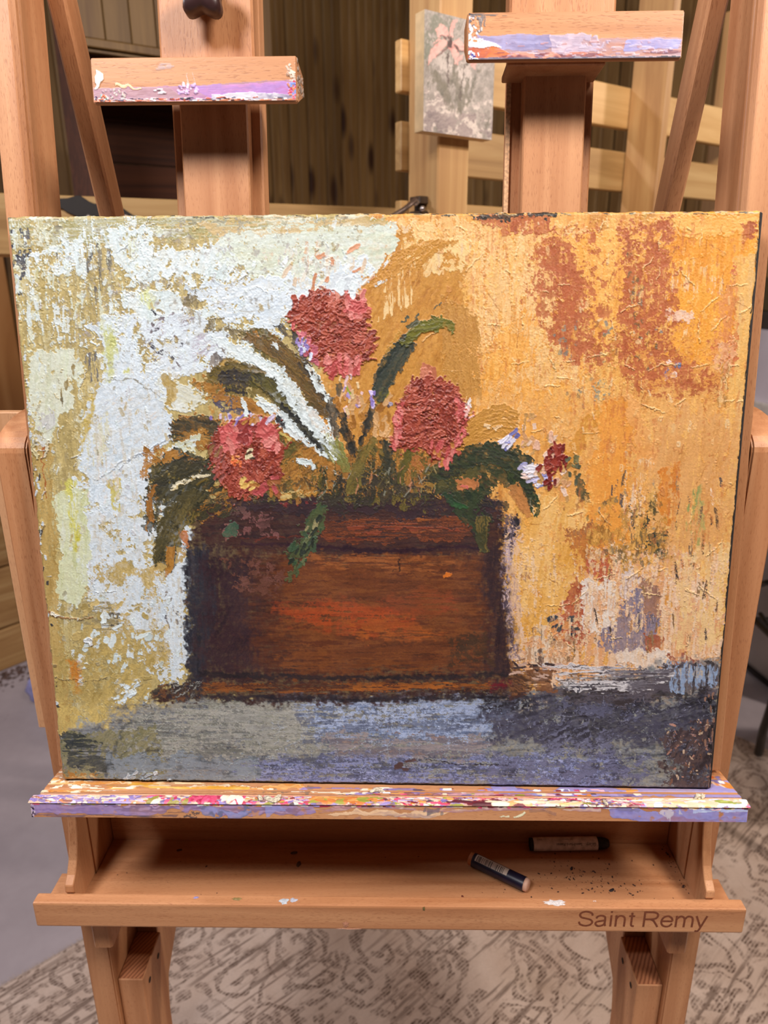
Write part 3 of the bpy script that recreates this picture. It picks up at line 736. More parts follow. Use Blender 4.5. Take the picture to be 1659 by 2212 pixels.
    P.dabs([(860, 480), (1620, 480), (1560, 1240), (1120, 1240), (1030, 760)], 380, (3, 12), (1.5, 5), (60, 120), YO + PE + [(214, 146, 80), (196, 124, 66), (248, 220, 170)], h=.3, cov=.6, sm=.6)
    P.dabs([(60, 490), (820, 480), (600, 700), (400, 800), (390, 1450), (150, 1500), (70, 900)], 320, (3, 11), (1.5, 5), (50, 120), W1 + OC + [(170, 160, 130), (206, 204, 206)], h=.32, cov=.6, sm=.7)
    # ---------------------------------------------------------- table
    P.patch([(120, 1600), (240, 1560), (330, 1520), (520, 1512), (1120, 1500), (1400, 1450), (1560, 1420), (1560, 1740), (120, 1740)],
            [(84, 86, 90), (112, 114, 118), (134, 136, 136), (100, 104, 112)], ang=3, e=(12, 6), h=.15, k='brkh', soft=12, mixs=.4)
    P.patch([(250, 1550), (400, 1520), (760, 1530), (700, 1640), (300, 1660)], [(120, 120, 108), (146, 145, 132), (166, 162, 150), (130, 130, 124)], ang=5, e=(14, 6), cov=.8, f='brkh', h=.15, k='brkh', soft=16, mixs=.4)
    P.patch([(260, 1560), (560, 1540), (620, 1640), (300, 1650)], [(84, 86, 84), (100, 102, 98)], ang=8, e=(14, 6), cov=.4, f='brkh', h=.1, sm=.7)
    P.patch([(420, 1530), (700, 1530), (690, 1600), (440, 1610)], [(150, 148, 140), (166, 164, 156)], ang=4, e=(14, 6), cov=.4, f='brkh', h=.15, sm=.7)
    P.patch([(120, 1600), (330, 1580), (360, 1690), (120, 1700)], [(84, 86, 70), (120, 116, 84), (140, 132, 96), (60, 66, 62)], ang=40, e=(14, 6), cov=.85, f='brk', h=.15)
    P.patch([(130, 1600), (180, 1590), (260, 1650), (240, 1672), (150, 1664)], [(44, 50, 52), (74, 76, 70)], ang=30, e=(8, 5), cov=.75, f='hfin', h=.1)
    P.patch([(138, 1668), (215, 1674), (212, 1692), (138, 1690)], [(190, 120, 44), (160, 112, 50), (200, 170, 120)], ang=3, e=(5, 4), cov=.85, h=.25)
    P.patch([(620, 1522), (1130, 1515), (1100, 1590), (1000, 1620), (700, 1600)], [(106, 120, 150), (140, 154, 184), (168, 180, 208), (96, 106, 134)], ang=4, e=(14, 6), cov=.8, f='brkh', h=.15, k='brkh', soft=14, mixs=.4)
    P.patch([(700, 1524), (1060, 1518), (1000, 1560), (720, 1560)], [(160, 172, 200), (176, 186, 208)], ang=3, e=(10, 5), cov=.45, f='brkh', h=.2, sm=.8)
    P.patch([(640, 1540), (1080, 1550), (1060, 1620), (660, 1610)], [(66, 72, 92), (84, 90, 112)], ang=6, e=(14, 6), cov=.35, f='brkh', h=.1, sm=.7)
    P.patch([(700, 1590), (1060, 1600), (1060, 1650), (720, 1650)], [(132, 124, 128), (150, 138, 136), (110, 104, 112), (142, 118, 108)], ang=4, e=(12, 6), cov=.8, f='brkh', h=.12, k='horz')
    P.patch([(500, 1650), (1330, 1640), (1330, 1710), (500, 1706)], [(100, 106, 138), (136, 142, 182), (84, 88, 114), (160, 166, 206)], ang=3, e=(12, 5), cov=.8, f='brkh', h=.15, k='brkh', mixs=.4, soft=8)
    P.patch([(520, 1640), (1100, 1650), (1100, 1680), (520, 1670)], [(60, 62, 78), (76, 80, 100)], ang=3, e=(12, 5), cov=.4, f='brkh', h=.1, sm=.75)
    P.patch([(240, 1640), (560, 1640), (560, 1700), (240, 1696)], [(100, 108, 112), (132, 140, 146), (84, 92, 98)], ang=3, e=(12, 5), cov=.8, f='brkh', h=.15)
    P.patch([(1020, 1545), (1130, 1500), (1300, 1505), (1480, 1510), (1560, 1500), (1556, 1720), (1460, 1700), (1440, 1620), (1200, 1625), (1080, 1600)],
            [(40, 38, 46), (56, 54, 66), (72, 70, 86), (48, 44, 54)], ang=12, e=(16, 8), cov=.95, f='brk', h=.18, soft=10)
    P.patch([(1150, 1500), (1400, 1450), (1560, 1440), (1556, 1500), (1300, 1530)], [(60, 52, 54), (92, 84, 92), (50, 44, 46)], ang=5, e=(8, 6), cov=.85, f='brkh', h=.2)
    P.patch([(1160, 1440), (1480, 1450), (1400, 1500), (1230, 1500)], [(196, 190, 194), (110, 104, 112), (226, 220, 220), (60, 56, 62)], ang=8, e=(8, 5), cov=.6, f='hfin', h=.3)
    P.patch([(1200, 1520), (1260, 1518), (1330, 1535), (1420, 1528), (1380, 1560), (1300, 1552), (1215, 1545)], [(92, 92, 114), (76, 76, 96)], ang=10, e=(8, 6), cov=.55, h=.3, sm=.85)
    P.patch([(1140, 1560), (1330, 1575), (1320, 1640), (1180, 1640)], [(66, 64, 76), (110, 110, 132), (46, 44, 54)], ang=25, e=(10, 6), cov=.6, f='brk', h=.2)
    P.patch([(1060, 1640), (1420, 1630), (1400, 1712), (1060, 1706)], [(80, 80, 100), (108, 108, 134), (58, 58, 74)], ang=8, e=(12, 6), cov=.55, f='brk', h=.2, soft=8)
    P.patch([(1430, 1580), (1556, 1560), (1548, 1720), (1440, 1712)], [(50, 38, 40), (66, 52, 54), (90, 70, 66), (40, 34, 40)], ang=60, e=(12, 6), cov=.85, f='brk', h=.15)
    P.patch([(1440, 1440), (1550, 1440), (1548, 1500), (1450, 1500)], [(196, 180, 160), (150, 170, 200), (110, 100, 100), (220, 200, 170)], ang=85, e=(8, 5), cov=.7, f='vfin', h=.2)
    for _ in range(520):                                  # fine dragged highlights
        x = rg.uniform(250, 1530); y = rg.uniform(1525, 1700)
        dk = x > 1060
        L = rg.uniform(6, 34) * (0.7 if dk else 1); a = rg.choice([2, 8, 80, 100, 40]) + rg.normal(0, 10); a = math.radians(a)
        c = [(176, 184, 196)] if x < 1060 else [(160, 160, 182)]
        if x < 560: c = [(176, 176, 164)]
        P.line([(x, y), (x + L * math.cos(a), y - L * math.sin(a))], [1.0, 1.5], c, h=.25, e=(2, 2), sm=.5, cov=.7, f='fine')
    P.dabs([(1440, 1560), (1540, 1560), (1536, 1700), (1450, 1700)], 50, (2, 8), (1, 2.5), (0, 180), [(180, 130, 110), (200, 170, 140), (120, 80, 60)], h=.2, cov=.6)
    P.line([(228, 1680), (262, 1590), (300, 1560)], [6, 5, 2], [(56, 60, 60)], soft=3, h=0, sm=.7)
    P.line([(320, 1625), (345, 1632)], [6, 6], [(48, 48, 50)], soft=3, h=0, sm=.8)
    P.line([(920, 1648), (960, 1655), (1080, 1660)], [2, 3, 1.5], [(50, 48, 56)], h=.3)
    P.dabs([(850, 1640), (900, 1645), (880, 1680), (850, 1670)], 6, (5, 9), (3, 5), (0, 30), [(84, 62, 60)], h=.2)
    P.dabs([(270, 1670), (370, 1680), (370, 1696), (270, 1690)], 12, (4, 9), (3, 5), (0, 60), [(150, 156, 160), (190, 192, 192)], h=.9)
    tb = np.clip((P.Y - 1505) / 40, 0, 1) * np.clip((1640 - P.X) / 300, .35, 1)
    P.C *= (1 + .26 * tb)[..., None]                      # table colours brightened to offset lamp falloff towards the bottom
    # ---------------------------------------------------------- the box planter
    P.patch([(404, 1180), (430, 1090), (560, 1070), (800, 1076), (1040, 1066), (1092, 1100), (1088, 1200), (1098, 1440), (1130, 1470), (1128, 1510), (700, 1522), (330, 1516), (350, 1492), (412, 1470)],
            [(52, 34, 34), (66, 42, 40), (84, 50, 42)], ang=3, e=(7, 5), h=.12, soft=5)
    P.patch([(520, 1200), (1045, 1205), (1060, 1300), (1050, 1462), (560, 1470), (500, 1400)], [(66, 36, 30), (82, 43, 32), (96, 52, 34), (74, 40, 32)], ang=2, e=(10, 5), h=.12, k='horz', mixs=.3, soft=34)
    P.patch([(620, 1210), (1030, 1210), (1040, 1440), (700, 1460), (600, 1380)], [(92, 50, 30), (114, 61, 33), (130, 74, 38), (102, 53, 32)], ang=2, e=(14, 5), h=.1, k='horz', mixs=.35, soft=36)
    P.patch([(660, 1200), (860, 1208), (1000, 1224), (860, 1240), (680, 1236)], [(160, 88, 44), (178, 104, 52), (140, 74, 38)], ang=2, cov=.6, f='hfin', h=.12, k='horz', soft=12, sm=.7)
    P.patch([(600, 1320), (700, 1306), (900, 1320), (870, 1366), (700, 1360), (620, 1345)], [(170, 68, 30), (186, 78, 34), (150, 62, 32)], ang=2, cov=.75, f='brkh', h=.1, soft=16, sm=.75)
    P.patch([(740, 1350), (900, 1340), (960, 1380), (780, 1386)], [(184, 96, 38), (164, 82, 36)], ang=5, cov=.7, f='hfin', h=.1, soft=8, sm=.8)
    P.patch([(820, 1290), (980, 1280), (1000, 1330), (840, 1330)], [(140, 70, 36), (156, 66, 36)], ang=0, cov=.7, f='hfin', h=.1, soft=8, sm=.7)
    P.patch([(600, 1420), (960, 1400), (1040, 1440), (640, 1464)], [(136, 76, 36), (112, 60, 32)], ang=1, cov=.6, f='hfin', h=.1, soft=8, sm=.8)
    P.patch([(404, 1190), (450, 1180), (470, 1300), (450, 1440), (430, 1500), (404, 1480)], [(34, 34, 42), (46, 46, 56), (62, 60, 66)], ang=88, e=(6, 5), h=.15, k='vert', soft=4)
    P.patch([(450, 1200), (540, 1210), (540, 1340), (560, 1460), (450, 1480), (440, 1400)], [(48, 30, 38), (58, 36, 42), (66, 42, 44)], ang=60, e=(16, 6), h=.12, soft=34)
    P.patch([(480, 1215), (620, 1230), (600, 1300), (520, 1290)], [(88, 50, 42), (108, 66, 52), (120, 76, 66)], ang=30, cov=.5, f='brk', h=.15)
    P.patch([(1035, 1180), (1090, 1170), (1100, 1300), (1108, 1460), (1050, 1470), (1060, 1340)], [(46, 30, 36), (56, 38, 42), (66, 44, 44)], ang=86, e=(7, 5), h=.12, soft=18, k='vert')
    P.patch([(960, 1380), (1050, 1370), (1060, 1440), (980, 1440)], [(70, 48, 34), (86, 58, 38)], ang=10, cov=.7, f='brk', h=.1, soft=8)
    # rim
    P.patch([(425, 1090), (700, 1080), (1060, 1080), (1088, 1130), (1060, 1200), (700, 1200), (450, 1180)], [(58, 36, 36), (72, 44, 40), (50, 32, 36)], ang=1, e=(6, 4), h=.15, k='horz', soft=5)
    P.patch([(660, 1126), (830, 1122), (1040, 1128), (1056, 1160), (980, 1176), (700, 1170)], [(96, 48, 32), (132, 68, 38), (84, 46, 34), (150, 80, 42)], ang=1, e=(7, 3), cov=.85, f='hfin', h=.2, k='hfin', mixs=.7)
    P.patch([(660, 1120), (1050, 1122), (1050, 1170), (680, 1172)], [(74, 42, 34), (90, 52, 38)], ang=1, e=(8, 4), cov=.35, f='brkh', h=.15, sm=.8)
    P.patch([(740, 1140), (960, 1134), (1000, 1148), (760, 1156)], [(150, 84, 44), (140, 66, 42), (112, 58, 36)], ang=2, cov=.55, f='hfin', h=.25, k='horz', mixs=.6)
    P.line([(900, 1126), (980, 1124), (1040, 1140)], [8, 12, 5], [(160, 90, 42), (110, 56, 34)], cov=.7, f='hfin', h=.2)
    P.line([(520, 1178), (700, 1185), (830, 1195), (960, 1186), (1050, 1190)], [6, 8, 12, 8, 6], [(42, 22, 34), (56, 30, 40)], soft=2, h=0)
    P.line([(520, 1168), (700, 1166), (820, 1178)], [5, 6, 4], [(110, 52, 40), (84, 42, 38)], cov=.6, f='hfin', h=.1)
    P.patch([(540, 1110), (600, 1106), (602, 1160), (520, 1165)], [(92, 60, 56), (130, 84, 80), (70, 44, 44)], ang=10, cov=.7, f='brk', h=.2)
    P.line([(480, 1160), (495, 1150), (512, 1160)], [26, 30, 12], [(140, 92, 84), (96, 62, 58)], cov=.8, h=.2)
    P.line([(600, 1094), (690, 1090), (860, 1086)], [8, 8, 6], [(130, 48, 48), (90, 44, 42)], cov=.5, f='brk', h=.2)
    # foot
    P.line([(430, 1462), (700, 1470), (1000, 1468), (1100, 1464)], [12, 10, 9, 12], [(34, 28, 34), (46, 36, 40)], soft=3, h=0)
    P.line([(440, 1488), (640, 1494), (860, 1490), (1060, 1486)], [18, 20, 18, 14], [(110, 60, 32), (150, 86, 38), (88, 48, 34), (130, 78, 40)], ang=1, cov=.8, f='hfin', h=.15, k='horz', soft=3)
    P.line([(760, 1494), (860, 1492), (990, 1486)], [10, 12, 6], [(176, 100, 40), (150, 82, 36)], ang=1, cov=.7, f='hfin', h=.1)
    P.line([(1060, 1490), (1110, 1486)], [18, 14], [(120, 22, 38), (80, 28, 40)], soft=5, h=0)
    P.line([(330, 1505), (460, 1510), (800, 1518), (1100, 1512)], [10, 12, 10, 12], [(36, 32, 40), (52, 44, 50)], soft=4, h=0)
    P.patch([(340, 1480), (430, 1470), (440, 1512), (330, 1516)], [(84, 58, 40), (120, 78, 50), (60, 52, 50), (190, 190, 180)], ang=30, cov=.75, f='brk', h=.2)
    P.patch([(1100, 1440), (1200, 1450), (1200, 1500), (1110, 1500)], [(84, 56, 40), (130, 84, 54), (60, 44, 44)], ang=-20, cov=.85, f='hfin', h=.2)
    P.line([(860, 1208), (862, 1240)], [4, 3], [(66, 40, 30)], h=0); P.line([(858, 1235), (846, 1242)], [3, 2], [(66, 40, 30)], h=0)
    P.line([(962, 1250), (982, 1246)], [9, 5], [(226, 122, 40)], h=.3)
    # violet-white halo to the right of the box
    P.line([(1110, 1120), (1100, 1180), (1094, 1260), (1104, 1360), (1116, 1430)], [26, 20, 14, 14, 22], [(120, 104, 116), (196, 170, 176), (84, 70, 84), (226, 196, 190)], ang=88, cov=.75, f='fine', h=.12, soft=6)
    P.patch([(1080, 1130), (1130, 1110), (1120, 1170), (1085, 1170)], [(40, 36, 44), (90, 80, 92), (150, 130, 140)], cov=.7, f='brk', h=.2)
    P.dabs([(1110, 1430), (1200, 1440), (1180, 1480), (1110, 1470)], 26, (5, 16), (1, 3), (-50, 20), [(60, 44, 44), (206, 170, 150), (120, 84, 64)], h=.2)
    # ---------------------------------------------------------- foliage
    DK = [(46, 46, 34), (62, 60, 40), (74, 68, 42), (52, 50, 38)]
    OL = [(86, 78, 36), (108, 94, 44), (124, 104, 50), (74, 66, 34)]
    GR = [(40, 56, 42), (54, 74, 52), (66, 86, 58), (44, 50, 40)]
    OCB = [(140, 94, 38), (166, 112, 46), (186, 130, 56), (120, 84, 36)]
    P.patch([(450, 960), (600, 900), (760, 990), (900, 980), (1020, 1000), (1060, 1070), (900, 1095), (760, 1090), (600, 1085), (470, 1070)], OCB + OL, ang=60, e=(16, 9), cov=.9, f='brk', h=.3)
    P.patch([(330, 1060), (420, 990), (480, 1060), (560, 1090), (440, 1120), (370, 1110)], DK + OCB, ang=30, e=(10, 6), cov=.9, h=.25)
    P.patch([(500, 1078), (650, 1090), (800, 1060), (960, 1060), (1080, 1080), (1060, 1120), (800, 1110), (500, 1110)], [(44, 34, 40), (58, 40, 46), (50, 46, 40)], ang=5, e=(10, 6), cov=.95, h=.2)
    P.dabs([(600, 1000), (760, 1020), (1000, 1020), (1000, 1080), (600, 1090)], 70, (6, 18), (3, 7), (20, 150), DK + DK + OL + OCB, h=.32, cov=.7, sm=.75, rag=.6)
    P.patch([(880, 985), (960, 990), (930, 1040), (860, 1040)], [(186, 118, 66), (170, 104, 50), (200, 130, 76)], ang=60, e=(10, 8), cov=.7, h=.3)
    P.patch([(800, 940), (860, 950), (850, 1010), (810, 1000)], OCB, ang=70, e=(10, 8), cov=.6, h=.3)
    P.dabs([(620, 990), (760, 1010), (980, 1010), (980, 1080), (620, 1085)], 50, (4, 12), (1, 2.2), (50, 120), [(170, 140, 80), (150, 150, 120), (110, 96, 60)], h=.3, cov=.6, sm=.7)
    P.patch([(680, 1030), (760, 1010), (900, 1040), (900, 1090), (700, 1095)], [(52, 48, 44), (66, 60, 50), (86, 74, 56)], ang=80, cov=.6, f='brkv', h=.2, sm=.85)
    # left mass
    P.patch([(375, 905), (460, 900), (500, 920), (500, 960), (440, 970), (362, 958)], DK + OCB, ang=-10, e=(7, 5), cov=.95, h=.28)
    P.patch([(376, 955), (436, 940), (420, 985), (340, 1000)], W1 + CR, ang=20, e=(4, 4), cov=.95, h=.4)
    P.patch([(320, 990), (380, 975), (450, 990), (470, 1040), (440, 1090), (380, 1085), (340, 1090), (322, 1050)], DK, ang=40, e=(7, 5), h=.28)
    P.patch([(312, 960), (345, 965), (420, 985), (440, 1000), (340, 1000), (312, 1040)], OCB, ang=25, e=(5, 5), cov=.85, h=.3)
    P.patch([(318, 1040), (345, 1080), (345, 1120), (325, 1160), (310, 1140)], OCB + DK, ang=80, e=(5, 5), cov=.9, h=.28)
    P.patch([(360, 1095), (420, 1075), (430, 1110), (400, 1150), (395, 1190), (372, 1245), (350, 1240), (330, 1220), (345, 1160)], OL + DK, ang=70, e=(6, 5), h=.28)
    P.line([(352, 1160), (346, 1200), (340, 1232)], [14, 16, 5], DK, h=.25)
    P.line([(372, 1185), (368, 1225), (358, 1250)], [22, 18, 6], OCB, h=.3)
    P.line([(352, 1220), (330, 1245)], [24, 30], [(196, 164, 96), (210, 182, 120)], cov=.8, h=.2)
    P.line([(395, 1190), (385, 1225)], [22, 12], [(190, 160, 100), (206, 180, 120)], cov=.9, h=.2)
    P.line([(396, 1150), (402, 1180), (392, 1200)], [16, 16, 6], [(196, 122, 70), (170, 100, 56)], cov=.85, h=.25)
    P.line([(370, 1060), (400, 1040), (450, 1030)], [10, 8, 4], [(232, 222, 190), (222, 190, 110)], cov=.75, f='hfin', h=.4)
    P.line([(396, 1020), (425, 1008), (450, 1020)], [22, 24, 10], [(48, 46, 42), (56, 52, 44)], h=.25)
    P.line([(425, 1016), (438, 1024)], [7, 6], [(236, 236, 220)], h=.6)
    P.dabs([(330, 1000), (470, 990), (470, 1080), (340, 1090)], 50, (5, 18), (1.5, 4), (20, 70), DK + OL + [(170, 140, 70), (90, 90, 80)], h=.25)
    # arching brown leaf upper left
    P.patch([(448, 795), (500, 775), (545, 790), (570, 830), (520, 850), (470, 860), (440, 850)], [(150, 110, 44), (176, 130, 54), (110, 88, 40), (190, 150, 76)], ang=40, e=(7, 6), cov=.95, h=.3)
    P.patch([(452, 770), (480, 756), (500, 770), (470, 800), (450, 800)], [(110, 104, 100), (150, 140, 130), (200, 190, 170)], cov=.7, f='brk', h=.2)
    P.patch([(455, 800), (520, 790), (575, 800), (600, 840), (570, 860), (490, 850), (450, 850)], OL + [(60, 52, 40)], ang=-25, e=(6, 5), cov=.95, h=.25)
    P.patch([(470, 820), (530, 815), (535, 850), (480, 852)], [(46, 42, 42), (60, 54, 50)], ang=0, e=(6, 5), cov=.9, h=.2)
    P.patch([(452, 855), (520, 860), (560, 880), (565, 900), (500, 892), (455, 872)], [(66, 62, 74), (90, 84, 100), (54, 50, 56)], ang=-15, e=(5, 5), cov=.9, h=.2)
    P.patch([(415, 820), (480, 830), (500, 870), (440, 870)], OCB + [(206, 170, 100)], ang=20, e=(6, 5), cov=.85, h=.28)
    P.line([(500, 870), (540, 875), (575, 900)], [26, 30, 20], OCB, cov=.85, h=.28)
    P.line([(548, 800), (600, 850), (640, 905), (680, 950), (735, 1010)], [30, 44, 38, 26, 14], OL + [(60, 60, 36)], h=.28, k='vfin', mixs=.8)
    P.line([(618, 880), (650, 915), (690, 955), (740, 1005)], [22, 26, 20, 8], [(40, 40, 34), (54, 54, 40)], h=.25)
    P.line([(560, 868), (600, 905), (650, 950), (700, 985)], [10, 18, 16, 6], W1, cov=.9, h=.4)
    P.line([(600, 930), (640, 970), (670, 1000)], [6, 8, 5], [(216, 196, 110), (196, 170, 90)], h=.4)
    P.line([(525, 862), (533, 885), (528, 905)], [10, 12, 6], W1, h=.5)
    P.line([(602, 905), (622, 925)], [26, 20], [(44, 42, 48)], e=(4, 4), h=.2)
    # white band between the two upper left leaves
    P.patch([(470, 735), (520, 740), (590, 790), (620, 850), (660, 900), (720, 960), (735, 1000), (700, 985), (640, 920), (590, 860), (540, 800), (490, 770)], W1, ang=-45, e=(6, 6), cov=.95, h=.45)
    P.patch([(520, 720), (575, 705), (600, 720), (640, 760), (660, 790), (690, 850), (700, 900), (670, 880), (620, 820), (560, 765)], OCB + OL + [(90, 70, 46)], ang=-50, e=(6, 5), h=.3)
    P.patch([(590, 700), (640, 720), (680, 790), (665, 800), (630, 750)], [(96, 84, 66), (70, 66, 60), (120, 100, 70)], ang=-55, e=(6, 5), cov=.85, h=.2)
    P.patch([(655, 780), (690, 800), (700, 850), (725, 880), (730, 960), (712, 920), (680, 850)], W1 + [(222, 214, 196)], ang=-65, e=(5, 5), cov=.92, h=.45)
    P.line([(660, 795), (690, 850), (718, 900), (725, 940)], [12, 26, 22, 10], [(110, 84, 56), (84, 66, 48), (60, 54, 46)], cov=.9, h=.25)
    P.line([(680, 840), (696, 856)], [24, 20], [(44, 40, 36)], e=(4, 4), h=.2)
    P.line([(700, 850), (716, 890), (722, 950)], [8, 10, 5], [(214, 212, 196), (120, 100, 80)], h=.35)
    P.line([(722, 860), (724, 900), (728, 940)], [12, 16, 10], [(60, 56, 48), (84, 72, 54)], h=.25)
    P.line([(700, 940), (720, 980), (740, 1010)], [24, 30, 18], [(150, 146, 70), (196, 196, 140), (110, 110, 50)], cov=.9, f='vfin', h=.3)
    P.line([(690, 930), (712, 970), (736, 1005)], [10, 12, 6], W1, cov=.85, h=.45)
    # stems fanning from the centre
    P.line([(742, 905), (752, 940), (768, 990)], [16, 20, 8], [(44, 42, 36), (60, 54, 40)], h=.25)
    P.line([(808, 880), (790, 920), (774, 970)], [12, 18, 10], [(46, 44, 40), (66, 58, 44)], h=.25)
    P.line([(732, 830), (736, 862)], [14, 14], [(120, 96, 70), (90, 80, 60)], h=.2)
    P.line([(750, 828), (756, 862)], [7, 4], [(150, 170, 60)], h=.3)
    P.line([(760, 1090), (765, 1000), (790, 960), (820, 900)], [30, 26, 16, 10], OL + OCB, cov=.85, h=.28)
    P.line([(800, 1020), (815, 960), (835, 985), (830, 1060)], [20, 20, 22, 26], DK + OL, cov=.9, h=.28)
    P.line([(870, 1040), (880, 990), (888, 965)], [22, 20, 12], [(110, 100, 36), (84, 76, 36)], h=.3)
    P.patch([(690, 1020), (760, 1000), (850, 1010), (930, 1030), (930, 1085), (760, 1095), (680, 1080)], DK + OL + [(96, 80, 60)], ang=80, e=(10, 8), cov=.88, f='brkv', h=.28)
    # tall right leaf
    P.line([(815, 870), (830, 820), (855, 775), (890, 735)], [22, 44, 48, 28], [(46, 54, 48), (58, 64, 54), (70, 74, 60)], h=.3, mixs=.9)
    P.line([(870, 745), (905, 712), (945, 700), (976, 702)], [22, 26, 24, 8], [(92, 92, 24), (112, 110, 34), (80, 80, 30)], h=.7, mixs=.9)
    P.line([(952, 700), (972, 708), (976, 730)], [14, 14, 6], [(70, 80, 34), (88, 92, 36)], h=.7)
    P.line([(905, 706), (945, 699)], [2, 1.5], [(226, 222, 190)], h=.4)
    P.line([(880, 712), (905, 690)], [8, 10], [(84, 84, 60)], cov=.7, h=.2)
    P.line([(826, 800), (850, 745), (870, 720)], [10, 16, 10], [(170, 128, 56), (196, 146, 64), (130, 110, 60)], cov=.8, h=.3)
    P.line([(806, 880), (820, 868), (835, 840)], [14, 20, 14], [(96, 92, 34), (150, 140, 50), (60, 62, 36)], cov=.9, h=.35)
    P.line([(832, 868), (844, 885)], [10, 14], [(214, 200, 220), (60, 54, 70)], h=.3)
    for (a, b) in (((872, 700), (884, 686)), ((895, 690), (905, 680)), ((935, 670), (955, 655)), ((960, 680), (978, 668)), ((900, 708), (915, 700))):
        P.line([a, b], [4, 3], [(76, 84, 70)], h=.15)
    # right clump
    P.patch([(930, 1020), (1000, 990), (1060, 965), (1110, 975), (1150, 1000), (1160, 1060), (1150, 1110), (1128, 1080), (1080, 1040), (1040, 1100), (980, 1080), (920, 1060)],
            [(38, 42, 34), (52, 56, 40), (60, 66, 42), (44, 44, 36)], ang=-30, e=(7, 6), cov=.96, h=.3)
    P.line([(1060, 985), (1100, 1010), (1130, 1060), (1148, 1110)], [26, 34, 30, 12], [(44, 54, 36), (60, 72, 42), (36, 42, 34)], h=.32, mixs=.8)
    P.line([(1080, 988), (1110, 1005), (1128, 1025)], [10, 14, 8], [(150, 120, 50), (120, 104, 44)], h=.3)
    P.line([(1110, 1050), (1130, 1090), (1146, 1120)], [24, 30, 12], [(170, 112, 56), (196, 130, 70), (150, 100, 50)], h=.28)
    P.line([(1140, 1060), (1160, 1090), (1158, 1120)], [10, 14, 8], [(50, 66, 40), (70, 84, 50)], cov=.8, h=.3)
    P.line([(1148, 1080), (1154, 1116)], [2.5, 2], [(226, 206, 170)], h=.3)
    P.patch([(900, 1030), (960, 1000), (1010, 990), (1030, 1030), (960, 1060)], [(140, 112, 50), (90, 84, 46), (60, 60, 40)], ang=10, cov=.75, f='brk', h=.28)
    P.patch([(985, 1040), (1030, 1035), (1036, 1060), (1000, 1062)], [(196, 124, 74), (180, 110, 60)], ang=-25, e=(4, 4), cov=.9, h=.3)
    P.line([(995, 1050), (1010, 1058)], [7, 6], [(216, 110, 100)], h=.3)
    P.line([(918, 1052), (940, 1058)], [22, 26], [(150, 112, 50), (170, 130, 60)], e=(4, 4), h=.3)
    P.patch([(960, 1070), (1040, 1060), (1060, 1130), (1046, 1180), (1020, 1150), (985, 1100)], [(40, 52, 38), (54, 66, 42), (44, 40, 40)], ang=-55, e=(8, 6), cov=.9, h=.3)
    P.line([(960, 1070), (985, 1092), (1010, 1100)], [14, 14, 8], [(50, 96, 52), (44, 66, 46)], h=.35)
    P.line([(1040, 1090), (1090, 1100), (1080, 1130)], [16, 26, 14], [(150, 126, 60), (44, 40, 44)], cov=.7, h=.3)
    P.line([(1046, 1120), (1040, 1160), (1046, 1200)], [26, 24, 20], [(96, 82, 40), (66, 66, 40), (120, 100, 50)], h=.3)
    P.line([(900, 1070), (912, 1072)], [8, 6], [(56, 110, 60)], h=.3)
    # hanging sprigs over the rim
    P.patch([(655, 1130), (700, 1080), (708, 1120), (690, 1170), (672, 1200), (650, 1215), (632, 1260), (620, 1250), (632, 1215), (614, 1200), (640, 1190)], [(46, 62, 44), (62, 82, 58), (80, 92, 56), (50, 50, 40)], ang=55, e=(6, 6), cov=.95, h=.32)
    P.dabs([(620, 1190), (690, 1120), (705, 1140), (660, 1220), (630, 1250)], 34, (4, 12), (2, 4), (40, 80), [(60, 84, 58), (96, 104, 66), (150, 140, 96), (44, 52, 42)], h=.35)
    P.patch([(480, 1150), (500, 1130), (512, 1140), (512, 1166), (482, 1168)], [(56, 84, 64), (74, 100, 76)], ang=70, e=(4, 4), h=.3)
    P.line([(500, 1120), (520, 1105), (540, 1120)], [10, 20, 12], [(120, 80, 74), (70, 60, 56)], cov=.8, h=.2)
    P.line([(690, 1080), (700, 1060), (712, 1050)], [14, 16, 12], [(64, 62, 42), (50, 50, 40)], h=.3)
    # brown ochre ground between the flowers
    P.patch([(600, 950), (660, 960), (700, 1000), (640, 1040), (600, 1030)], OCB + OL, ang=40, e=(8, 6), cov=.9, h=.28)
    P.line([(640, 1000), (675, 1004), (680, 1014)], [12, 12, 5], W1, cov=.75, f='brk', h=.45)
    P.line([(600, 1082), (640, 1072), (690, 1068)], [12, 10, 6], [(226, 226, 210), (196, 140, 60), (220, 190, 120)], cov=.75, f='brk', h=.45)
    P.line([(700, 1010), (735, 1030), (756, 1050)], [4, 4, 3], [(206, 206, 190)], cov=.7, f='fine', h=.35)
    P.dabs([(700, 860), (860, 850), (840, 960), (740, 980)], 60, (6, 18), (3, 7), (50, 120), [(186, 126, 52), (206, 146, 70), (166, 110, 44), (214, 166, 110)], h=.32, cov=.8)
    # curved ochre brushwork beside the third flower
    for k in range(7):
        P.line([(1000 - 2 * k, 960 + 4 * k), (1030, 905 + 8 * k), (1075, 885 + 9 * k), (1120, 890 + 9 * k)], [10, 14, 12, 8], [(190, 132, 52), (206, 148, 64), (176, 120, 46)], h=.4, mixs=1)
    for k in range(9):
        x = 960 + 8 * k
        P.line([(x, 640 + 5 * k), (x + 6, 760), (x + 14, 860)], [16, 18, 12], [(190, 134, 60), (202, 146, 70), (180, 124, 54)], h=.25, mixs=1, cov=.8)
    for k in range(8):
        P.line([(800 + 14 * k, 620 - 6 * k), (850 + 14 * k, 560 - 3 * k), (920 + 10 * k, 520)], [12, 14, 8], [(190, 130, 50), (206, 146, 62), (216, 156, 72)], h=.32, mixs=1, cov=.7)
    P.line([(1046, 922), (1060, 926)], [10, 10], [(238, 206, 160)], h=.5)
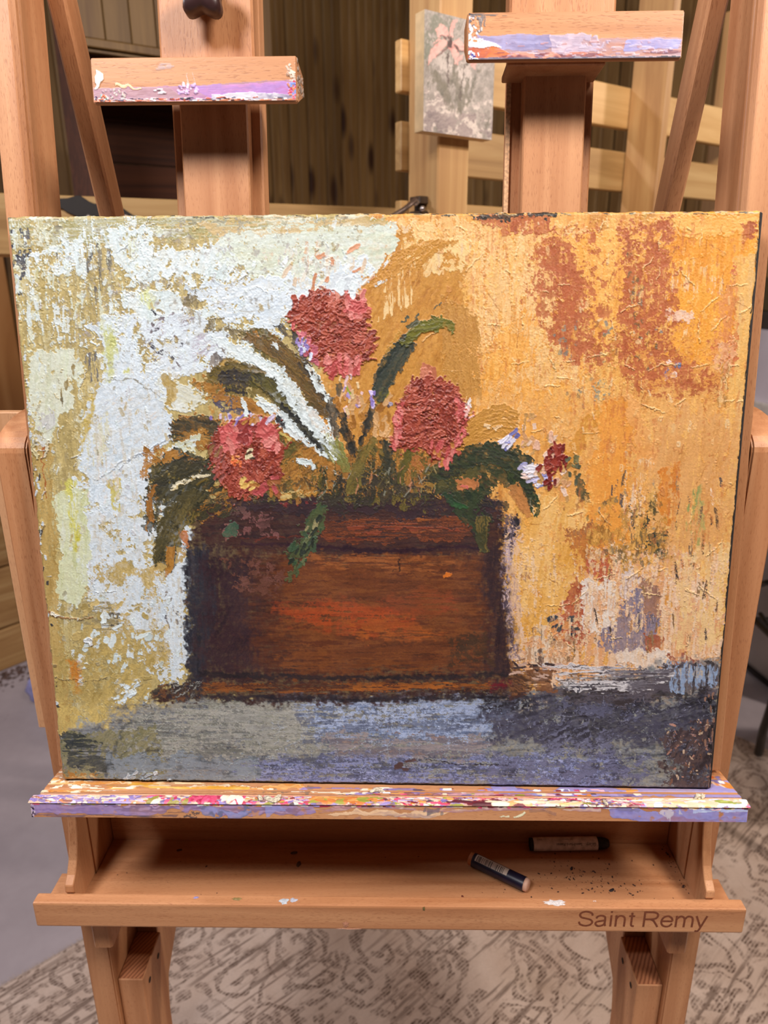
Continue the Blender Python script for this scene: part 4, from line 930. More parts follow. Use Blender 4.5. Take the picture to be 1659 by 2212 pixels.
    P.line([(1070, 935), (1085, 925)], [10, 8], [(240, 200, 150)], h=.5)
    # crisp blades and stems over the thicket
    cr = dict(e=(3.0, 3.2), thin=.34, mixs=.8, jit=.12)
    P.patch([(700, 1010), (760, 985), (800, 1000), (860, 985), (900, 1010), (930, 1060), (760, 1080), (690, 1060)], [(150, 100, 44), (170, 116, 52), (120, 90, 42)], ang=75, e=(12, 8), cov=.45, f='brkv', h=.3)
    P.patch([(690, 1045), (760, 1020), (830, 1035), (930, 1040), (940, 1085), (760, 1098), (680, 1086)], [(46, 44, 38), (60, 54, 44), (78, 66, 50)], ang=60, e=(12, 9), cov=.62, f='brk', h=.3)
    P.line([(452, 826), (500, 800), (548, 808), (596, 846)], [24, 34, 34, 38], [(92, 80, 36), (120, 100, 46), (70, 62, 36), (140, 110, 52)], h=.35, **cr)
    P.line([(520, 812), (580, 832), (628, 880), (672, 935), (716, 985)], [20, 40, 42, 30, 12], [(70, 66, 36), (98, 90, 40), (54, 52, 36), (116, 104, 50)], h=.38, **cr)
    P.line([(606, 876), (648, 918), (700, 980)], [14, 22, 8], [(38, 38, 36), (50, 50, 42)], h=.3, **cr)
    P.line([(470, 822), (510, 812), (540, 826)], [16, 24, 16], [(46, 42, 44), (58, 54, 52)], h=.25, cov=.8, **cr)
    P.line([(556, 862), (590, 880), (630, 925), (668, 968)], [8, 15, 17, 8], W1, h=.5, cov=.92, **cr)
    P.line([(528, 726), (590, 752), (640, 800), (680, 858), (706, 905)], [14, 34, 44, 36, 14], [(112, 84, 40), (92, 72, 42), (130, 96, 46), (74, 62, 44)], h=.38, **cr)
    P.line([(640, 770), (680, 820), (700, 870)], [10, 20, 12], [(60, 54, 48), (84, 70, 52)], h=.25, cov=.85, **cr)
    P.line([(540, 770), (600, 810), (650, 880), (700, 945), (738, 1000)], [16, 30, 36, 34, 14], W1, h=.55, cov=.95, **cr)
    P.line([(590, 742), (606, 752)], [12, 10], W1, h=.5, **cr)
    P.line([(668, 790), (690, 840), (716, 876)], [10, 16, 8], W1 + [(224, 214, 196)], h=.5, cov=.9, **cr)
    P.line([(716, 862), (722, 905), (730, 950)], [14, 18, 12], [(70, 64, 54), (100, 88, 70), (150, 140, 120)], h=.3, **cr)
    P.line([(738, 898), (750, 940), (768, 996)], [16, 22, 8], [(40, 40, 36), (56, 52, 42)], h=.35, **cr)
    P.line([(812, 872), (794, 918), (776, 968)], [14, 20, 9], [(42, 42, 40), (60, 56, 44)], h=.35, **cr)
    P.line([(716, 950), (734, 984), (756, 1020)], [20, 28, 14], [(150, 152, 84), (120, 118, 56), (196, 194, 140)], h=.35, **cr)
    P.line([(762, 1070), (772, 1010), (792, 972), (814, 950)], [26, 26, 20, 8], [(84, 80, 38), (120, 104, 48), (60, 58, 38)], h=.32, **cr)
    P.line([(826, 950), (842, 985), (842, 1050)], [12, 24, 22], [(50, 52, 42), (70, 66, 44)], h=.32, **cr)
    P.line([(866, 1050), (878, 1000), (892, 966)], [16, 22, 10], [(100, 92, 34), (76, 72, 36)], h=.35, **cr)
    P.line([(812, 872), (832, 822), (856, 778), (888, 738)], [20, 42, 50, 30], [(44, 52, 46), (56, 62, 52), (70, 74, 58)], h=.4, **cr)
    P.line([(870, 748), (905, 714), (946, 700), (974, 706), (978, 726)], [18, 26, 24, 20, 6], [(94, 94, 26), (114, 112, 36), (80, 80, 30)], h=.7, **cr)
    P.line([(928, 1040), (980, 1010), (1040, 985), (1096, 992), (1136, 1040), (1150, 1100)], [16, 44, 50, 46, 34, 10], [(40, 48, 36), (54, 64, 42), (36, 40, 34), (70, 78, 48)], h=.36, **cr)
    P.line([(372, 930), (420, 916), (468, 928), (496, 962)], [22, 34, 30, 12], [(50, 48, 38), (70, 62, 44), (96, 80, 50)], h=.32, **cr)
    P.line([(330, 1066), (372, 1022), (430, 1012), (474, 1036)], [16, 44, 40, 18], [(48, 48, 38), (64, 60, 42), (84, 76, 50)], h=.32, cov=.92, **cr)
    P.line([(338, 1226), (352, 1160), (390, 1100), (440, 1066)], [10, 34, 46, 30], [(54, 52, 36), (80, 72, 42), (100, 88, 50)], h=.34, cov=.92, **cr)
    P.line([(374, 1062), (410, 1040), (458, 1030)], [6, 9, 4], [(232, 222, 190), (222, 196, 130)], h=.5, cov=.8, e=(2, 2))
    P.line([(330, 1130), (322, 1090), (338, 1050)], [10, 16, 8], [(170, 112, 46), (150, 100, 44)], h=.3, **cr)
    P.line([(640, 1002), (672, 1004), (684, 1014)], [12, 14, 5], W1, h=.5, cov=.8, e=(3, 3))
    P.dabs([(690, 1010), (940, 1010), (940, 1070), (690, 1080)], 60, (3, 12), (.8, 2), (40, 130), [(170, 150, 96), (150, 150, 130), (110, 96, 60), (196, 130, 90)], h=.35, cov=.7, sm=.7)
    # ---------------------------------------------------------- flowers
    RD = [(150, 60, 44), (166, 72, 52), (180, 86, 62), (132, 50, 38), (158, 64, 46)]
    PK = [(204, 92, 88), (212, 108, 102), (190, 80, 76), (218, 128, 118)]

    def flower(poly, n, fan, pinkpoly=None, npk=0):
        P.patch(poly, RD, ang=40, e=(7, 6), h=.35, cov=.97)
        P.dabs(poly, n, (6, 24), (2.5, 8), fan, RD + RD + [(186, 92, 72)], h=.8, pw=2.4, rag=.7)
        P.patch(poly, RD + [(120, 46, 40)], ang=70, e=(8, 7), cov=.3, f='brk', h=.5, sm=.8)
        P.dabs(poly, n // 5, (3, 9), (1.5, 3), (0, 180), [(120, 44, 38), (136, 52, 44)], h=.2, cov=.7, sm=.7)
        P.dabs(poly, n // 6, (2, 6), (.6, 1.3), (0, 180), [(222, 150, 132), (232, 180, 160), (206, 120, 104)], h=.5, cov=.7, sm=.8)
        if pinkpoly: P.dabs(pinkpoly, npk, (5, 15), (3, 8), (0, 180), PK, h=.6, pw=3, rag=.5)

    f1 = [(636, 652), (660, 640), (684, 630), (712, 636), (742, 636), (770, 646), (788, 676), (806, 715), (806, 750), (776, 800), (736, 806), (706, 800), (672, 760), (650, 712), (636, 690)]
    P.dabs([(630, 640), (800, 640), (800, 690), (760, 690), (650, 690), (640, 760), (620, 700)], 44, (6, 16), (3, 7), (60, 120), PK + RD, h=.5)
    flower(f1, 210, (-30, 70))
    P.dabs([(745, 650), (786, 650), (786, 690), (752, 686)], 26, (5, 13), (3, 8), (0, 180), PK, h=.6)
    P.dabs([(700, 770), (790, 780), (770, 820), (715, 815)], 34, (6, 14), (3, 7), (50, 130), PK, h=.6)
    P.dabs([(690, 760), (660, 720), (640, 720), (660, 770), (690, 790)], 16, (5, 11), (3, 6), (0, 180), [(216, 120, 130), (190, 96, 110)], h=.5)
    P.dabs([(640, 735), (668, 740), (676, 780), (655, 775)], 16, (4, 10), (2, 4), (60, 110), [(150, 130, 190), (180, 160, 214), (220, 226, 240)], h=.5)
    P.dabs([(712, 648), (724, 622), (742, 640), (724, 660)], 8, (6, 14), (3, 6), (60, 110), [(196, 104, 84), (214, 140, 120)], h=.5)
    P.dabs([(720, 600), (770, 610), (760, 645), (728, 640)], 10, (10, 20), (7, 12), (60, 90), [(222, 232, 232), (214, 222, 224)], h=.4)
    P.dabs([(735, 815), (775, 815), (790, 880), (745, 900)], 24, (4, 12), (2, 4), (70, 120), [(226, 190, 190), (176, 150, 200), (232, 200, 150), (206, 150, 110)], h=.4)
    P.dabs([(800, 850), (812, 850), (806, 885), (798, 885)], 8, (4, 9), (2, 4), (60, 110), [(150, 130, 200), (206, 190, 230)], h=.4)
    f2 = [(482, 925), (520, 915), (560, 912), (592, 925), (604, 960), (610, 1010), (604, 1045), (560, 1060), (540, 1082), (500, 1070), (478, 1040), (462, 1000), (456, 965)]
    flower(f2, 200, (30, 120))
    P.dabs([(480, 920), (560, 912), (594, 925), (600, 975), (540, 950), (505, 985), (484, 970)], 50, (7, 18), (5, 10), (0, 180), PK, h=.6, pw=3)
    P.dabs([(505, 915), (550, 912), (545, 950), (510, 960)], 16, (6, 12), (4, 7), (0, 180), [(130, 44, 44), (150, 56, 52)], h=.4)
    P.dabs([(535, 975), (552, 975), (550, 995), (536, 992)], 8, (4, 9), (2, 4), (0, 60), [(236, 200, 120), (80, 60, 44), (238, 224, 180)], h=.5)
    P.dabs([(502, 985), (530, 990), (525, 1010), (505, 1005)], 8, (4, 9), (2, 5), (0, 180), [(226, 110, 60), (232, 150, 80)], h=.5)
    P.dabs([(450, 960), (480, 970), (490, 1050), (470, 1030)], 24, (6, 14), (2, 4), (30, 80), [(130, 70, 60), (170, 90, 80), (150, 110, 70)], h=.4)
    P.dabs([(455, 905), (500, 895), (600, 905), (585, 915), (480, 920)], 30, (4, 12), (2, 4), (40, 120), [(140, 120, 180), (196, 140, 90), (206, 190, 210), (190, 130, 60)], h=.4)
    P.dabs([(515, 1040), (550, 1045), (545, 1062), (520, 1058)], 8, (5, 11), (3, 6), (0, 60), [(236, 200, 110), (226, 180, 90)], h=.5)
    P.dabs([(540, 1045), (600, 1040), (600, 1068), (560, 1080)], 14, (6, 14), (4, 7), (0, 180), [(180, 116, 52), (190, 84, 84), (160, 96, 50)], h=.4)
    f3 = [(880, 838), (925, 822), (960, 820), (985, 840), (1002, 880), (1006, 920), (985, 960), (975, 990), (940, 985), (905, 965), (870, 975), (852, 960), (862, 905), (872, 870)]
    P.dabs([(905, 810), (925, 790), (950, 820), (920, 830)], 12, (8, 16), (4, 8), (50, 110), [(196, 116, 84), (210, 130, 100)], h=.4, cov=.8)
    flower(f3, 210, lambda x, y: 40 * math.sin(x * .05) + 45 * math.cos(y * .045) + 30 * math.sin(x * y * .001))
    P.dabs([(980, 840), (1010, 880), (1006, 940), (985, 985), (970, 990), (990, 920)], 30, (4, 11), (2, 5), (50, 110), PK, h=.55)
    P.dabs([(852, 890), (872, 870), (866, 970), (850, 972)], 24, (5, 12), (3, 5), (60, 110), PK, h=.55)
    P.dabs([(930, 960), (985, 965), (980, 1005), (950, 1010)], 22, (5, 14), (3, 5), (70, 110), PK + [(190, 120, 56)], h=.5)
    P.dabs([(1000, 865), (1020, 870), (1018, 905), (1004, 900)], 8, (4, 8), (2, 3), (0, 180), [(236, 226, 220), (240, 190, 180)], h=.5)
    # little flower right
    P.dabs([(1130, 1005), (1180, 1010), (1190, 1050), (1150, 1060), (1125, 1030)], 30, (8, 20), (2, 5), (0, 40), [(196, 190, 220), (230, 226, 232), (150, 150, 204), (236, 206, 190)], h=.55)
    P.dabs([(1080, 965), (1110, 930), (1125, 945), (1100, 975)], 12, (6, 14), (3, 5), (30, 60), [(160, 160, 214), (226, 222, 236), (120, 120, 180)], h=.5)
    P.dabs([(1130, 900), (1170, 900), (1210, 960), (1240, 1090), (1160, 1050), (1130, 960)], 60, (5, 14), (3, 6), (20, 120), [(236, 204, 180), (228, 180, 150), (214, 160, 110), (196, 150, 90)], h=.4)
    P.dabs([(1192, 960), (1215, 955), (1225, 1000), (1212, 1030), (1190, 1075), (1172, 1040), (1180, 1000)], 48, (6, 14), (3, 6), (40, 120), [(130, 36, 26), (150, 52, 36), (110, 30, 26)], h=.55, pw=3)
    P.dabs([(1160, 1000), (1190, 990), (1190, 1020), (1160, 1015)], 9, (5, 10), (2, 4), (0, 60), [(130, 40, 30), (170, 80, 60)], h=.5)
    P.dabs([(1225, 990), (1262, 990), (1250, 1050), (1225, 1040)], 14, (4, 9), (3, 5), (20, 100), [(120, 112, 70), (90, 92, 70), (150, 110, 50)], h=.3)
    # ---------------------------------------------------------- edges of the board
    P.patch([(1020, 462), (1210, 460), (1210, 472), (1140, 476), (1100, 471), (1030, 474)], [(40, 38, 34), (56, 50, 42)], ang=0, e=(5, 4), cov=.85, f='brk', h=0)
    P.dabs([(15, 467), (1640, 455), (1640, 462), (15, 473)], 90, (4, 12), (1, 2.2), (-8, 8), [(90, 84, 70), (210, 190, 150), (140, 120, 84)], h=.3, cov=.7)
    P.dabs([(1640, 470), (1648, 470), (1560, 1500), (1553, 1500)], 90, (3, 10), (1, 2.2), (80, 100), [(46, 40, 36), (60, 50, 44)], h=.1, cov=.7)
    P.dabs([(1520, 1500), (1550, 1500), (1535, 1712), (1525, 1712)], 30, (4, 10), (1, 3), (80, 100), [(30, 26, 28), (150, 110, 90)], h=.2)
    # canvas tooth everywhere
    P.Z += (P.F['fine'] - .5) * .035 + (P.F['hfin'] - .5) * .03 + (P.F['vfin'] - .5) * .03
    P.C *= (1 + 0.10 * (P.F['fine'][..., None] - .5))
    return P
# ------------------------------------------------------------------ materials
BE = ((188, 135, 95), (162, 107, 69), (207, 155, 112))
m_bz = beech('beech_upright', 'z', *BE, paint=False)
m_bx = beech('beech_across', 'x', *BE, fscale=1.25)
m_by = beech('beech_deep', 'y', *BE)
m_bxp = beech('beech_across_painted', 'x', *BE, paint=True)
m_end = None


def endgrain(name, base, dark, s=260, rot=0.5):
    t = NT(name)
    v = t.coords((1, 1, 1), (0, 0, rot))
    wv = t.n('ShaderNodeTexWave', wave_type='BANDS')
    t.link(v, wv.inputs['Vector'])
    wv.inputs['Scale'].default_value = s / 3.6
    wv.inputs['Distortion'].default_value = 1.2
    wv.inputs['Detail'].default_value = 2
    wv.inputs['Detail Scale'].default_value = 1.0
    c = t.ramp(wv.outputs['Fac'], [(0.25, l4(dark)), (0.6, l4(base))])
    t.set(Base_Color=c, Roughness=0.5)
    return t.m


m_end = endgrain('beech_end_grain', (176, 118, 82), (136, 84, 56))
m_dark = plain('dark_screw_hole', (40, 22, 14), 0.8)
m_knob = plain('brown_plastic', (58, 36, 36), 0.35)
m_wallp = pine('knotty_pine_wall', 'z', (136, 104, 60), (118, 86, 46), (152, 120, 74), ks=8.0, rough=0.55, kcol=(64, 36, 18))
m_gap = plain('dark_joint', (44, 28, 16), .8)
m_cabp = pine('cabinet_pine', 'z', (104, 78, 42), (88, 62, 32), (120, 92, 52), ks=8.0, rough=0.55, kcol=(50, 28, 14))
m_wallr = pine('reddish_pine_wall', 'x', (66, 34, 18), (48, 24, 12), (80, 44, 24), knots=False, rough=.95)
m_pine = pine('pale_pine', 'x', (190, 150, 94), (164, 124, 72), (208, 172, 116), ks=3.2, kcol=(150, 100, 56))
m_pinez = pine('pale_pine_upright', 'z', (190, 146, 92), (160, 114, 68), (206, 166, 110), knots=False, ks=3)
m_pineh = pine('warm_pine_planks', 'x', (190, 146, 92), (160, 116, 66), (214, 176, 120), ks=2.2, kcol=(140, 96, 56))
m_pinev = pine('warm_pine_door', 'z', (166, 112, 62), (138, 88, 44), (184, 132, 80), knots=False, fac=.5)

# ------------------------------------------------------------------ the setting
def concrete():
    t = NT('concrete_floor')
    v = t.coords()
    a = t.noise(v, 2.2, 5, 0.6)
    b = t.noise(v, 26, 4, 0.6)
    c = t.ramp(a, [(0.3, l4((160, 150, 154))), (0.7, l4((188, 178, 182)))])
    c = t.mix(t.math('MULTIPLY', b, 0.4), c, l4((140, 130, 134)))
    v2 = t.coords((1, .3, 1), (0, 0, -.9))
    s = t.ramp(t.noise(v2, 34, 2), [(0.7, BW), (0.76, WH)])
    c = t.mix(t.math('MULTIPLY', s, .35), c, l4((80, 72, 76)))
    t.set(Base_Color=c, Roughness=0.42)
    t.bump(b, 0.1, 0.002)
    return t.m


tag(obj('ceiling', box(-6, 6, -3, 7, 2.9, 2.98, 0), plain('ceiling_boards', (120, 92, 60), .7)), kind='structure')
tag(obj('floor', box(-6, 6, -3, 7, -0.08, 0, 0), concrete()), kind='structure')

# two planked walls meeting in a corner
CORNER = Vector((-0.03, 4.45, 0))
AZ = math.radians(41.5)
DA = Vector((-math.sin(AZ), -math.cos(AZ), 0))             # along wall, away from the corner
DB = Vector((math.cos(AZ), -math.sin(AZ), 0))


def wall_frame(origin, d):
    z = Vector((0, 0, 1)); y = z.cross(d)
    m = Matrix(((d.x, y.x, 0, origin.x), (d.y, y.y, 0, origin.y), (0, 0, 1, origin.z), (0, 0, 0, 1)))
    return m


def plank_bm(w, t, h):
    # tongue-and-groove board with a bead down its middle
    g = 0.006; q = 0.011
    pts = [(0, 0), (0, t - q), (g, t), (w * .5 - g, t), (w * .5, t - q * .7), (w * .5 + g, t), (w - g, t), (w, t - q), (w, 0)]
    return prism(pts, 'z', 0, h, 0)


def planked_wall(name, origin, d, n, side, mat):
    m = wall_frame(origin, d)
    L = n * 0.118
    o = obj(name, box(0, L, -0.05 if side > 0 else 0, 0 if side > 0 else 0.05, 0, 2.9, 0), m_gap)
    o.matrix_world = m
    tag(o, kind='structure')
    bm = plank_bm(0.1115, 0.016, 2.9)
    if side < 0: bmesh.ops.scale(bm, vec=(1, -1, 1), verts=bm.verts)
    first = obj('plank', bm, mat, o)
    for i in range(n):
        p = first if i == 0 else first.copy()
        if i: COL.objects.link(p)
        p.parent = o
        p.location = (i * 0.118, 0, 0)
    return o


def side_of(d, origin):
    y = Vector((0, 0, 1)).cross(d)
    return 1 if (Vector((0, 0, 0)) - origin).dot(y) > 0 else -1


planked_wall('wall_left', CORNER, DA, 30, side_of(DA, CORNER), m_wallp)
planked_wall('wall_right', CORNER, DB, 30, side_of(DB, CORNER), m_wallp)

# ------------------------------------------------------------------ rug
def rug_mat():
    t = NT('distressed_rug')
    v = t.coords((1, 1, 1))
    d1 = t.n('ShaderNodeTexNoise'); t.link(v, d1.inputs[0]); d1.inputs['Scale'].default_value = 9; d1.inputs['Detail'].default_value = 2
    dv = t.n('ShaderNodeVectorMath', operation='SCALE'); t.link(d1.outputs['Color'], dv.inputs[0]); dv.inputs['Scale'].default_value = 0.13
    va = t.n('ShaderNodeVectorMath', operation='ADD'); t.link(v, va.inputs[0]); t.link(dv.outputs[0], va.inputs[1])
    def spiral(sc, turns, wd, rmax):
        vo = t.n('ShaderNodeTexVoronoi', voronoi_dimensions='2D'); t.link(va.outputs[0], vo.inputs['Vector']); vo.inputs['Scale'].default_value = sc
        vo.inputs['Randomness'].default_value = .85
        D = vo.outputs['Distance']
        sb = t.n('ShaderNodeVectorMath', operation='SUBTRACT'); t.link(va.outputs[0], sb.inputs[0]); t.link(vo.outputs['Position'], sb.inputs[1])
        sp = t.n('ShaderNodeSeparateXYZ'); t.link(sb.outputs[0], sp.inputs[0])
        an = t.math('MULTIPLY', t.math('ARCTAN2', sp.outputs[1], sp.outputs[0]), 0.15915)
        q = t.math('FRACT', t.math('ADD', t.math('MULTIPLY', D, turns), t.math('ADD', an, 1.0)))
        r = t.math('ABSOLUTE', t.math('SUBTRACT', q, 0.5), 0)
        k = t.ramp(r, [(wd, WH), (wd + .05, BW)])
        return t.math('MULTIPLY', k, t.ramp(D, [(rmax, WH), (rmax + .06, BW)])), D
    s1, D1 = spiral(7.5, 3.4, .13, .52)
    s2, D2 = spiral(17.0, 1.9, .15, .50)
    vs3 = t.coords((1, 1, 1), (0, 0, .6))
    vo3 = t.n('ShaderNodeTexVoronoi', voronoi_dimensions='2D'); vo3.inputs['Scale'].default_value = 38
    dv3 = t.n('ShaderNodeVectorMath', operation='ADD'); t.link(vs3, dv3.inputs[0]); t.link(dv.outputs[0], dv3.inputs[1])
    t.link(dv3.outputs[0], vo3.inputs['Vector'])
    fl = t.ramp(vo3.outputs['Distance'], [(0.27, WH), (0.36, BW)])
    big = t.ramp(t.noise(v, 4.5, 3, .55), [(0.38, BW), (0.46, WH)])
    big2 = t.ramp(t.noise(va.outputs[0], 8, 2, .5), [(0.43, BW), (0.49, WH)])
    pat = t.math('MAXIMUM', t.math('MULTIPLY', s1, big), t.math('MAXIMUM', t.math('MULTIPLY', s2, t.math('SUBTRACT', 1.0, big)), t.math('MULTIPLY', t.math('MULTIPLY', fl, big2), .85)))
    wear = t.ramp(t.noise(v, 20, 5, .65), [(0.30, BW), (0.44, WH)])
    # woven hatching
    wv = t.n('ShaderNodeTexWave', wave_type='BANDS', bands_direction='Y'); t.link(v, wv.inputs['Vector'])
    wv.inputs['Scale'].default_value = 48; wv.inputs['Distortion'].default_value = 1.5; wv.inputs['Detail'].default_value = 2; wv.inputs['Detail Scale'].default_value = 3
    hat = t.ramp(wv.outputs['Fac'], [(0.25, (.35, .35, .35, 1)), (0.7, WH)])
    spk = t.ramp(t.noise(v, 150, 3, .6), [(0.40, BW), (0.55, WH)])
    f = t.math('MULTIPLY', t.math('MULTIPLY', pat, wear), t.math('MULTIPLY', hat, t.math('ADD', t.math('MULTIPLY', spk, .6), .4)))
    # long worn lines along the weave
    vs = t.coords((.06, 1, 1))
    ln = t.ramp(t.noise(vs, 95, 3, .6), [(0.54, BW), (0.62, WH)])
    lw = t.ramp(t.noise(v, 3.2, 2, .5), [(0.42, BW), (0.56, WH)])
    f = t.math('MAXIMUM', f, t.math('MULTIPLY', t.math('MULTIPLY', ln, lw), .7))
    base = t.ramp(t.noise(v, 7, 4, .6), [(0.3, l4((190, 166, 150))), (0.7, l4((218, 198, 184)))])
    base = t.mix(t.math('MULTIPLY', t.noise(v, 260, 2), .45), base, l4((160, 140, 124)))
    c = t.mix(t.math('MULTIPLY', f, .95), base, l4((78, 56, 44)))
    t.set(Base_Color=c, Roughness=0.95)
    t.b.inputs['Specular IOR Level'].default_value = 0.1
    t.bump(t.noise(v, 420, 2), 0.5, 0.003)
    return t.m


E0 = Vector((-0.842, 1.076, 0)); E1 = Vector((-0.72, 1.189, 0))
ra = math.atan2(E1.y - E0.y, E1.x - E0.x)
rug = empty('rug', (E0.x, E0.y, 0), ra)
tag(rug, 'worn cream and brown scroll patterned rug under the easel legs', 'rug')
obj('pile', box(-2.2, 2.0, -2.3, -0.012, 0.0005, 0.009, 0.002), rug_mat(), rug)
fb = bmesh.new()
rr = random.Random(3)
for i in range(1400):
    x = -1.0 + i * 0.0017 + rr.uniform(-.001, .001)
    y0, y1 = -0.014, rr.uniform(-.004, .012)
    dx = rr.uniform(-.006, .006)
    w_ = 0.0006
    z1 = rr.uniform(.001, .007)
    a = fb.verts.new((x - w_, y0, .008)); b_ = fb.verts.new((x + w_, y0, .008)); c_ = fb.verts.new((x + dx, y1, z1))
    fb.faces.new((a, b_, c_))
o = obj('frayed_edge', fb, plain('rug_yarn', (196, 178, 166), .9), rug)
o['kind'] = 'stuff'
obj('binding', box(-2.2, 2.0, -0.016, -0.008, 0.0005, 0.0095, 0.002), plain('rug_binding', (190, 170, 156), .95, nscale=200, var=.3), rug)

# ------------------------------------------------------------------ the beech easel
easel = empty('easel', (0, 0.614, 0), math.radians(0.76))
tag(easel, 'large beech double mast easel holding the big flower painting', 'easel')
TILT = math.radians(7.45)
MAST = Matrix.Translation((-0.32778, -0.05686, 0.9464)) @ Matrix.Rotation(-TILT, 4, 'X')


def mbox(u0, u1, n0, n1, v0, v1, bev=.0015, bm=None):
    return box(u0, u1, -n1, -n0, v0, v1, bev, bm)


def epart(name, bm, mat, mast=False, parent=None):
    return obj(name, bm, mat, parent or easel, MAST if mast else None)


# base posts with rounded tops
for x0, x1 in ((-0.367, -0.3386), (0.305, 0.3340)):
    pts = [(0, .0093), (0, 1.2535)]
    for k in range(1, 10):
        a = k / 9 * math.radians(78)
        pts.append((0.075 - 0.075 * math.cos(a), 1.2535 + 0.030 * math.sin(a)))
    pts += [(0.085, 1.2830), (0.085, .0093)]
    b = prism(pts, 'x', x0, x1, 0)
    bmesh.ops.bevel(b, geom=[e for e in b.edges if e.calc_face_angle(0) > 1.0], offset=0.0016, segments=2, affect='EDGES')
    epart('base_post', b, m_bz)
# foot rails under the posts
for x0, x1 in ((-0.367, -0.3386), (0.305, 0.3340)):
    epart('foot', box(x0 - .004, x1 + .004, -0.30, 0.16, 0.0094, 0.070, .004), m_by)

# upper side posts, grooved on the inner face
def side_post(u_out, u_in):
    s = 1 if u_in > u_out else -1
    a = [(u_out, .020), (u_in - s * .004, .020), (u_in, .0245), (u_in, .0265), (u_in - s * .0022, .0275), (u_in - s * .0022, .0305), (u_in, .0315), (u_in, .0755), (u_out, .0755)]
    if s < 0: a = a[::-1]
    return prism([(p[0], p[1]) for p in a], 'z', 0.004, 1.05, 0.0007)


epart('side_post', side_post(-0.0104, 0.0125), m_bz, True)
epart('side_post', side_post(0.6325, 0.6075), m_bz, True)
# rear struts
for x0, x1 in ((-0.3135, -0.2965), (0.2625, 0.2800)):
    # leaning back 20 degrees downwards
    inner = x1 if x0 < 0 else x0
    L = 1.12
    b = box(x0, x1, -0.0005, 0.030, -L, 0.0, .0022)
    o = epart('rear_strut', b, m_bz)
    top = Vector((0, 0.100, 1.66))
    o.matrix_local = Matrix.Translation(top) @ Matrix.Rotation(math.radians(19.2), 4, 'X')
# masts: rear channel board plus front board
for (f0, f1, c0, c1) in ((0.1419, 0.1978, 0.1310, 0.2066), (0.4237, 0.4740, 0.4141, 0.4839)):
    ch = mbox(c0, c1, -.062, -.036, 0.02, 1.10, .0016)
    mast = epart('mast', ch, m_bz, True)
    obj('mast_rail', mbox(f0, f1, -.038, -.020, 0.02, 0.64, .0012), m_bz, mast)
    if c0 > .3:
        obj('edge_strip', mbox(c0 - .0028, c0 + .0012, -.0355, -.033, 0.02, 0.617, .0004), plain('raw_ply_edge', (226, 176, 130), .7, nscale=400, var=.3), mast)

# cross rails joining the frame behind the painting
epart('cross_rail', mbox(0.0125, 0.6075, -.070, -.045, 0.02, 0.07), m_bx, True)
epart('cross_rail', mbox(0.0125, 0.6075, -.090, -.064, 0.98, 1.03), m_bx, True)


# ------------------------------------------------ painted wood: grid faces with a paint layer
def splash_face(name, u0, u1, w0, w1, res, place, dabs, parent, mat, relief=.0008, seed=1, mtx=None):
    """a gridded wooden face u x w; dabs = list of calls painting on (x mm, y mm)"""
    nx = max(2, int((u1 - u0) / res)); ny = max(2, int((w1 - w0) / res))
    Wd, Hd = u1 - u0, w1 - w0
    P = Painter(Wd, Hd, nx, ny, [[1000.0, 0, 0], [0, 1000.0, 0], [0, 0, 1.0]], 0, 0, seed=seed, unit=res * 1000)
    A = np.zeros((ny, nx), np.float32)
    C0 = P.C.copy()
    # alpha by painting white on black in a twin canvas
    P.A = A
    orig = P.lay

    def lay(S, M, c, h, st, sm=1.0, ridge=0.5):
        m = np.clip(M * sm, 0, 1)
        a0 = P.A[S]
        an = a0 + m * (1 - a0)
        wgt = (m / np.maximum(an, 1e-4))[..., None]
        P.C[S] = P.C[S] * (1 - wgt) + c * wgt
        P.A[S] = an
        if h: P.Z[S] = P.Z[S] * (1 - .5 * M) + M * h * (.6 + .6 * (st - .5))
    P.lay = lay
    dabs(P)
    u = np.linspace(u0, u1, nx)[None, :].repeat(ny, 0)
    v = np.linspace(w1, w0, ny)[:, None].repeat(nx, 1)
    pts = place(u, v, P.Z * relief)
    o = board_mesh(name, pts, np.concatenate([P.C, P.A[..., None]], -1), mat, parent, mtx)
    return o


LAV = [(132, 116, 176), (150, 134, 190), (120, 104, 150), (168, 150, 196)]
CRM = [(226, 210, 182), (236, 226, 204), (214, 194, 164)]
MAG = [(196, 60, 100), (214, 84, 120), (176, 50, 86)]
ANY = CRM + MAG + LAV + [(200, 120, 50), (150, 150, 60), (90, 70, 80), (120, 40, 50), (206, 150, 80), (230, 180, 190), (214, 224, 236)]


# canvas holders: profile cut away underneath
def holder(u0, u1, v0, v1, nf, dabs, sign, seed, back_n):
    prof = [(-nf, v0), (-nf, v1), (-back_n, v1), (-back_n, v0 + .016), (-(nf - .004), v0 - .0005)]
    h = epart('canvas_holder', prism(prof, 'x', u0, u1, .0012), m_bx, True)

    def place(u, v, z):
        return np.stack([u, -(nf + .0003) - z, v], -1)
    splash_face('painted_front', u0 + .001, u1 - .001, v0 + .0006, v1 - .0008, .0004, place, dabs, h, m_bxp, seed=seed)
    return h


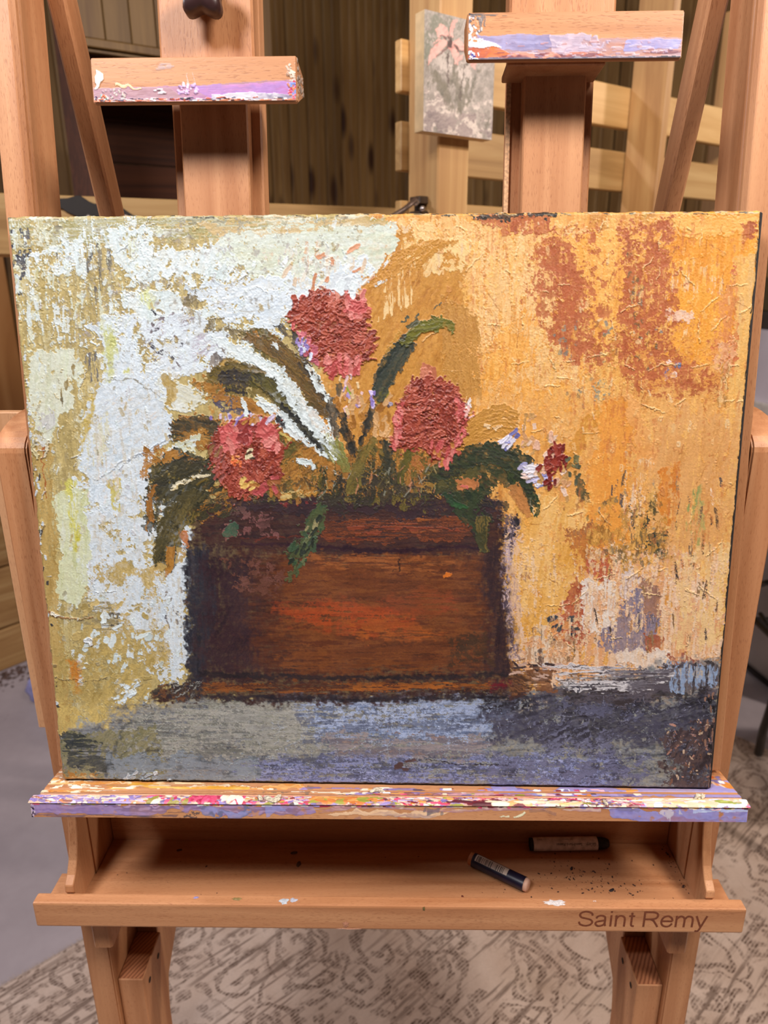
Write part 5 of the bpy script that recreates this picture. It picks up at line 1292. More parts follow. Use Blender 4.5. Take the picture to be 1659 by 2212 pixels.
def dabs_left(P):
    w, h = 157, 31
    P.patch([(-5, 21), (60, 20), (110, 17.5), (162, 15.5), (162, 34), (-5, 34)], [(150, 116, 150), (160, 124, 170), (150, 108, 170)], ang=0, e=(.5, .4), h=.1, sm=.72, k='hfin')
    P.patch([(75, 20), (162, 16.5), (162, 28), (90, 28)], [(172, 110, 172), (160, 120, 190), (186, 128, 190)], ang=0, e=(.6, .4), sm=.8, h=.1)
    P.patch([(-5, 20), (60, 21), (70, 29), (-5, 30)], [(150, 118, 120), (160, 132, 130)], ang=0, e=(.8, .4), sm=.6)
    P.patch([(90, 26), (120, 24.5), (158, 26.5), (158, 30), (90, 30)], [(150, 150, 170), (190, 190, 196), (120, 124, 140)], ang=0, e=(.6, .4), h=.5)
    P.patch([(-5, 29.5), (160, 29.2), (160, 34), (-5, 34)], [(54, 50, 62), (90, 84, 100), (190, 120, 80), (120, 110, 120)], ang=0, e=(.5, .5), cov=.85, f='horz', h=.6)
    P.line([(1.5, 8), (2.6, 15), (1.8, 23)], [1, 5, 2], [(240, 232, 226)], h=1.2)
    P.line([(14, 19), (22, 20), (40, 21)], [3, 3, 1], [(240, 202, 160)], h=1)
    P.dabs([(8, 22), (24, 21), (26, 30), (6, 30)], 22, (.6, 1.6), (.4, .9), (0, 180), [(176, 168, 160), (190, 182, 174), (150, 132, 140)], h=.8)
    P.dabs([(1, 26), (14, 27), (14, 31), (1, 31)], 18, (.6, 1.8), (.4, .9), (0, 180), [(220, 110, 70), (120, 180, 176), (60, 50, 90), (240, 230, 220)], h=1.2)
    P.dabs([(66, 19), (80, 18), (80, 25), (64, 25)], 26, (.6, 2), (.5, 1.4), (0, 180), [(214, 190, 220), (190, 160, 210)], h=1.2)
    P.line([(72, 12), (72.6, 19)], [1, 2], [(214, 180, 170)], sm=.7); P.line([(75, 11), (75.5, 19)], [.6, 1.2], [(220, 190, 180)], sm=.7)
    P.dabs([(44, 22), (56, 22), (56, 25), (44, 25)], 12, (.8, 2), (.4, .8), (-10, 10), [(230, 216, 226)], h=1.2)
    P.dabs([(50, 4), (60, 4), (60, 8), (50, 8)], 8, (2, 4), (.6, 1.2), (-5, 5), [(170, 150, 150)], h=.2, sm=.5)
    P.dabs([(149, 6), (156, 4), (157, 17), (150, 17)], 26, (.6, 2), (.5, 1.1), (0, 180), [(190, 178, 162), (206, 194, 178), (170, 140, 120)], h=.8, sm=.8)
    P.dabs([(149, 17), (157, 17), (157, 29), (152, 29)], 24, (.8, 2), (.5, 1.2), (0, 180), [(190, 60, 80), (120, 140, 200), (196, 120, 80), (220, 90, 110)], h=.8)
    P.dabs([(5, 28.4), (150, 27.8), (150, 31), (5, 31)], 90, (.6, 3), (.3, .7), (-8, 8), [(60, 56, 74), (210, 206, 210), (190, 90, 60), (90, 90, 110), (220, 200, 190)], h=1)


def dabs_right(P):
    P.patch([(-5, 16), (30, 15), (90, 17), (165, 19), (165, 34), (-5, 34)], [(142, 124, 146), (158, 140, 160), (170, 130, 130)], ang=0, e=(.8, .5), sm=.75, h=.1)
    P.patch([(6, 15), (40, 14), (80, 18), (60, 26), (20, 25)], [(134, 140, 190), (150, 152, 196), (120, 124, 170)], ang=0, e=(1, .6), sm=.85, h=.2)
    P.patch([(118, 19), (160, 19.5), (158, 26), (116, 27)], [(138, 144, 200), (156, 160, 210)], ang=0, e=(1, .6), sm=.85, h=.2)
    P.patch([(60, 15), (100, 15), (110, 27), (64, 28)], [(196, 176, 190), (170, 156, 176), (210, 196, 204)], ang=20, e=(1, .8), cov=.7, f='small', h=.4)
    P.patch([(-2, 24), (20, 22), (34, 28), (20, 31), (-2, 31)], [(190, 96, 50), (206, 112, 60), (170, 80, 50)], ang=0, e=(.8, .6), cov=.95, h=.5)
    P.patch([(20, 27), (165, 27), (165, 31), (20, 31)], [(170, 84, 60), (190, 110, 84), (120, 70, 80), (206, 140, 120)], ang=0, e=(.8, .6), cov=.8, f='horz', h=.5)
    P.patch([(-5, 30.6), (165, 30.6), (165, 35), (-5, 35)], [(52, 52, 66), (100, 100, 120), (140, 140, 156)], ang=0, e=(.4, .4), h=.6)
    P.patch([(0, 17), (10, 18), (26, 23), (14, 24), (0, 23)], [(246, 240, 240), (236, 230, 236)], ang=-15, e=(.6, .6), h=1.2)
    P.dabs([(0, 1), (10, 3), (10, 20), (0, 20)], 40, (.6, 2), (.5, 1.2), (0, 180), [(206, 130, 90), (200, 190, 196), (110, 104, 110), (224, 214, 214)], h=.8)
    P.line([(9, 2), (10.5, 12)], [3, 2], [(120, 112, 110)], h=.2); P.line([(14, 2), (14.6, 9)], [1.6, 1.2], [(120, 104, 96)], h=.2)
    P.patch([(0, .0), (34, .0), (34, 1.8), (0, 2)], [(60, 60, 66), (110, 100, 96)], ang=0, e=(.4, .4), cov=.6, f='hfin')
    P.dabs([(0, 26), (8, 27), (8, 32), (0, 32)], 20, (.6, 1.6), (.4, 1), (0, 180), [(60, 60, 140), (236, 232, 240), (130, 190, 196)], h=1.1)
    P.dabs([(30, 20), (160, 20), (160, 30), (30, 30)], 70, (1, 5), (.3, .9), (-8, 8), [(180, 170, 190), (150, 140, 170), (176, 120, 110), (190, 180, 196)], h=.4, cov=.7, sm=.55)


hl = holder(0.0868, 0.2444, 0.5855, 0.6175, .020, dabs_left, 1, 31, -.020)
hr = holder(0.3731, 0.5344, 0.6125, 0.6455, .020, dabs_right, -1, 37, -.006)
# end paint blobs on the left holder's right end
rr = random.Random(9)
bb = bmesh.new()
for k in range(60):
    s_ = rr.uniform(.0006, .0018)
    y = rr.uniform(-.018, .018); z = rr.uniform(.588, .615)
    if z < .588 + (y + .02) * .4 : z += .012
    q = bmesh.new(); bmesh.ops.create_icosphere(q, subdivisions=1, radius=s_)
    join(bb, q, Matrix.Translation((.2444, y, z)) @ Matrix.Diagonal((.35, 1.2, 1.4, 1)))
o = obj('dried_paint', bb, plain('crusty_paint', (196, 176, 160), .6, nscale=300, var=.45), hl, smooth=True)
o['kind'] = 'stuff'
# slide boards behind the holders and their clamp knob
sl = obj('slide_board', mbox(0.1310, 0.2068, -.035, -.010, 0.6175, 1.12, .0018), m_bz, hl)
obj('slide_board', mbox(0.4088, 0.4920, -.035, -.010, 0.640, 1.12, .0018), m_bz, hr)
obj('holder_plate', mbox(0.4070, 0.4830, -.034, .0, 0.6165, 0.6215, .0008), m_bz, hr)


def star_knob(cx, cv, n0, r, lobes=5, th=.016):
    b = bmesh.new()
    N = 60
    rings = []
    for (n, s) in ((n0, .86), (n0 + .003, 1.0), (n0 + th - .004, 1.0), (n0 + th, .84), (n0 + th + .001, .4)):
        ring = []
        for k in range(N):
            a = 2 * math.pi * k / N
            q = r * (0.84 + 0.16 * math.cos(lobes * (a - .3))) * s
            ring.append(b.verts.new((cx + q * math.cos(a), -n, cv + q * math.sin(a))))
        rings.append(ring)
    for p, q in zip(rings, rings[1:]):
        for k in range(N):
            b.faces.new((p[k], p[(k + 1) % N], q[(k + 1) % N], q[k]))
    b.faces.new(rings[0]); b.faces.new(rings[-1])
    st = tube([(cx, -n0, cv), (cx, -(-.012), cv)], .006, 16)
    join(b, st)
    return b


obj('clamp_knob', star_knob(0.1725, 0.667, .002, .021), m_knob, hl, smooth=True)
obj('clamp_knob', star_knob(0.4500, 0.72, .002, .021), m_knob, hr, smooth=True)

# ------------------------------------------------ the tray that carries the painting
tu0, tu1 = -0.0146, 0.6365
tray = epart('canvas_tray', mbox(tu0 + .004, tu1 - .001, -.060, .0193, -.0165, 0.0, .0012), m_bx, True)
# grooved top face with paint
def dabs_top(P):
    W = 650
    # x mm from left, y mm from back (0) to groove (80)
    P.patch([(0, 58), (230, 60), (260, 72), (0, 76)], [(226, 190, 130), (206, 140, 70), (236, 214, 170)], ang=0, e=(6, 1.2), cov=.5, f='hfin', h=.3)
    P.line([(20, 66), (60, 66), (130, 65), (220, 67)], [4, 5, 4, 1], CRM, h=.9, cov=.85, f='hfin')
    P.patch([(60, 62), (190, 62), (190, 70), (60, 70)], [(206, 150, 50), (226, 180, 90)], ang=0, e=(4, 1), cov=.55, f='hfin', h=.3)
    P.line([(205, 70), (235, 71)], [4, 2], [(90, 88, 84)], h=.1, sm=.7); P.line([(250, 62), (246, 74)], [8, 8], [(100, 94, 88)], h=.1, sm=.7)
    P.patch([(240, 68), (470, 66), (460, 76), (240, 77)], LAV + [(206, 190, 190)], ang=0, e=(6, 1.2), cov=.6, f='hfin', h=.2)
    P.line([(230, 73), (300, 71), (330, 68)], [2, 4, 1], CRM, h=.9, cov=.85, f='hfin')
    P.patch([(420, 60), (652, 56), (652, 80), (420, 80)], [(120, 124, 190), (138, 140, 204), (150, 150, 196)], ang=0, e=(8, 1.5), cov=.9, f='horz', h=.15, sm=.85)
    P.patch([(330, 72), (500, 72), (500, 80), (330, 80)], [(150, 90, 100), (196, 150, 160), (120, 60, 70)], ang=0, e=(6, 1), cov=.6, f='hfin', h=.3)
    P.patch([(618, 20), (652, 16), (652, 62), (625, 58)], [(220, 170, 80), (232, 190, 90), (200, 130, 60), (230, 200, 170)], ang=70, e=(4, 3), cov=.6, f='mid', h=.2)
    P.dabs([(610, 44), (640, 40), (640, 52), (612, 54)], 24, (2, 5), (1.5, 3), (0, 180), [(150, 120, 60), (240, 226, 220), (120, 110, 160), (196, 96, 50)], h=.4)
    P.dabs([(300, 66), (560, 66), (560, 78), (300, 78)], 60, (2, 7), (1, 2), (-10, 10), ANY, h=.6)
    P.dabs([(0, 40), (40, 40), (60, 76), (0, 78)], 50, (1, 5), (.6, 1.6), (-10, 40), CRM + [(200, 120, 50)], h=.5)


def place_top(u, v, z):
    v = -.058 + .0188 - v                                    # first row lies at the back
    g = np.exp(-((v - .0120) / .0013) ** 2) * .0016          # the routed groove
    return np.stack([u, -v, .0003 + z * np.clip((v - .003) / .004, 0.0, 1) - g], -1)


splash_face('painted_top', tu0 + .0048, tu1 - .0018, -.058, .0188, .0010, place_top, dabs_top, tray, m_bxp, relief=.0010, seed=41)
lip = obj('front_lip', mbox(tu0, tu1, .0195, .0300, -.0175, -.0010, .0014), m_bx, tray)


def dabs_lip(P):
    # x mm, y mm from top (0) to bottom (~20)
    P.patch([(-5, -2), (165, -2), (260, 0), (262, 9), (120, 10), (-5, 13)], LAV, ang=0, e=(3, .8), cov=.98, sm=.88, h=.2, k='hfin')
    P.patch([(-5, 10), (120, 9), (150, 12), (60, 14), (-5, 15)], [(84, 72, 84), (110, 92, 110)], ang=0, e=(3, .6), cov=.75, f='hfin', h=.1, sm=.8)
    P.line([(120, 14), (150, 13), (190, 14)], [1, 3, 1], [(84, 76, 80)], cov=.45, f='fine', h=.05)
    P.line([(152, 5), (178, 9), (205, 6)], [8, 10, 6], [(126, 128, 176), (110, 114, 150), (140, 144, 196)], cov=.85, f='small', h=.15)
    P.line([(216, 6), (240, 5)], [8, 4], [(140, 150, 210)], sm=.7)
    P.patch([(255, 0), (520, 0), (520, 5), (255, 6)], [(196, 160, 176), (170, 130, 150), (210, 190, 190)], ang=0, e=(3, .8), cov=.7, f='hfin', sm=.7)
    P.patch([(265, 8), (330, 6), (395, 2), (380, 9), (330, 13), (280, 12)], [(226, 190, 150), (236, 206, 170), (170, 150, 150)], ang=2, e=(3, 1), cov=.65, f='hfin', h=.2, sm=.8)
    P.line([(355, 4), (375, 5)], [9, 9], [(96, 96, 110)], cov=.6, f='vfin', sm=.8)
    P.line([(335, 14), (345, 16)], [4, 5], [(176, 84, 50)], sm=.6, e=(1, 1))
    P.line([(290, 15), (305, 15)], [4, 3], [(120, 100, 120)], sm=.5)
    P.line([(428, 14), (446, 8), (452, 4)], [2.5, 4, 3], [(222, 222, 190)], h=.5, cov=.8, f='small')
    P.line([(452, 6), (480, 8)], [6, 4], [(110, 92, 100)], sm=.4)
    P.patch([(520, 0), (655, -2), (655, 21), (600, 21), (560, 14), (528, 9)], [(126, 128, 196), (140, 144, 210), (120, 124, 190)], ang=0, e=(4, .9), cov=.96, sm=.9, h=.2)
    P.patch([(575, 10), (640, 12), (640, 20), (560, 20)], [(160, 110, 110), (150, 120, 160)], ang=0, e=(4, 1), cov=.55, f='hfin', sm=.6)
    P.patch([(600, 0), (655, -2), (655, 5), (600, 6)], [(196, 214, 240), (170, 180, 226)], ang=0, e=(2, .8), cov=.8, h=.3)
    P.line([(575, 3), (580, 10), (590, 3)], [14, 10, 8], [(196, 190, 206), (170, 166, 190)], cov=.6, f='vfin', ang=80, h=.3)
    P.line([(528, 1), (552, 6)], [6, 6], [(110, 104, 120)], sm=.5)
    P.dabs([(506, 15), (512, 14), (512, 20), (506, 20)], 7, (1, 3), (.5, 1), (60, 110), [(236, 236, 236)], h=.8)
    P.dabs([(440, 17), (470, 17), (470, 20), (440, 20)], 9, (1, 3), (.4, .8), (-10, 60), [(230, 170, 200)], h=.6)
    P.dabs([(0, -1), (652, -1), (652, 2), (0, 2)], 300, (1, 6), (.5, 1.4), (-8, 8), ANY, h=.6)
    P.dabs([(0, 0), (3, 0), (3, 17), (0, 17)], 20, (.5, 2), (.4, 1), (60, 120), [(60, 50, 66), (196, 180, 200)], h=.6)


def place_lip(u, v, z):
    return np.stack([u, -(.0303) - z, v], -1)


splash_face('painted_front', tu0 + .0012, tu1 - .0012, -.0166, -.0018, .0005, place_lip, dabs_lip, lip, m_bxp, relief=.0007, seed=43)


def dabs_crust(P):
    P.patch([(-5, -5), (660, -5), (660, 20), (-5, 20)], [(200, 150, 110), (190, 160, 170), (206, 176, 150), (160, 120, 120)], ang=0, e=(1, 1), h=.6)
    P.dabs([(0, 0), (200, 0), (200, 13), (0, 13)], 380, (1.2, 6), (.6, 1.8), (-20, 20), CRM + LAV + LAV + [(206, 190, 220), (190, 120, 76), (150, 100, 90)], h=1.3, pw=3, cov=.85)
    P.dabs([(110, 0), (210, 0), (210, 13), (110, 13)], 60, (2, 6), (1.2, 3), (0, 180), MAG + MAG + CRM + [(150, 140, 70)], h=1.6, pw=3)
    P.dabs([(150, 1), (172, 1), (172, 11), (150, 11)], 30, (2, 5), (1.5, 3), (0, 180), MAG, h=1.6, pw=3)
    P.dabs([(174, 0), (192, 0), (192, 7), (174, 7)], 12, (3, 6), (2, 3.4), (0, 180), CRM, h=2.0, pw=3)
    P.dabs([(200, 0), (652, 0), (652, 13), (200, 13)], 900, (1.2, 6), (.6, 1.6), (-20, 20), ANY + [(196, 150, 160), (200, 160, 130), (150, 110, 110), (120, 90, 90), (210, 190, 186)], h=1.3, pw=3, cov=.85)
    P.dabs([(262, 2), (318, 2), (318, 10), (262, 10)], 50, (3, 8), (1.5, 3), (-20, 20), [(206, 140, 70), (220, 160, 90), (150, 150, 60), (200, 120, 60)], h=1.4, pw=3)
    P.dabs([(380, 7), (452, 7), (452, 12), (380, 12)], 20, (4, 10), (1, 2), (-10, 10), [(110, 40, 50), (90, 40, 50)], h=1)
    P.dabs([(424, 8), (500, 7), (500, 12), (424, 12)], 22, (4, 10), (1.5, 2.6), (-10, 10), CRM + [(232, 180, 120)], h=1.8, pw=3)
    P.dabs([(560, 0), (652, 0), (652, 12), (560, 12)], 150, (2, 8), (1, 2.6), (-15, 15), CRM + [(200, 214, 236), (226, 190, 170), (196, 206, 236), (232, 200, 150)], h=1.5, pw=3)
    P.dabs([(620, 6), (645, 6), (645, 9), (620, 9)], 6, (4, 8), (1, 1.6), (-8, 2), [(150, 160, 80)], h=1.3)


def place_crust(u, v, z):
    # a lumpy skin over the lip top: wraps a little over both edges
    v = .0192 + .0318 - v
    e = np.clip(1 - np.abs((v - .0255) / .0062) ** 6, 0, 1)
    return np.stack([u, -v, -.0015 + e * (.0008 + z)], -1)


splash_face('paint_crust', tu0 - .0004, tu1 + .0004, .0192, .0318, .00048, place_crust, dabs_crust, lip, m_bxp, relief=.0008, seed=47)
# a few curled skins of dried paint standing on the lip
rr = random.Random(21)
crumb_cols = [(246, 240, 220), (236, 226, 200), (190, 70, 50), (226, 200, 170), (150, 150, 70), (70, 50, 40)]
b = bmesh.new()
for (u, n_, s_) in ((.205, .028, .0045), (.212, .027, .004), (.196, .026, .003), (.300, .012, .004), (.305, .013, .003), (.595, .019, .004), (.600, .018, .003), (.508, .0305, .003)):
    q = bmesh.new()
    bmesh.ops.create_icosphere(q, subdivisions=2, radius=s_)
    for v in q.verts:
        v.co += Vector((rr.uniform(-1, 1), rr.uniform(-1, 1), rr.uniform(-1, 1))) * s_ * .3
    join(b, q, Matrix.Translation((u, -n_, .0016 if n_ > .02 else .0012)) @ Matrix.Rotation(rr.uniform(0, 3), 4, 'Z') @ Matrix.Diagonal((1.4, .6, .45, 1)))
o = obj('dried_paint', b, plain('pale_dry_paint', (238, 226, 200), .6, nscale=500, var=.4), lip)
o['kind'] = 'stuff'

# ------------------------------------------------ storage shelf below the tray
shelf = epart('storage_shelf', prism([(-.376, -.047), (.3415, -.047), (.3415, -.001), (.3045, -.001), (.3045, .049), (-.3382, .049), (-.3382, -.001), (-.376, -.001)], 'z', .771, .780, .0006), m_bx)
obj('back_panel', box(-.3384, .3048, .049, .060, .752, .905, .001), m_bx, shelf)
for s in (-1, 1):
    prof = [(-.0465, .800), (-.0490, .8035), (-.0480, .8110), (-.0405, .8176), (-.0330, .8290), (-.0275, .8430), (-.0240, .8560), (-.0215, .8700), (-.0200, .8900), (-.0195, .9150), (-.0012, .9150), (-.0012, .7802), (-.046, .7802)]
    x0, x1 = ((-.3478, -.3388) if s < 0 else (.3052, .3142))
    obj('side_panel', prism(prof, 'x', x0, x1, .0008), m_bz, shelf)
slip = obj('front_lip', box(-.3768, .3418, -.0605, -.0472, .7705, .8012, .0022, seg=2), m_bx, shelf)
# engraved lettering, burnt brown
def text_obj(name, body, size, mat, parent, mtx, depth=.0003, shear=0.0, align='LEFT', res=4, spacing=1.0, fit=None):
    cu = bpy.data.curves.new(name, 'FONT')
    cu.body = body; cu.size = size; cu.extrude = depth; cu.align_x = align; cu.resolution_u = res
    cu.space_character = spacing; cu.shear = shear
    o = bpy.data.objects.new(name, cu)
    COL.objects.link(o)
    bpy.context.view_layer.update()
    me = bpy.data.meshes.new_from_object(o)
    bpy.data.objects.remove(o)
    if fit:
        co = np.array([v.co for v in me.vertices])
        x0, x1 = co[:, 0].min(), co[:, 0].max()
        for v in me.vertices: v.co.x = (v.co.x - x0) * fit / (x1 - x0)
    me.materials.clear(); me.materials.append(mat)
    o = bpy.data.objects.new(name, me)
    COL.objects.link(o)
    o.parent = parent; o.matrix_local = mtx
    return o


m_burn = plain('burnt_lettering', (128, 66, 38), .6, nscale=800, var=.25)
GL = {
    'S': (.93, [(1, [(.82, .70), (.74, .87), (.46, .955), (.20, .88), (.12, .72), (.22, .58), (.46, .51), (.72, .43), (.83, .27), (.72, .10), (.46, .035), (.18, .12), (.09, .30)])]),
    'a': (.777, [(1, [(.10, .53), (.20, .66), (.38, .705), (.56, .64), (.60, .48), (.60, .14), (.66, .04)]), (1, [(.60, .40), (.40, .36), (.16, .30), (.09, .18), (.18, .05), (.34, .03), (.54, .12), (.60, .26)])]),
    'i': (.31, [(0, [(.15, .74), (.15, 0)]), (0, [(.15, 1.0), (.15, .89)])]),
    'n': (.777, [(0, [(.12, .74), (.12, 0)]), (1, [(.12, .46), (.22, .64), (.38, .70), (.55, .62), (.60, .46), (.60, .2), (.60, 0)])]),
    't': (.388, [(1, [(.20, .92), (.20, .5), (.20, .16), (.26, .05), (.37, .045)]), (0, [(.04, .69), (.37, .69)])]),
    ' ': (.388, []),
    'R': (1.0, [(0, [(.12, 0), (.12, 1.0)]), (0, [(.12, .955), (.50, .955)]), (1, [(.50, .955), (.72, .92), (.84, .80), (.82, .64), (.70, .53), (.50, .49)]), (0, [(.12, .49), (.50, .49)]), (1, [(.46, .49), (.60, .43), (.70, .32), (.90, 0)])]),
    'e': (.777, [(0, [(.08, .38), (.69, .38)]), (1, [(.69, .38), (.63, .57), (.50, .68), (.37, .705), (.17, .61), (.08, .37), (.15, .13), (.36, .03), (.56, .08), (.68, .24)])]),
    'm': (1.163, [(0, [(.12, .74), (.12, 0)]), (1, [(.12, .50), (.24, .66), (.38, .70), (.52, .62), (.57, .46), (.57, .2), (.57, 0)]), (1, [(.57, .50), (.68, .66), (.83, .70), (.97, .62), (1.02, .46), (1.02, .2), (1.02, 0)])]),
    'y': (.698, [(0, [(.03, .74), (.33, .02)]), (1, [(.62, .74), (.35, .02), (.28, -.16), (.18, -.25), (.05, -.23)])]),
}


def smooth(P, k=6):
    out = [P[0]]
    for i in range(len(P) - 1):
        p0, p1, p2, p3 = P[max(i - 1, 0)], P[i], P[i + 1], P[min(i + 2, len(P) - 1)]
        for j in range(1, k + 1):
            t = j / k
            out.append(tuple(0.5 * (2 * b + (c - a) * t + (2 * a - 5 * b + 4 * c - d) * t * t + (3 * b - a - 3 * c + d) * t ** 3) for a, b, c, d in zip(p0, p1, p2, p3)))
    return out


def lettering(body, x0, z0, cap, width, y, wd=.115):
    b = bmesh.new()
    tot = sum(GL[c][0] for c in body) - .1
    k = width / tot
    cx = 0
    lv = 0
    for c in body:
        adv, strokes = GL[c]
        for sm_, P in strokes:
            P = smooth(P) if sm_ else P
            n = len(P)
            L = []; Rr = []
            for i in range(n):
                a = P[max(i - 1, 0)]; d = P[min(i + 1, n - 1)]
                tx, tz = d[0] - a[0], d[1] - a[1]
                q = math.hypot(tx, tz) + 1e-9
                nx_, nz_ = -tz / q * wd / 2, tx / q * wd / 2
                yy = y - (lv % 3) * .00002
                L.append(b.verts.new((x0 + (cx + P[i][0] + nx_) * k, yy, z0 + (P[i][1] + nz_) * cap)))
                Rr.append(b.verts.new((x0 + (cx + P[i][0] - nx_) * k, yy, z0 + (P[i][1] - nz_) * cap)))
            for i in range(n - 1): b.faces.new((L[i], L[i + 1], Rr[i + 1], Rr[i]))
            lv += 1
        cx += adv
    return b


obj('engraved_lettering', lettering('Saint Remy', .1745, .7781, .0200, .1285, -.0606), m_burn, slip)
# paint spots on the shelf lip
rr = random.Random(5)


def blob(name, pts3, mat, parent, th=.0006):
    b = bmesh.new()
    n = len(pts3)
    c = sum((Vector(p) for p in pts3), Vector()) / n
    nrm = (Vector(pts3[1]) - Vector(pts3[0])).cross(Vector(pts3[2]) - Vector(pts3[0])).normalized()
    V = [b.verts.new(p) for p in pts3]
    cv = b.verts.new(c + nrm * th)
    for i in range(n): b.faces.new((V[i], V[(i + 1) % n], cv))
    return obj(name, b, mat, parent)


def spot(cx, cz, rx, rz, col, n=14, top=False, seed=0, name='paint_spot'):
    r2 = random.Random(seed)
    pts = []
    for k in range(n):
        a = 2 * math.pi * k / n
        q = r2.uniform(.6, 1.15)
        if top: pts.append((cx + rx * q * math.cos(a), cz + rz * q * math.sin(a), .8014))
        else: pts.append((cx + rx * q * math.cos(a), -.0607, cz + rz * q * math.sin(a)))
    return blob(name, pts, plain('paint_' + str(seed), col, .5, nscale=900, var=.2), slip)


spot(-.1215, -.0555, .0055, .0040, (206, 216, 226), top=True, seed=1)
spot(-.1120, -.0540, .0040, .0030, (196, 200, 216), top=True, seed=2)
spot(.1530, -.0540, .0120, .0040, (232, 226, 224), top=True, seed=3, n=22)
spot(.1930, -.0520, .0018, .0012, (226, 220, 220), top=True, seed=4)
spot(-.2120, -.0520, .0030, .0014, (150, 140, 190), top=True, seed=5)
spot(-.1700, -.0530, .0050, .0022, (150, 130, 80), top=True, seed=6)
spot(-.0560, .7722, .0170, .0010, (206, 150, 120), seed=7, n=22)
spot(-.0590, .7775, .0035, .0050, (200, 142, 112), seed=8)
spot(.0200, .7990, .0014, .0032, (120, 110, 60), seed=9)

# brackets under the shelf, slab posts, braces
for s in (-1, 1):
    x0, x1 = ((-.3386, -.3180) if s < 0 else (.2850, .3050))
    b = box(x0, x1, -.030, .006, .7045, .7708, .0022)
    epart('shelf_bracket', b, m_bz)
    x0, x1 = ((-.3384, -.3082) if s < 0 else (.2750, .3048))
    z0 = .612
    prof = [(.008, .05), (.008, z0), (.0735, z0), (.0735, .05)]
    slab = epart('inner_post', prism(prof, 'x', x0, x1, .001), m_bz)
    top = obj('end_grain', box(x0 + .0012, x1 - .0012, .0095, .0722, z0, z0 + .0004, 0), m_end, slab)
    xi = x1 if s < 0 else x0
    for (y, z) in ((.0575, .590), (.0255, .590)):
        b = bmesh.new()
        bmesh.ops.create_circle(b, cap_ends=True, radius=.0036, segments=20, matrix=Matrix.Translation((xi - s * .0004, y, z)) @ Matrix.Rotation(math.pi / 2, 4, 'Y'))
        obj('screw_hole', b, m_dark, slab)
    prof = [(.074, .05), (.074, .60), (.104, .612), (.190, .612), (.178, .500), (.0905, .4871), (.0905, .05)]
    prof = [(.074, .05), (.074, .640), (.215, .640), (.178, .500), (.0860, .480), (.0800, .4405), (.0800, .05)]
    prof = [(.074, .05), (.074, .640), (.262, .640), (.092, .5173), (.085, .4871), (.080, .4405), (.080, .05)]
    epart('rear_brace', prism(prof, 'x', x0 + .004 * (1 if s > 0 else 0), x1 - .004 * (1 if s < 0 else 0), .001), m_bz)
epart('foot_crossbar', box(-.3384, .3048, -.20, -.16, .03, .068, .003), m_bx)
epart('frame_bar', box(-.3384, .3048, .064, .084, .640, .69, .003), m_bx)

# ------------------------------------------------------------------ the painting itself
Pb = paint_big()
pg = empty('oil_painting', (-0.3269, 0.5528, 0.9480))
tag(pg, 'thickly painted oil of three red flowers in a brown box, on the easel', 'painting')
PM = Matrix.Rotation(-TILT, 4, 'X')
pg.rotation_euler = PM.to_euler()


def paint_mat():
    t = NT('oil_paint')
    at = t.n('ShaderNodeAttribute', attribute_name='paint')
    v = t.coords()
    n = t.noise(v, 900, 3, .6)
    c = t.mix(.10, at.outputs['Color'], n, 'OVERLAY')
    t.set(Base_Color=c, Roughness=t.ramp(t.noise(v, 30, 3), [(0.3, (.40,) * 3), (0.7, (.56,) * 3)]))
    t.b.inputs['Specular IOR Level'].default_value = 0.45
    t.bump(n, 0.25, 0.0005)
    return t.m


ny, nx = Pb.Z.shape
s_ = np.linspace(0, 1, nx)[None, :]; t_ = np.linspace(0, 1, ny)[:, None]
# the four corners as measured on the board (it is not quite square)
c00, c10, c11, c01 = (0, .5064), (.6091, .5064), (.6108, .0018), (.0025, .0008)
U_ = (1 - s_) * (1 - t_) * c00[0] + s_ * (1 - t_) * c10[0] + s_ * t_ * c11[0] + (1 - s_) * t_ * c01[0]
V_ = (1 - s_) * (1 - t_) * c00[1] + s_ * (1 - t_) * c10[1] + s_ * t_ * c11[1] + (1 - s_) * t_ * c01[1]
rg = np.random.default_rng(5)


def wob(n, amp, sc):
    k = rg.normal(0, 1, n // sc + 3)
    return np.interp(np.arange(n) / sc, np.arange(len(k)), k) * amp


ed = np.clip(1 - np.minimum(s_, 1 - s_) * nx / 6, 0, 1), np.clip(1 - np.minimum(t_, 1 - t_) * ny / 6, 0, 1)
U_ = U_ + ed[0] * (wob(ny, .0004, 11) + wob(ny, .00012, 3))[:, None]
V_ = V_ + ed[1] * (wob(nx, .00035, 13) + wob(nx, .00012, 3))[None, :]
Zh = Pb.Z.astype(float)
# rounded board edge
dist = np.minimum(np.minimum(s_, 1 - s_) * PW, np.minimum(t_, 1 - t_) * PH)
fall = np.clip(1 - dist / .0022, 0, 1) ** 2 * .0022
pts = np.stack([U_, -(Zh * .00135) + fall, V_], -1)
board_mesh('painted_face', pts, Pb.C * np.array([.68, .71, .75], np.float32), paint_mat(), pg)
m_edge = plain('dark_board_edge', (32, 27, 25), .7, nscale=140, var=.5)
bb = prism([(c01[0] - .0002, c01[1] - .0012), (c11[0] + .0014, c11[1] - .0012), (c10[0] + .0022, c10[1] - .0006), (c00[0] + .0008, c00[1] - .0008)], 'y', .0018, .0165, .001)
obj('board_edge', bb, m_edge, pg)
# ------------------------------------------------------------------ pastel sticks lying in the shelf
EB = Matrix.Translation((0, 0.614, 0)) @ Matrix.Rotation(math.radians(0.76), 4, 'Z')


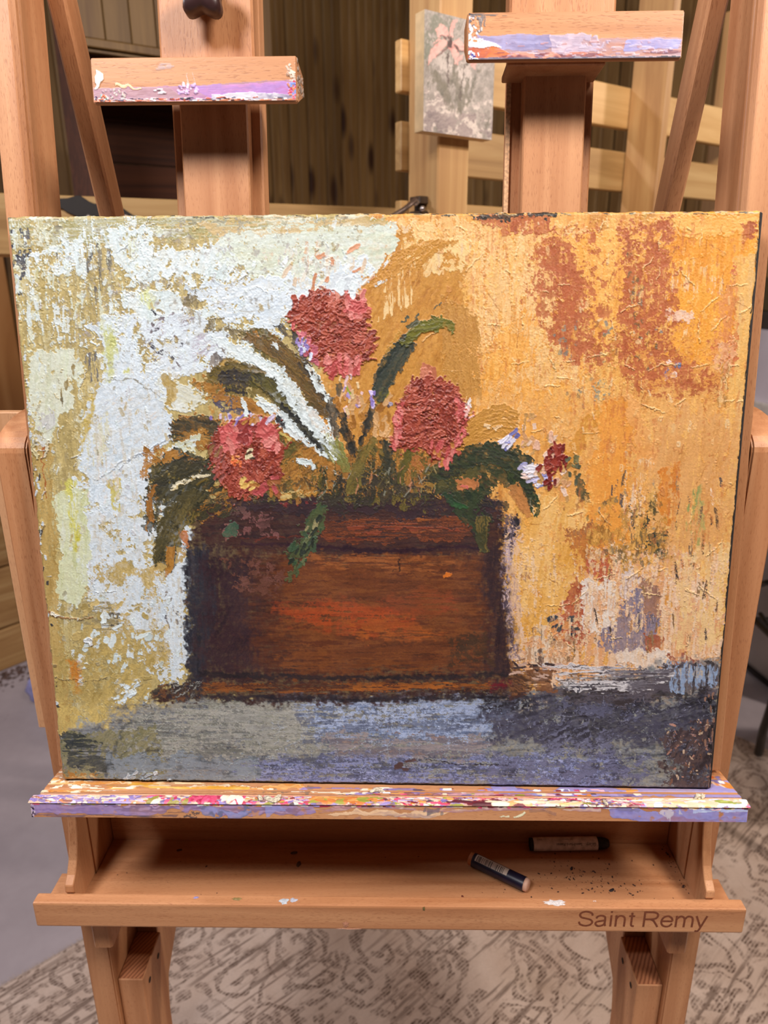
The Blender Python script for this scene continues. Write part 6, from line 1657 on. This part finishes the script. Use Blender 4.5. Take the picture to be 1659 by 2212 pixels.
def stick(name, a, b, r, label, cap_a, cap_b, wrap_col, wrap, wrapmat, tipmat, endmat, roll=0.0):
    a = EB @ Vector(a); b = EB @ Vector(b)
    L = (b - a).length
    root = empty(name, a)
    d = (b - a).normalized()
    x = d; z = Vector((0, 0, 1)); y = z.cross(x).normalized(); z = x.cross(y)
    root.matrix_world = Matrix.Translation(a) @ Matrix((x, y, z)).transposed().to_4x4() @ Matrix.Rotation(roll, 4, 'X')
    tag(root, label, 'pastel stick')
    f0, f1 = wrap
    core = tube([(-0.0, 0, 0), (L * f0 + .001, 0, 0)], r * .93, 28)
    obj('stick_end', core, endmat, root, smooth=False)
    if cap_b == 'cone':
        tip = tube([(L * f1 - .001, 0, 0), (L * .955, 0, 0), (L * .985, 0, 0), (L, 0, 0)], [r * .93, r * .82, r * .66, r * .5], 28)
    else:
        tip = tube([(L * f1 - .001, 0, 0), (L * .975, 0, 0), (L * .992, 0, 0), (L, 0, 0)], [r * .94, r * .92, r * .72, r * .35], 28)
    obj('stick_tip', tip, tipmat, root, smooth=True)
    w_ = obj('paper_wrapper', tube([(L * f0, 0, 0), (L * f1, 0, 0)], r, 40, cap=False), wrapmat, root, smooth=True)
    return root, w_, L


def bend_text(o, r):
    """lay a flat text mesh (x along, y round) on a cylinder of radius r about the x axis; y=0 at the +z crest"""
    for v in o.data.vertices:
        a = v.co.y / r
        q = r + .00012 + max(0, v.co.z)
        v.co = Vector((v.co.x, q * math.sin(a), q * math.cos(a)))


m_black = plain('black_pastel', (26, 24, 28), .55)
m_paper = plain('worn_white_paper', (236, 224, 220), .6, nscale=160, var=.2)
m_ink = plain('grey_print', (70, 58, 60), .6)
m_navy = plain('navy_paper', (26, 24, 50), .38, nscale=200, var=.3)
m_flesh = plain('flesh_pastel', (222, 176, 150), .5)
m_ochre = plain('orange_pastel', (176, 104, 56), .55)
m_bar = plain('cream_label', (214, 196, 178), .5)
R1 = .0073
t1, w1, L1 = stick('pastel_stick', (.1445, .0385, .7802 + R1), (.2345, .0412, .7802 + R1), R1, 'black pastel stick in a white paper wrapper against the back of the easel shelf', 'flat', 'cone', None, (.035, .845), m_paper, m_black, m_black)
# printing, upside down as it lies
for (body, size, x, yy, fit, shear) in (('Gallery', .0052, .0735, .0020, .0112, .35), ('SemiHard Pastel', .0040, .0578, .0020, .0290, 0), ('Oil colour', .0020, .0480, -.0030, .012, 0), ('black', .0022, .0130, -.0030, .006, 0)):
    o = text_obj('printed_lettering', body, size, m_ink, w1, Matrix.Identity(4), depth=.00004, shear=shear, fit=fit)
    for v in o.data.vertices:
        v.co.x = x - v.co.x; v.co.y = -(v.co.y) - yy - .0035
    bend_text(o, R1)
for x in (.0355, .0565):
    o = obj('printed_rule', box(x - .0055, x + .0055, -.0062, -.0060, 0, .00004, 0), m_ink, w1)
    bend_text(o, R1)

R2 = .0075
t2, w2, L2 = stick('pastel_stick', (.0745, .0170, .7802 + R2), (.1330, -.0205, .7802 + R2), R2, 'flesh coloured pastel stick in navy barcoded wrapper, lying slanted on the shelf', 'flat', 'round', None, (.06, .93), m_navy, m_flesh, m_ochre)


def cyl_patch(name, x0, x1, a0, a1, r, mat, parent, nseg=10):
    b = bmesh.new()
    A = []; B = []
    for k in range(nseg + 1):
        a = a0 + (a1 - a0) * k / nseg
        A.append(b.verts.new((x0, r * math.sin(a), r * math.cos(a))))
        B.append(b.verts.new((x1, r * math.sin(a), r * math.cos(a))))
    for k in range(nseg): b.faces.new((A[k], A[k + 1], B[k + 1], B[k]))
    return obj(name, b, mat, parent, smooth=True)


lab = cyl_patch('barcode_label', L2 * .11, L2 * .655, -.80, .42, R2 + .00010, m_bar, w2)
rr = random.Random(12)
bb = bmesh.new()
x = L2 * .135
while x < L2 * .60:
    wd = rr.choice([.0003, .0003, .0006, .0009])
    q = bmesh.new()
    A = []; B = []
    for k in range(7):
        a = -.78 + (.95) * k / 6
        A.append(q.verts.new((x, (R2 + .00016) * math.sin(a), (R2 + .00016) * math.cos(a))))
        B.append(q.verts.new((x + wd, (R2 + .00016) * math.sin(a), (R2 + .00016) * math.cos(a))))
    for k in range(6): q.faces.new((A[k], A[k + 1], B[k + 1], B[k]))
    join(bb, q)
    x += wd + rr.choice([.0004, .0005, .0009, .0012])
o = obj('barcode', bb, m_black, w2)
o['kind'] = 'stuff'

# pastel crumbs on the shelf
cr = bmesh.new()
rr = random.Random(8)
for i in range(230):
    if i < 150:
        x = rr.gauss(.20, .035); y = rr.gauss(-.002, .02)
    elif i < 200:
        t_r = rr.random(); x = .3035 - abs(rr.gauss(0, .004)); y = -.035 + .08 * t_r
    else:
        x = rr.uniform(-.33, .29); y = rr.uniform(-.04, .045)
    if not (-.336 < x < .302 and -.044 < y < .046): continue
    s_ = rr.choice([.0003, .0004, .0005, .0008])
    q = bmesh.new(); bmesh.ops.create_icosphere(q, subdivisions=1, radius=s_)
    join(cr, q, EB @ Matrix.Translation((x, y, .7802 + s_ * .3)) @ Matrix.Rotation(rr.uniform(0, 3), 4, 'Z') @ Matrix.Diagonal((rr.uniform(1, 2.4), 1, .6, 1)))
o = obj('pastel_crumbs', cr, plain('dark_crumbs', (60, 34, 30), .8))
tag(o, 'dark pastel crumbs scattered over the floor of the easel shelf', 'crumbs', kind='stuff')
for k, (x, y, a, l, col) in enumerate(((.2215, -.0180, .5, .0034, (40, 26, 28)), (.1855, .0110, 1.2, .0026, (30, 24, 30)), (.0625, -.0290, 1.9, .003, (110, 40, 34)), (-.1240, .0300, .2, .0042, (96, 66, 46)), (-.1165, .0140, 1.4, .0046, (96, 68, 48)), (-.2560, .0330, .1, .0034, (84, 40, 26)))):
    q = bmesh.new(); bmesh.ops.create_icosphere(q, subdivisions=2, radius=1)
    for v in q.verts: v.co += Vector((rr.uniform(-1, 1), rr.uniform(-1, 1), rr.uniform(-1, 1))) * .22
    bmesh.ops.transform(q, matrix=Matrix.Rotation(a, 4, 'Z') @ Matrix.Diagonal((l, l * .45, l * .16, 1)), verts=q.verts)
    o = obj('dried_paint_chip', q, plain('chip_%d' % k, col, .7), smooth=True)
    o.matrix_world = EB @ Matrix.Translation((x, y, .7802 + l * .1))
    tag(o, ('black', 'small black', 'red brown', 'olive', 'olive brown', 'dark brown')[k] + ' chip of dried paint on the shelf floor, ' +
        ('right of the pastel sticks', 'below the white wrapped stick', 'left of the navy stick', 'upper of two left of centre', 'lower of two left of centre', 'far left near the back')[k], 'paint chip')
# pencil shaving caught at the right end of the shelf
q = bmesh.new(); bmesh.ops.create_icosphere(q, subdivisions=2, radius=1)
for v in q.verts: v.co += Vector((rr.uniform(-1, 1), rr.uniform(-1, 1), rr.uniform(-1, 1))) * .3
bmesh.ops.transform(q, matrix=Matrix.Diagonal((.009, .006, .0018, 1)), verts=q.verts)
o = obj('lint_scrap', q, plain('grey_green_lint', (96, 100, 84), .9, nscale=600, var=.5))
o.matrix_world = EB @ Matrix.Translation((.2900, -.0385, .7816))
tag(o, 'grey green scrap of lint in the right front corner of the shelf', 'scrap')

# ------------------------------------------------------------------ slatted pine rack behind
AZR = math.radians(54)
RK = Vector((0.0218, 1.0398, 0))
dr = Vector((math.sin(AZR), math.cos(AZR), 0)); nr = Vector((-dr.y, dr.x, 0))
EYE = Vector((0, 0, 1.4))


def farther(M, k):
    # same piece of furniture built k times larger and k times farther off
    return Matrix.Translation(EYE) @ Matrix.Scale(k, 4) @ Matrix.Translation(-EYE) @ M


RM = farther(Matrix(((dr.x, nr.x, 0, RK.x), (dr.y, nr.y, 0, RK.y), (0, 0, 1, 0), (0, 0, 0, 1))), 1.25)
rack = empty('slatted_rack')
rack.matrix_world = RM
tag(rack, 'pale pine rack of posts and horizontal slats standing behind the easel on the right', 'rack')
obj('post', box(.0412, .0976, .020, .0895, .2878, 2.1, .002), m_pinez, rack)
obj('post', box(.5215, .5370, .0165, .0895, .2878, 2.1, .002), m_pinez, rack)
slat_bm = box(.029, .905, .0905, .1055, 0, .0645, .0015)
s0 = obj('slat', slat_bm, m_pine, rack)
zs = (1.650, 1.5490, 1.4450, 1.342, 1.24, 1.137)
for i, z in enumerate(zs):
    s = s0 if i == 0 else s0.copy()
    if i: COL.objects.link(s); s.parent = rack
    s.location = (0, 0, z)
obj('post', box(.862, .904, .1065, .150, .2878, 1.9, .002), m_pinez, rack)

# the little flower study hung on its left post
sm = empty('small_painting')
sm.matrix_world = RM @ Matrix.Translation((0.0, .0, 1.584))
tag(sm, 'small pink and grey flower painting fixed to the left post of the rack', 'painting')
SW, SH = .1205, .1362


def solve_h(src, dst):
    A = []; b = []
    for (x, y), (u, v) in zip(src, dst):
        A += [[x, y, 1, 0, 0, 0, -u * x, -u * y], [0, 0, 0, x, y, 1, -v * x, -v * y]]; b += [u, v]
    s = np.linalg.solve(np.array(A), np.array(b))
    return [[s[0], s[1], s[2]], [s[3], s[4], s[5]], [s[6], s[7], 1.0]]


def paint_small():
    H = solve_h([(0, 0), (SW, 0), (SW, SH), (0, SH)], [(0, 20), (152, 66), (146, 302), (-2, 283)])
    P = Painter(SW, SH, 210, 236, H, 0, 0, seed=5, unit=1.1)
    P.patch([(-20, -20), (180, -20), (180, 330), (-20, 330)], [(124, 118, 108), (148, 140, 132), (168, 158, 150), (136, 130, 120)], ang=60, e=(10, 5), h=.1, k='mid')
    P.patch([(-5, 160), (40, 200), (80, 230), (150, 220), (150, 300), (-5, 290)], [(176, 162, 154), (200, 188, 178), (150, 136, 132)], ang=20, e=(12, 6), cov=.7, f='mid', h=.1, soft=6)
    P.patch([(-5, 240), (150, 250), (150, 310), (-5, 300)], [(130, 116, 114), (150, 136, 132), (120, 108, 108)], ang=10, e=(10, 5), cov=.8, f='mid', h=.1, soft=6)
    P.patch([(0, 30), (50, 40), (60, 80), (20, 130), (0, 140)], [(110, 112, 98), (124, 122, 110)], ang=70, e=(10, 6), cov=.8, h=.1, soft=6)
    P.patch([(30, 115), (80, 130), (110, 130), (100, 190), (60, 180), (25, 150)], [(180, 170, 162), (196, 184, 176)], ang=80, e=(8, 5), cov=.7, h=.1, soft=6)
    for (a, b, c, wd) in (((10, 130), (35, 190), (62, 240), 16), ((24, 150), (45, 190), (60, 225), 14), ((64, 130), (72, 190), (80, 240), 16), ((98, 170), (88, 200), (78, 240), 12), ((44, 190), (56, 170), (60, 150), 10), ((120, 150), (104, 190), (90, 230), 10)):
        P.line([a, b, c], [4, wd, 8], [(96, 92, 80), (112, 106, 92), (84, 84, 72)], ang=70, e=(3, 3), soft=3, h=.1, sm=.85)
    P.line([(54, 90), (50, 140), (52, 190)], [3, 4, 3], [(84, 70, 66)], soft=1, h=.1)
    P.line([(92, 130), (84, 180), (80, 220)], [3, 4, 3], [(90, 80, 72)], soft=1, h=.1)
    PKs = [(206, 148, 140), (218, 164, 154), (192, 130, 122)]
    for q in ([(24, 66), (36, 52), (50, 66), (52, 84), (40, 78), (28, 84)], [(50, 84), (62, 44), (70, 48), (62, 82)], [(22, 96), (46, 84), (50, 96), (36, 110), (18, 128), (10, 140), (12, 128)],
              [(54, 104), (64, 130), (66, 138), (74, 118), (60, 96)], [(58, 92), (74, 84), (90, 100), (92, 118), (76, 110)], [(66, 128), (84, 118), (80, 128), (70, 140)], [(98, 130), (110, 132), (108, 152), (100, 144)], [(28, 90), (20, 96), (30, 84), (44, 90)]):
        P.patch(q, PKs, ang=45, e=(2, 1.5), h=.25, soft=1.2)
    P.patch([(50, 80), (60, 80), (60, 104), (50, 104)], [(70, 50, 48)], e=(2, 1.5), soft=1.5, h=.2)
    P.line([(34, 78), (44, 84), (52, 88)], [2, 3, 3], [(96, 66, 62)], soft=1, h=.1)
    P.line([(62, 100), (74, 112), (88, 118)], [3, 3, 2], [(90, 62, 58)], soft=1, h=.1)
    P.line([(28, 124), (40, 110), (50, 100)], [2, 3, 3], [(110, 76, 72)], soft=1, h=.1)
    return P


Ps = paint_small()
ny, nx = Ps.Z.shape
U_ = np.linspace(0, SW, nx)[None, :].repeat(ny, 0); V_ = np.linspace(SH, 0, ny)[:, None].repeat(nx, 1)
board_mesh('painted_face', np.stack([U_, -.0002 - Ps.Z * .0006, V_], -1), np.clip(Ps.C * 1.4, 0, 1), paint_mat(), sm)
obj('wood_panel', box(0, SW, 0, .0195, 0, SH, .0008), plain('raw_panel_edge', (232, 200, 150), .6), sm)

# metal clamp on the left face of the rack post
cl = empty('metal_clamp')
cl.matrix_world = RM @ Matrix.Translation((.0412, .052, 1.489))
tag(cl, 'small shiny metal clamp with a bent rod on the left rack post', 'clamp')
m_steel = plain('grey_steel', (120, 112, 106), .3, metal=.9)
obj('jaw', box(-.016, -.0002, -.012, .012, -.008, .003, .001), m_steel, cl)
obj('jaw', box(-.016, -.0002, -.012, .012, .012, .022, .001), m_steel, cl)
obj('spine', box(-.0135, -.0002, -.004, .004, -.008, .022, .001), plain('dark_iron', (50, 44, 40), .4, metal=.6), cl)
for (p, r) in (((-.021, -.010, .013), .0048), ((-.013, -.015, .005), .0042)):
    q = bmesh.new(); bmesh.ops.create_uvsphere(q, u_segments=16, v_segments=10, radius=r, matrix=Matrix.Translation(p))
    obj('ball_end', q, plain('bright_steel', (214, 206, 204), .18, metal=.9), cl, smooth=True)
CI = cl.matrix_world.inverted()
rod = [CI @ Vector(p) for p in ((.0175, 1.345, 1.531), (-.004, 1.335, 1.514), (-.026, 1.322, 1.501), (-.048, 1.312, 1.494), (-.064, 1.303, 1.490), (-.067, 1.302, 1.476), (-.067, 1.302, 1.425))]
obj('bent_rod', tube(rod, .0036, 12), plain('brown_grey_rod', (116, 96, 84), .35, metal=.5), cl, smooth=True)

# ------------------------------------------------------------------ long pine rail with a black bracket
B0 = Vector((-.5505, 1.2232, 0)); db = Vector((.8969, .4423, 0)); nb = Vector((-db.y, db.x, 0))
BM = farther(Matrix(((db.x, nb.x, 0, B0.x), (db.y, nb.y, 0, B0.y), (0, 0, 1, 0), (0, 0, 0, 1))), 1.2)
tr = empty('pine_trestle')
tr.matrix_world = BM
tag(tr, 'long pale pine trestle whose top rail shows just above the painting', 'trestle')
obj('top_rail', box(-.30, .64, 0, .018, 1.44, 1.530, .0015), m_pine, tr)
obj('top_rail', box(-.30, .64, .12, .138, 1.44, 1.528, .0015), m_pine, tr)
for x in (.15, .50):
    for y in (.0185, .091):
        obj('leg', box(x, x + .045, y, y + .0285, .2415, 1.525, .0015), m_pinez, tr)
obj('end_board', box(-.295, -.277, .0185, .1195, 1.44, 1.52, .0015), m_pine, tr)
ol = [(-.075, 1.522), (-.04, 1.5225), (-.0027, 1.5251), (.007, 1.5258), (.0156, 1.5287), (.0211, 1.5303), (.0263, 1.5305), (.0314, 1.5271), (.0388, 1.522), (.0451, 1.5195), (.0683, 1.5165), (.0876, 1.515), (.0955, 1.5096), (.1032, 1.5043), (.112, 1.4995), (.118, 1.490), (.116, 1.470), (.10, 1.455), (.03, 1.455), (.022, 1.490), (.0170, 1.4989), (.0107, 1.5017), (.0025, 1.5054), (-.0034, 1.51), (-.04, 1.512), (-.075, 1.512)]
br = empty('black_bracket')
br.matrix_world = BM
tag(br, 'black wavy edged metal bracket screwed to the pine trestle rail at the left', 'bracket')
obj('plate', prism(ol, 'y', -.0045, -.0003, .0006), plain('black_iron', (38, 34, 32), .5), br)
for (x, z) in ((.0351, 1.4985), (.0936, 1.5005), (-.05, 1.517)):
    q = bmesh.new(); bmesh.ops.create_uvsphere(q, u_segments=16, v_segments=8, radius=.0042, matrix=Matrix.Translation((x, -.0045, z)) @ Matrix.Diagonal((1, .5, 1, 1)))
    obj('screw_head', q, plain('dull_steel', (150, 140, 134), .35, metal=.8), br, smooth=True)

# ------------------------------------------------------------------ tall planked cabinet with an open bay
E3 = Vector((-.7182, 1.8238, 0)); a3 = math.radians(58)
d3 = Vector((math.sin(a3), math.cos(a3), 0)); n3 = Vector((-d3.y, d3.x, 0))
CM = Matrix(((d3.x, n3.x, 0, E3.x), (d3.y, n3.y, 0, E3.y), (0, 0, 1, 0), (0, 0, 0, 1)))
cab = empty('open_cabinet')
cab.matrix_world = CM
tag(cab, 'dark pine cabinet with planked upper front and an open bay, behind the left mast', 'cabinet')
W3 = .40
obj('side_panel', box(-.018, 0, 0, .34, 0, 2.5, .001), m_wallr, cab)
obj('side_panel', box(W3, W3 + .018, 0, .34, 0, 2.5, .001), m_wallr, cab)
for i, z in enumerate((1.20, 1.302, 1.404, 1.506, 1.608, 1.710, 1.812)):
    obj('back_board', box(0.0005, W3 - .0005, .322, .34, z, z + .1, .003), m_wallr, cab)
obj('shelf_board', box(0.0005, W3 - .0005, .001, .3215, 1.885, 1.900, .001), m_wallr, cab)
obj('shelf_board', box(0.0005, W3 - .0005, .001, .3215, 1.180, 1.198, .001), m_wallr, cab)
obj('rail', box(-.018, W3 + .018, -.018, -.0005, 1.886, 1.892, .001), m_cabp, cab)
obj('rail', box(-.018, W3 + .018, -.018, -.0005, 1.8965, 1.914, .002), m_cabp, cab)
x = -.018
fr = obj('plank', box(0, .0560, .0, .014, 0, .6, .002), m_cabp, cab)
bmesh_flip = fr.data
for v in bmesh_flip.vertices: v.co.y = -v.co.y
k = 0
while x < W3:
    p = fr if k == 0 else fr.copy()
    if k: COL.objects.link(p); p.parent = cab
    p.location = (x, -.0005, 1.914)
    x += .0575; k += 1
obj('lower_front', box(-.018, W3 + .018, -.018, -.0005, 0, 1.178, .001), m_wallr, cab)

# ------------------------------------------------------------------ low cupboard of horizontal planks at the left wall
E4 = Vector((-1.522, 2.309, 0)); a4 = math.radians(37.5)
d4 = Vector((math.sin(a4), math.cos(a4), 0)); n4 = Vector((-d4.y, d4.x, 0))
LM = Matrix(((d4.x, n4.x, 0, E4.x), (d4.y, n4.y, 0, E4.y), (0, 0, 1, 0), (0, 0, 0, 1)))
cup = empty('pine_cupboard')
cup.matrix_world = LM
tag(cup, 'pine cupboard with horizontal plank base and plain door at the left edge', 'cupboard')
z = .002
for h in (.168, .236, .255):
    obj('plank', box(-1.0, .105, .0, .02, z, z + h - .008, .003), m_pineh, cup)
    z += h
obj('door', box(-1.0, .26, -.004, .018, z + .004, 2.05, .003), m_pinev, cup)
obj('carcass', box(-1.0, .10, .021, .24, .002, 2.05, .002), m_pinev, cup)

q = bmesh.new(); bmesh.ops.create_icosphere(q, subdivisions=3, radius=1)
rr = random.Random(4)
for v in q.verts:
    f = 1 + .22 * math.sin(v.co.x * 7 + 1) * math.cos(v.co.z * 6) + rr.uniform(-.05, .05)
    v.co = Vector((v.co.x * .035 * f, v.co.y * .035 * f, max(v.co.z, -.9) * .062 * f))
mz = min(v.co.z for v in q.verts)
o = obj('plastic_bag', q, plain('lavender_plastic', (156, 156, 206), .35), smooth=True)
o.location = (-1.262, 2.105, -mz + .0005)
tag(o, 'small crumpled lavender plastic bag on the concrete at the foot of the pine cupboard', 'bag')
q = bmesh.new()
for i in range(500):
    a = rr.gauss(0, .35); bq = abs(rr.gauss(0, .05)) + .012
    p = E4 + d4 * (a * .5 - .05) - n4 * bq
    s_ = rr.uniform(.0015, .006)
    c_ = bmesh.new(); bmesh.ops.create_icosphere(c_, subdivisions=0 if False else 1, radius=s_)
    join(q, c_, Matrix.Translation((p.x, p.y, s_ * .25)) @ Matrix.Rotation(rr.uniform(0, 3), 4, 'Z') @ Matrix.Diagonal((rr.uniform(1, 2), 1, .45, 1)))
o = obj('floor_litter', q, plain('brown_litter', (112, 84, 72), .9, nscale=90, var=.5))
tag(o, 'brown dust and litter along the foot of the pine cupboard', 'litter', kind='stuff')

# pale board fixed behind the left base post
epart('back_board', box(-.4245, -.3685, .087, .100, .905, 1.275, .001), beech('pale_beech', 'z', (214, 164, 120), (196, 144, 100), (226, 180, 138)))

# ------------------------------------------------------------------ white cabinet and folding chair at the right edge
P0 = Vector((1.2824, 2.3339, 0)); a5 = math.radians(-10)
d5 = Vector((math.sin(a5), math.cos(a5), 0)); n5 = Vector((-d5.y, d5.x, 0))   # n5 points left, toward the room
WM = Matrix(((d5.x, -n5.x, 0, P0.x), (d5.y, -n5.y, 0, P0.y), (0, 0, 1, 0), (0, 0, 0, 1)))
m_white = plain('white_laminate', (244, 236, 246), .45, nscale=4, var=.04)
m_grey = plain('grey_laminate', (160, 148, 144), .5, nscale=8, var=.06)
m_trim = plain('white_trim', (248, 242, 232), .4)
m_blk = plain('black_metal', (16, 14, 14), .35)
wc = empty('white_cabinet')
wc.matrix_world = WM
tag(wc, 'white cabinet with grey base standing past the right side of the easel', 'cabinet')
obj('base', box(-.25, .35, 0, .5, .040, .875, .003), m_grey, wc)
obj('base_strip', box(-.25, .35, -.012, -.0005, .022, .036, .001), m_blk, wc)
obj('plinth', box(-.25, .35, .003, .5, .010, .0395, .001), m_grey, wc)
for i in range(5):
    obj('ridge', box(-.25, .35, -.004, -.0005, .882 + i * .011, .889 + i * .011, .0008), m_trim, wc)
obj('body', box(-.25, .35, 0, .5, .876, 1.228, .003), m_white, wc)
obj('ledge', box(-.25, .35, -.022, -.0005, .945, .984, .003), m_trim, wc)
obj('top', box(-.25, .36, -.004, .5, 1.229, 1.285, .003), plain('dark_grey_top', (84, 76, 72), .5), wc)
obj('upstand', box(-.25, .36, .03, .5, 1.286, 1.40, .003), plain('olive_grey_board', (110, 96, 66), .6), wc)

fc = empty('folding_chair', (1.16, 1.66, 0))
tag(fc, 'black metal folding chair mostly out of frame at the right edge', 'chair')
FI = Vector((1.16, 1.66, 0))


def bar(name, pts, r):
    obj(name, tube([Vector(p) - FI for p in pts], r, 14), m_blk, fc, smooth=True)


# the leg nearest the easel runs up and toward the right edge
bar('leg', [(1.0853, 1.8659, .016), (1.047, 1.797, .149), (1.036, 1.769, .208), (.985, 1.650, .46)], .0125)
bar('leg', [(1.42, 1.96, .016), (1.35, 1.80, .30), (1.31, 1.72, .46)], .0125)
bar('leg', [(.99, 1.38, .016), (1.02, 1.50, .25), (1.06, 1.70, .62), (1.08, 1.80, .92)], .0125)
bar('leg', [(1.34, 1.47, .016), (1.36, 1.58, .25), (1.39, 1.76, .62), (1.41, 1.86, .92)], .0125)
obj('seat', box(-.16, .22, -.14, .22, .452, .472, .006), m_blk, fc)
bb = prism([(-.075, .70), (.245, .70), (.245, .90), (.20, .93), (-.04, .93), (-.075, .90)], 'y', .135, .150, .003)
obj('backrest', bb, m_blk, fc)
bar('stretcher', [(1.0, 1.42, .10), (1.34, 1.50, .10)], .008)
bar('stretcher', [(.956, 1.757, .54), (.961, 1.72, .528), (1.02, 1.60, .47)], .006)
bar('stretcher', [(.939, 1.743, .632), (.937, 1.71, .652), (1.0, 1.62, .655)], .008)
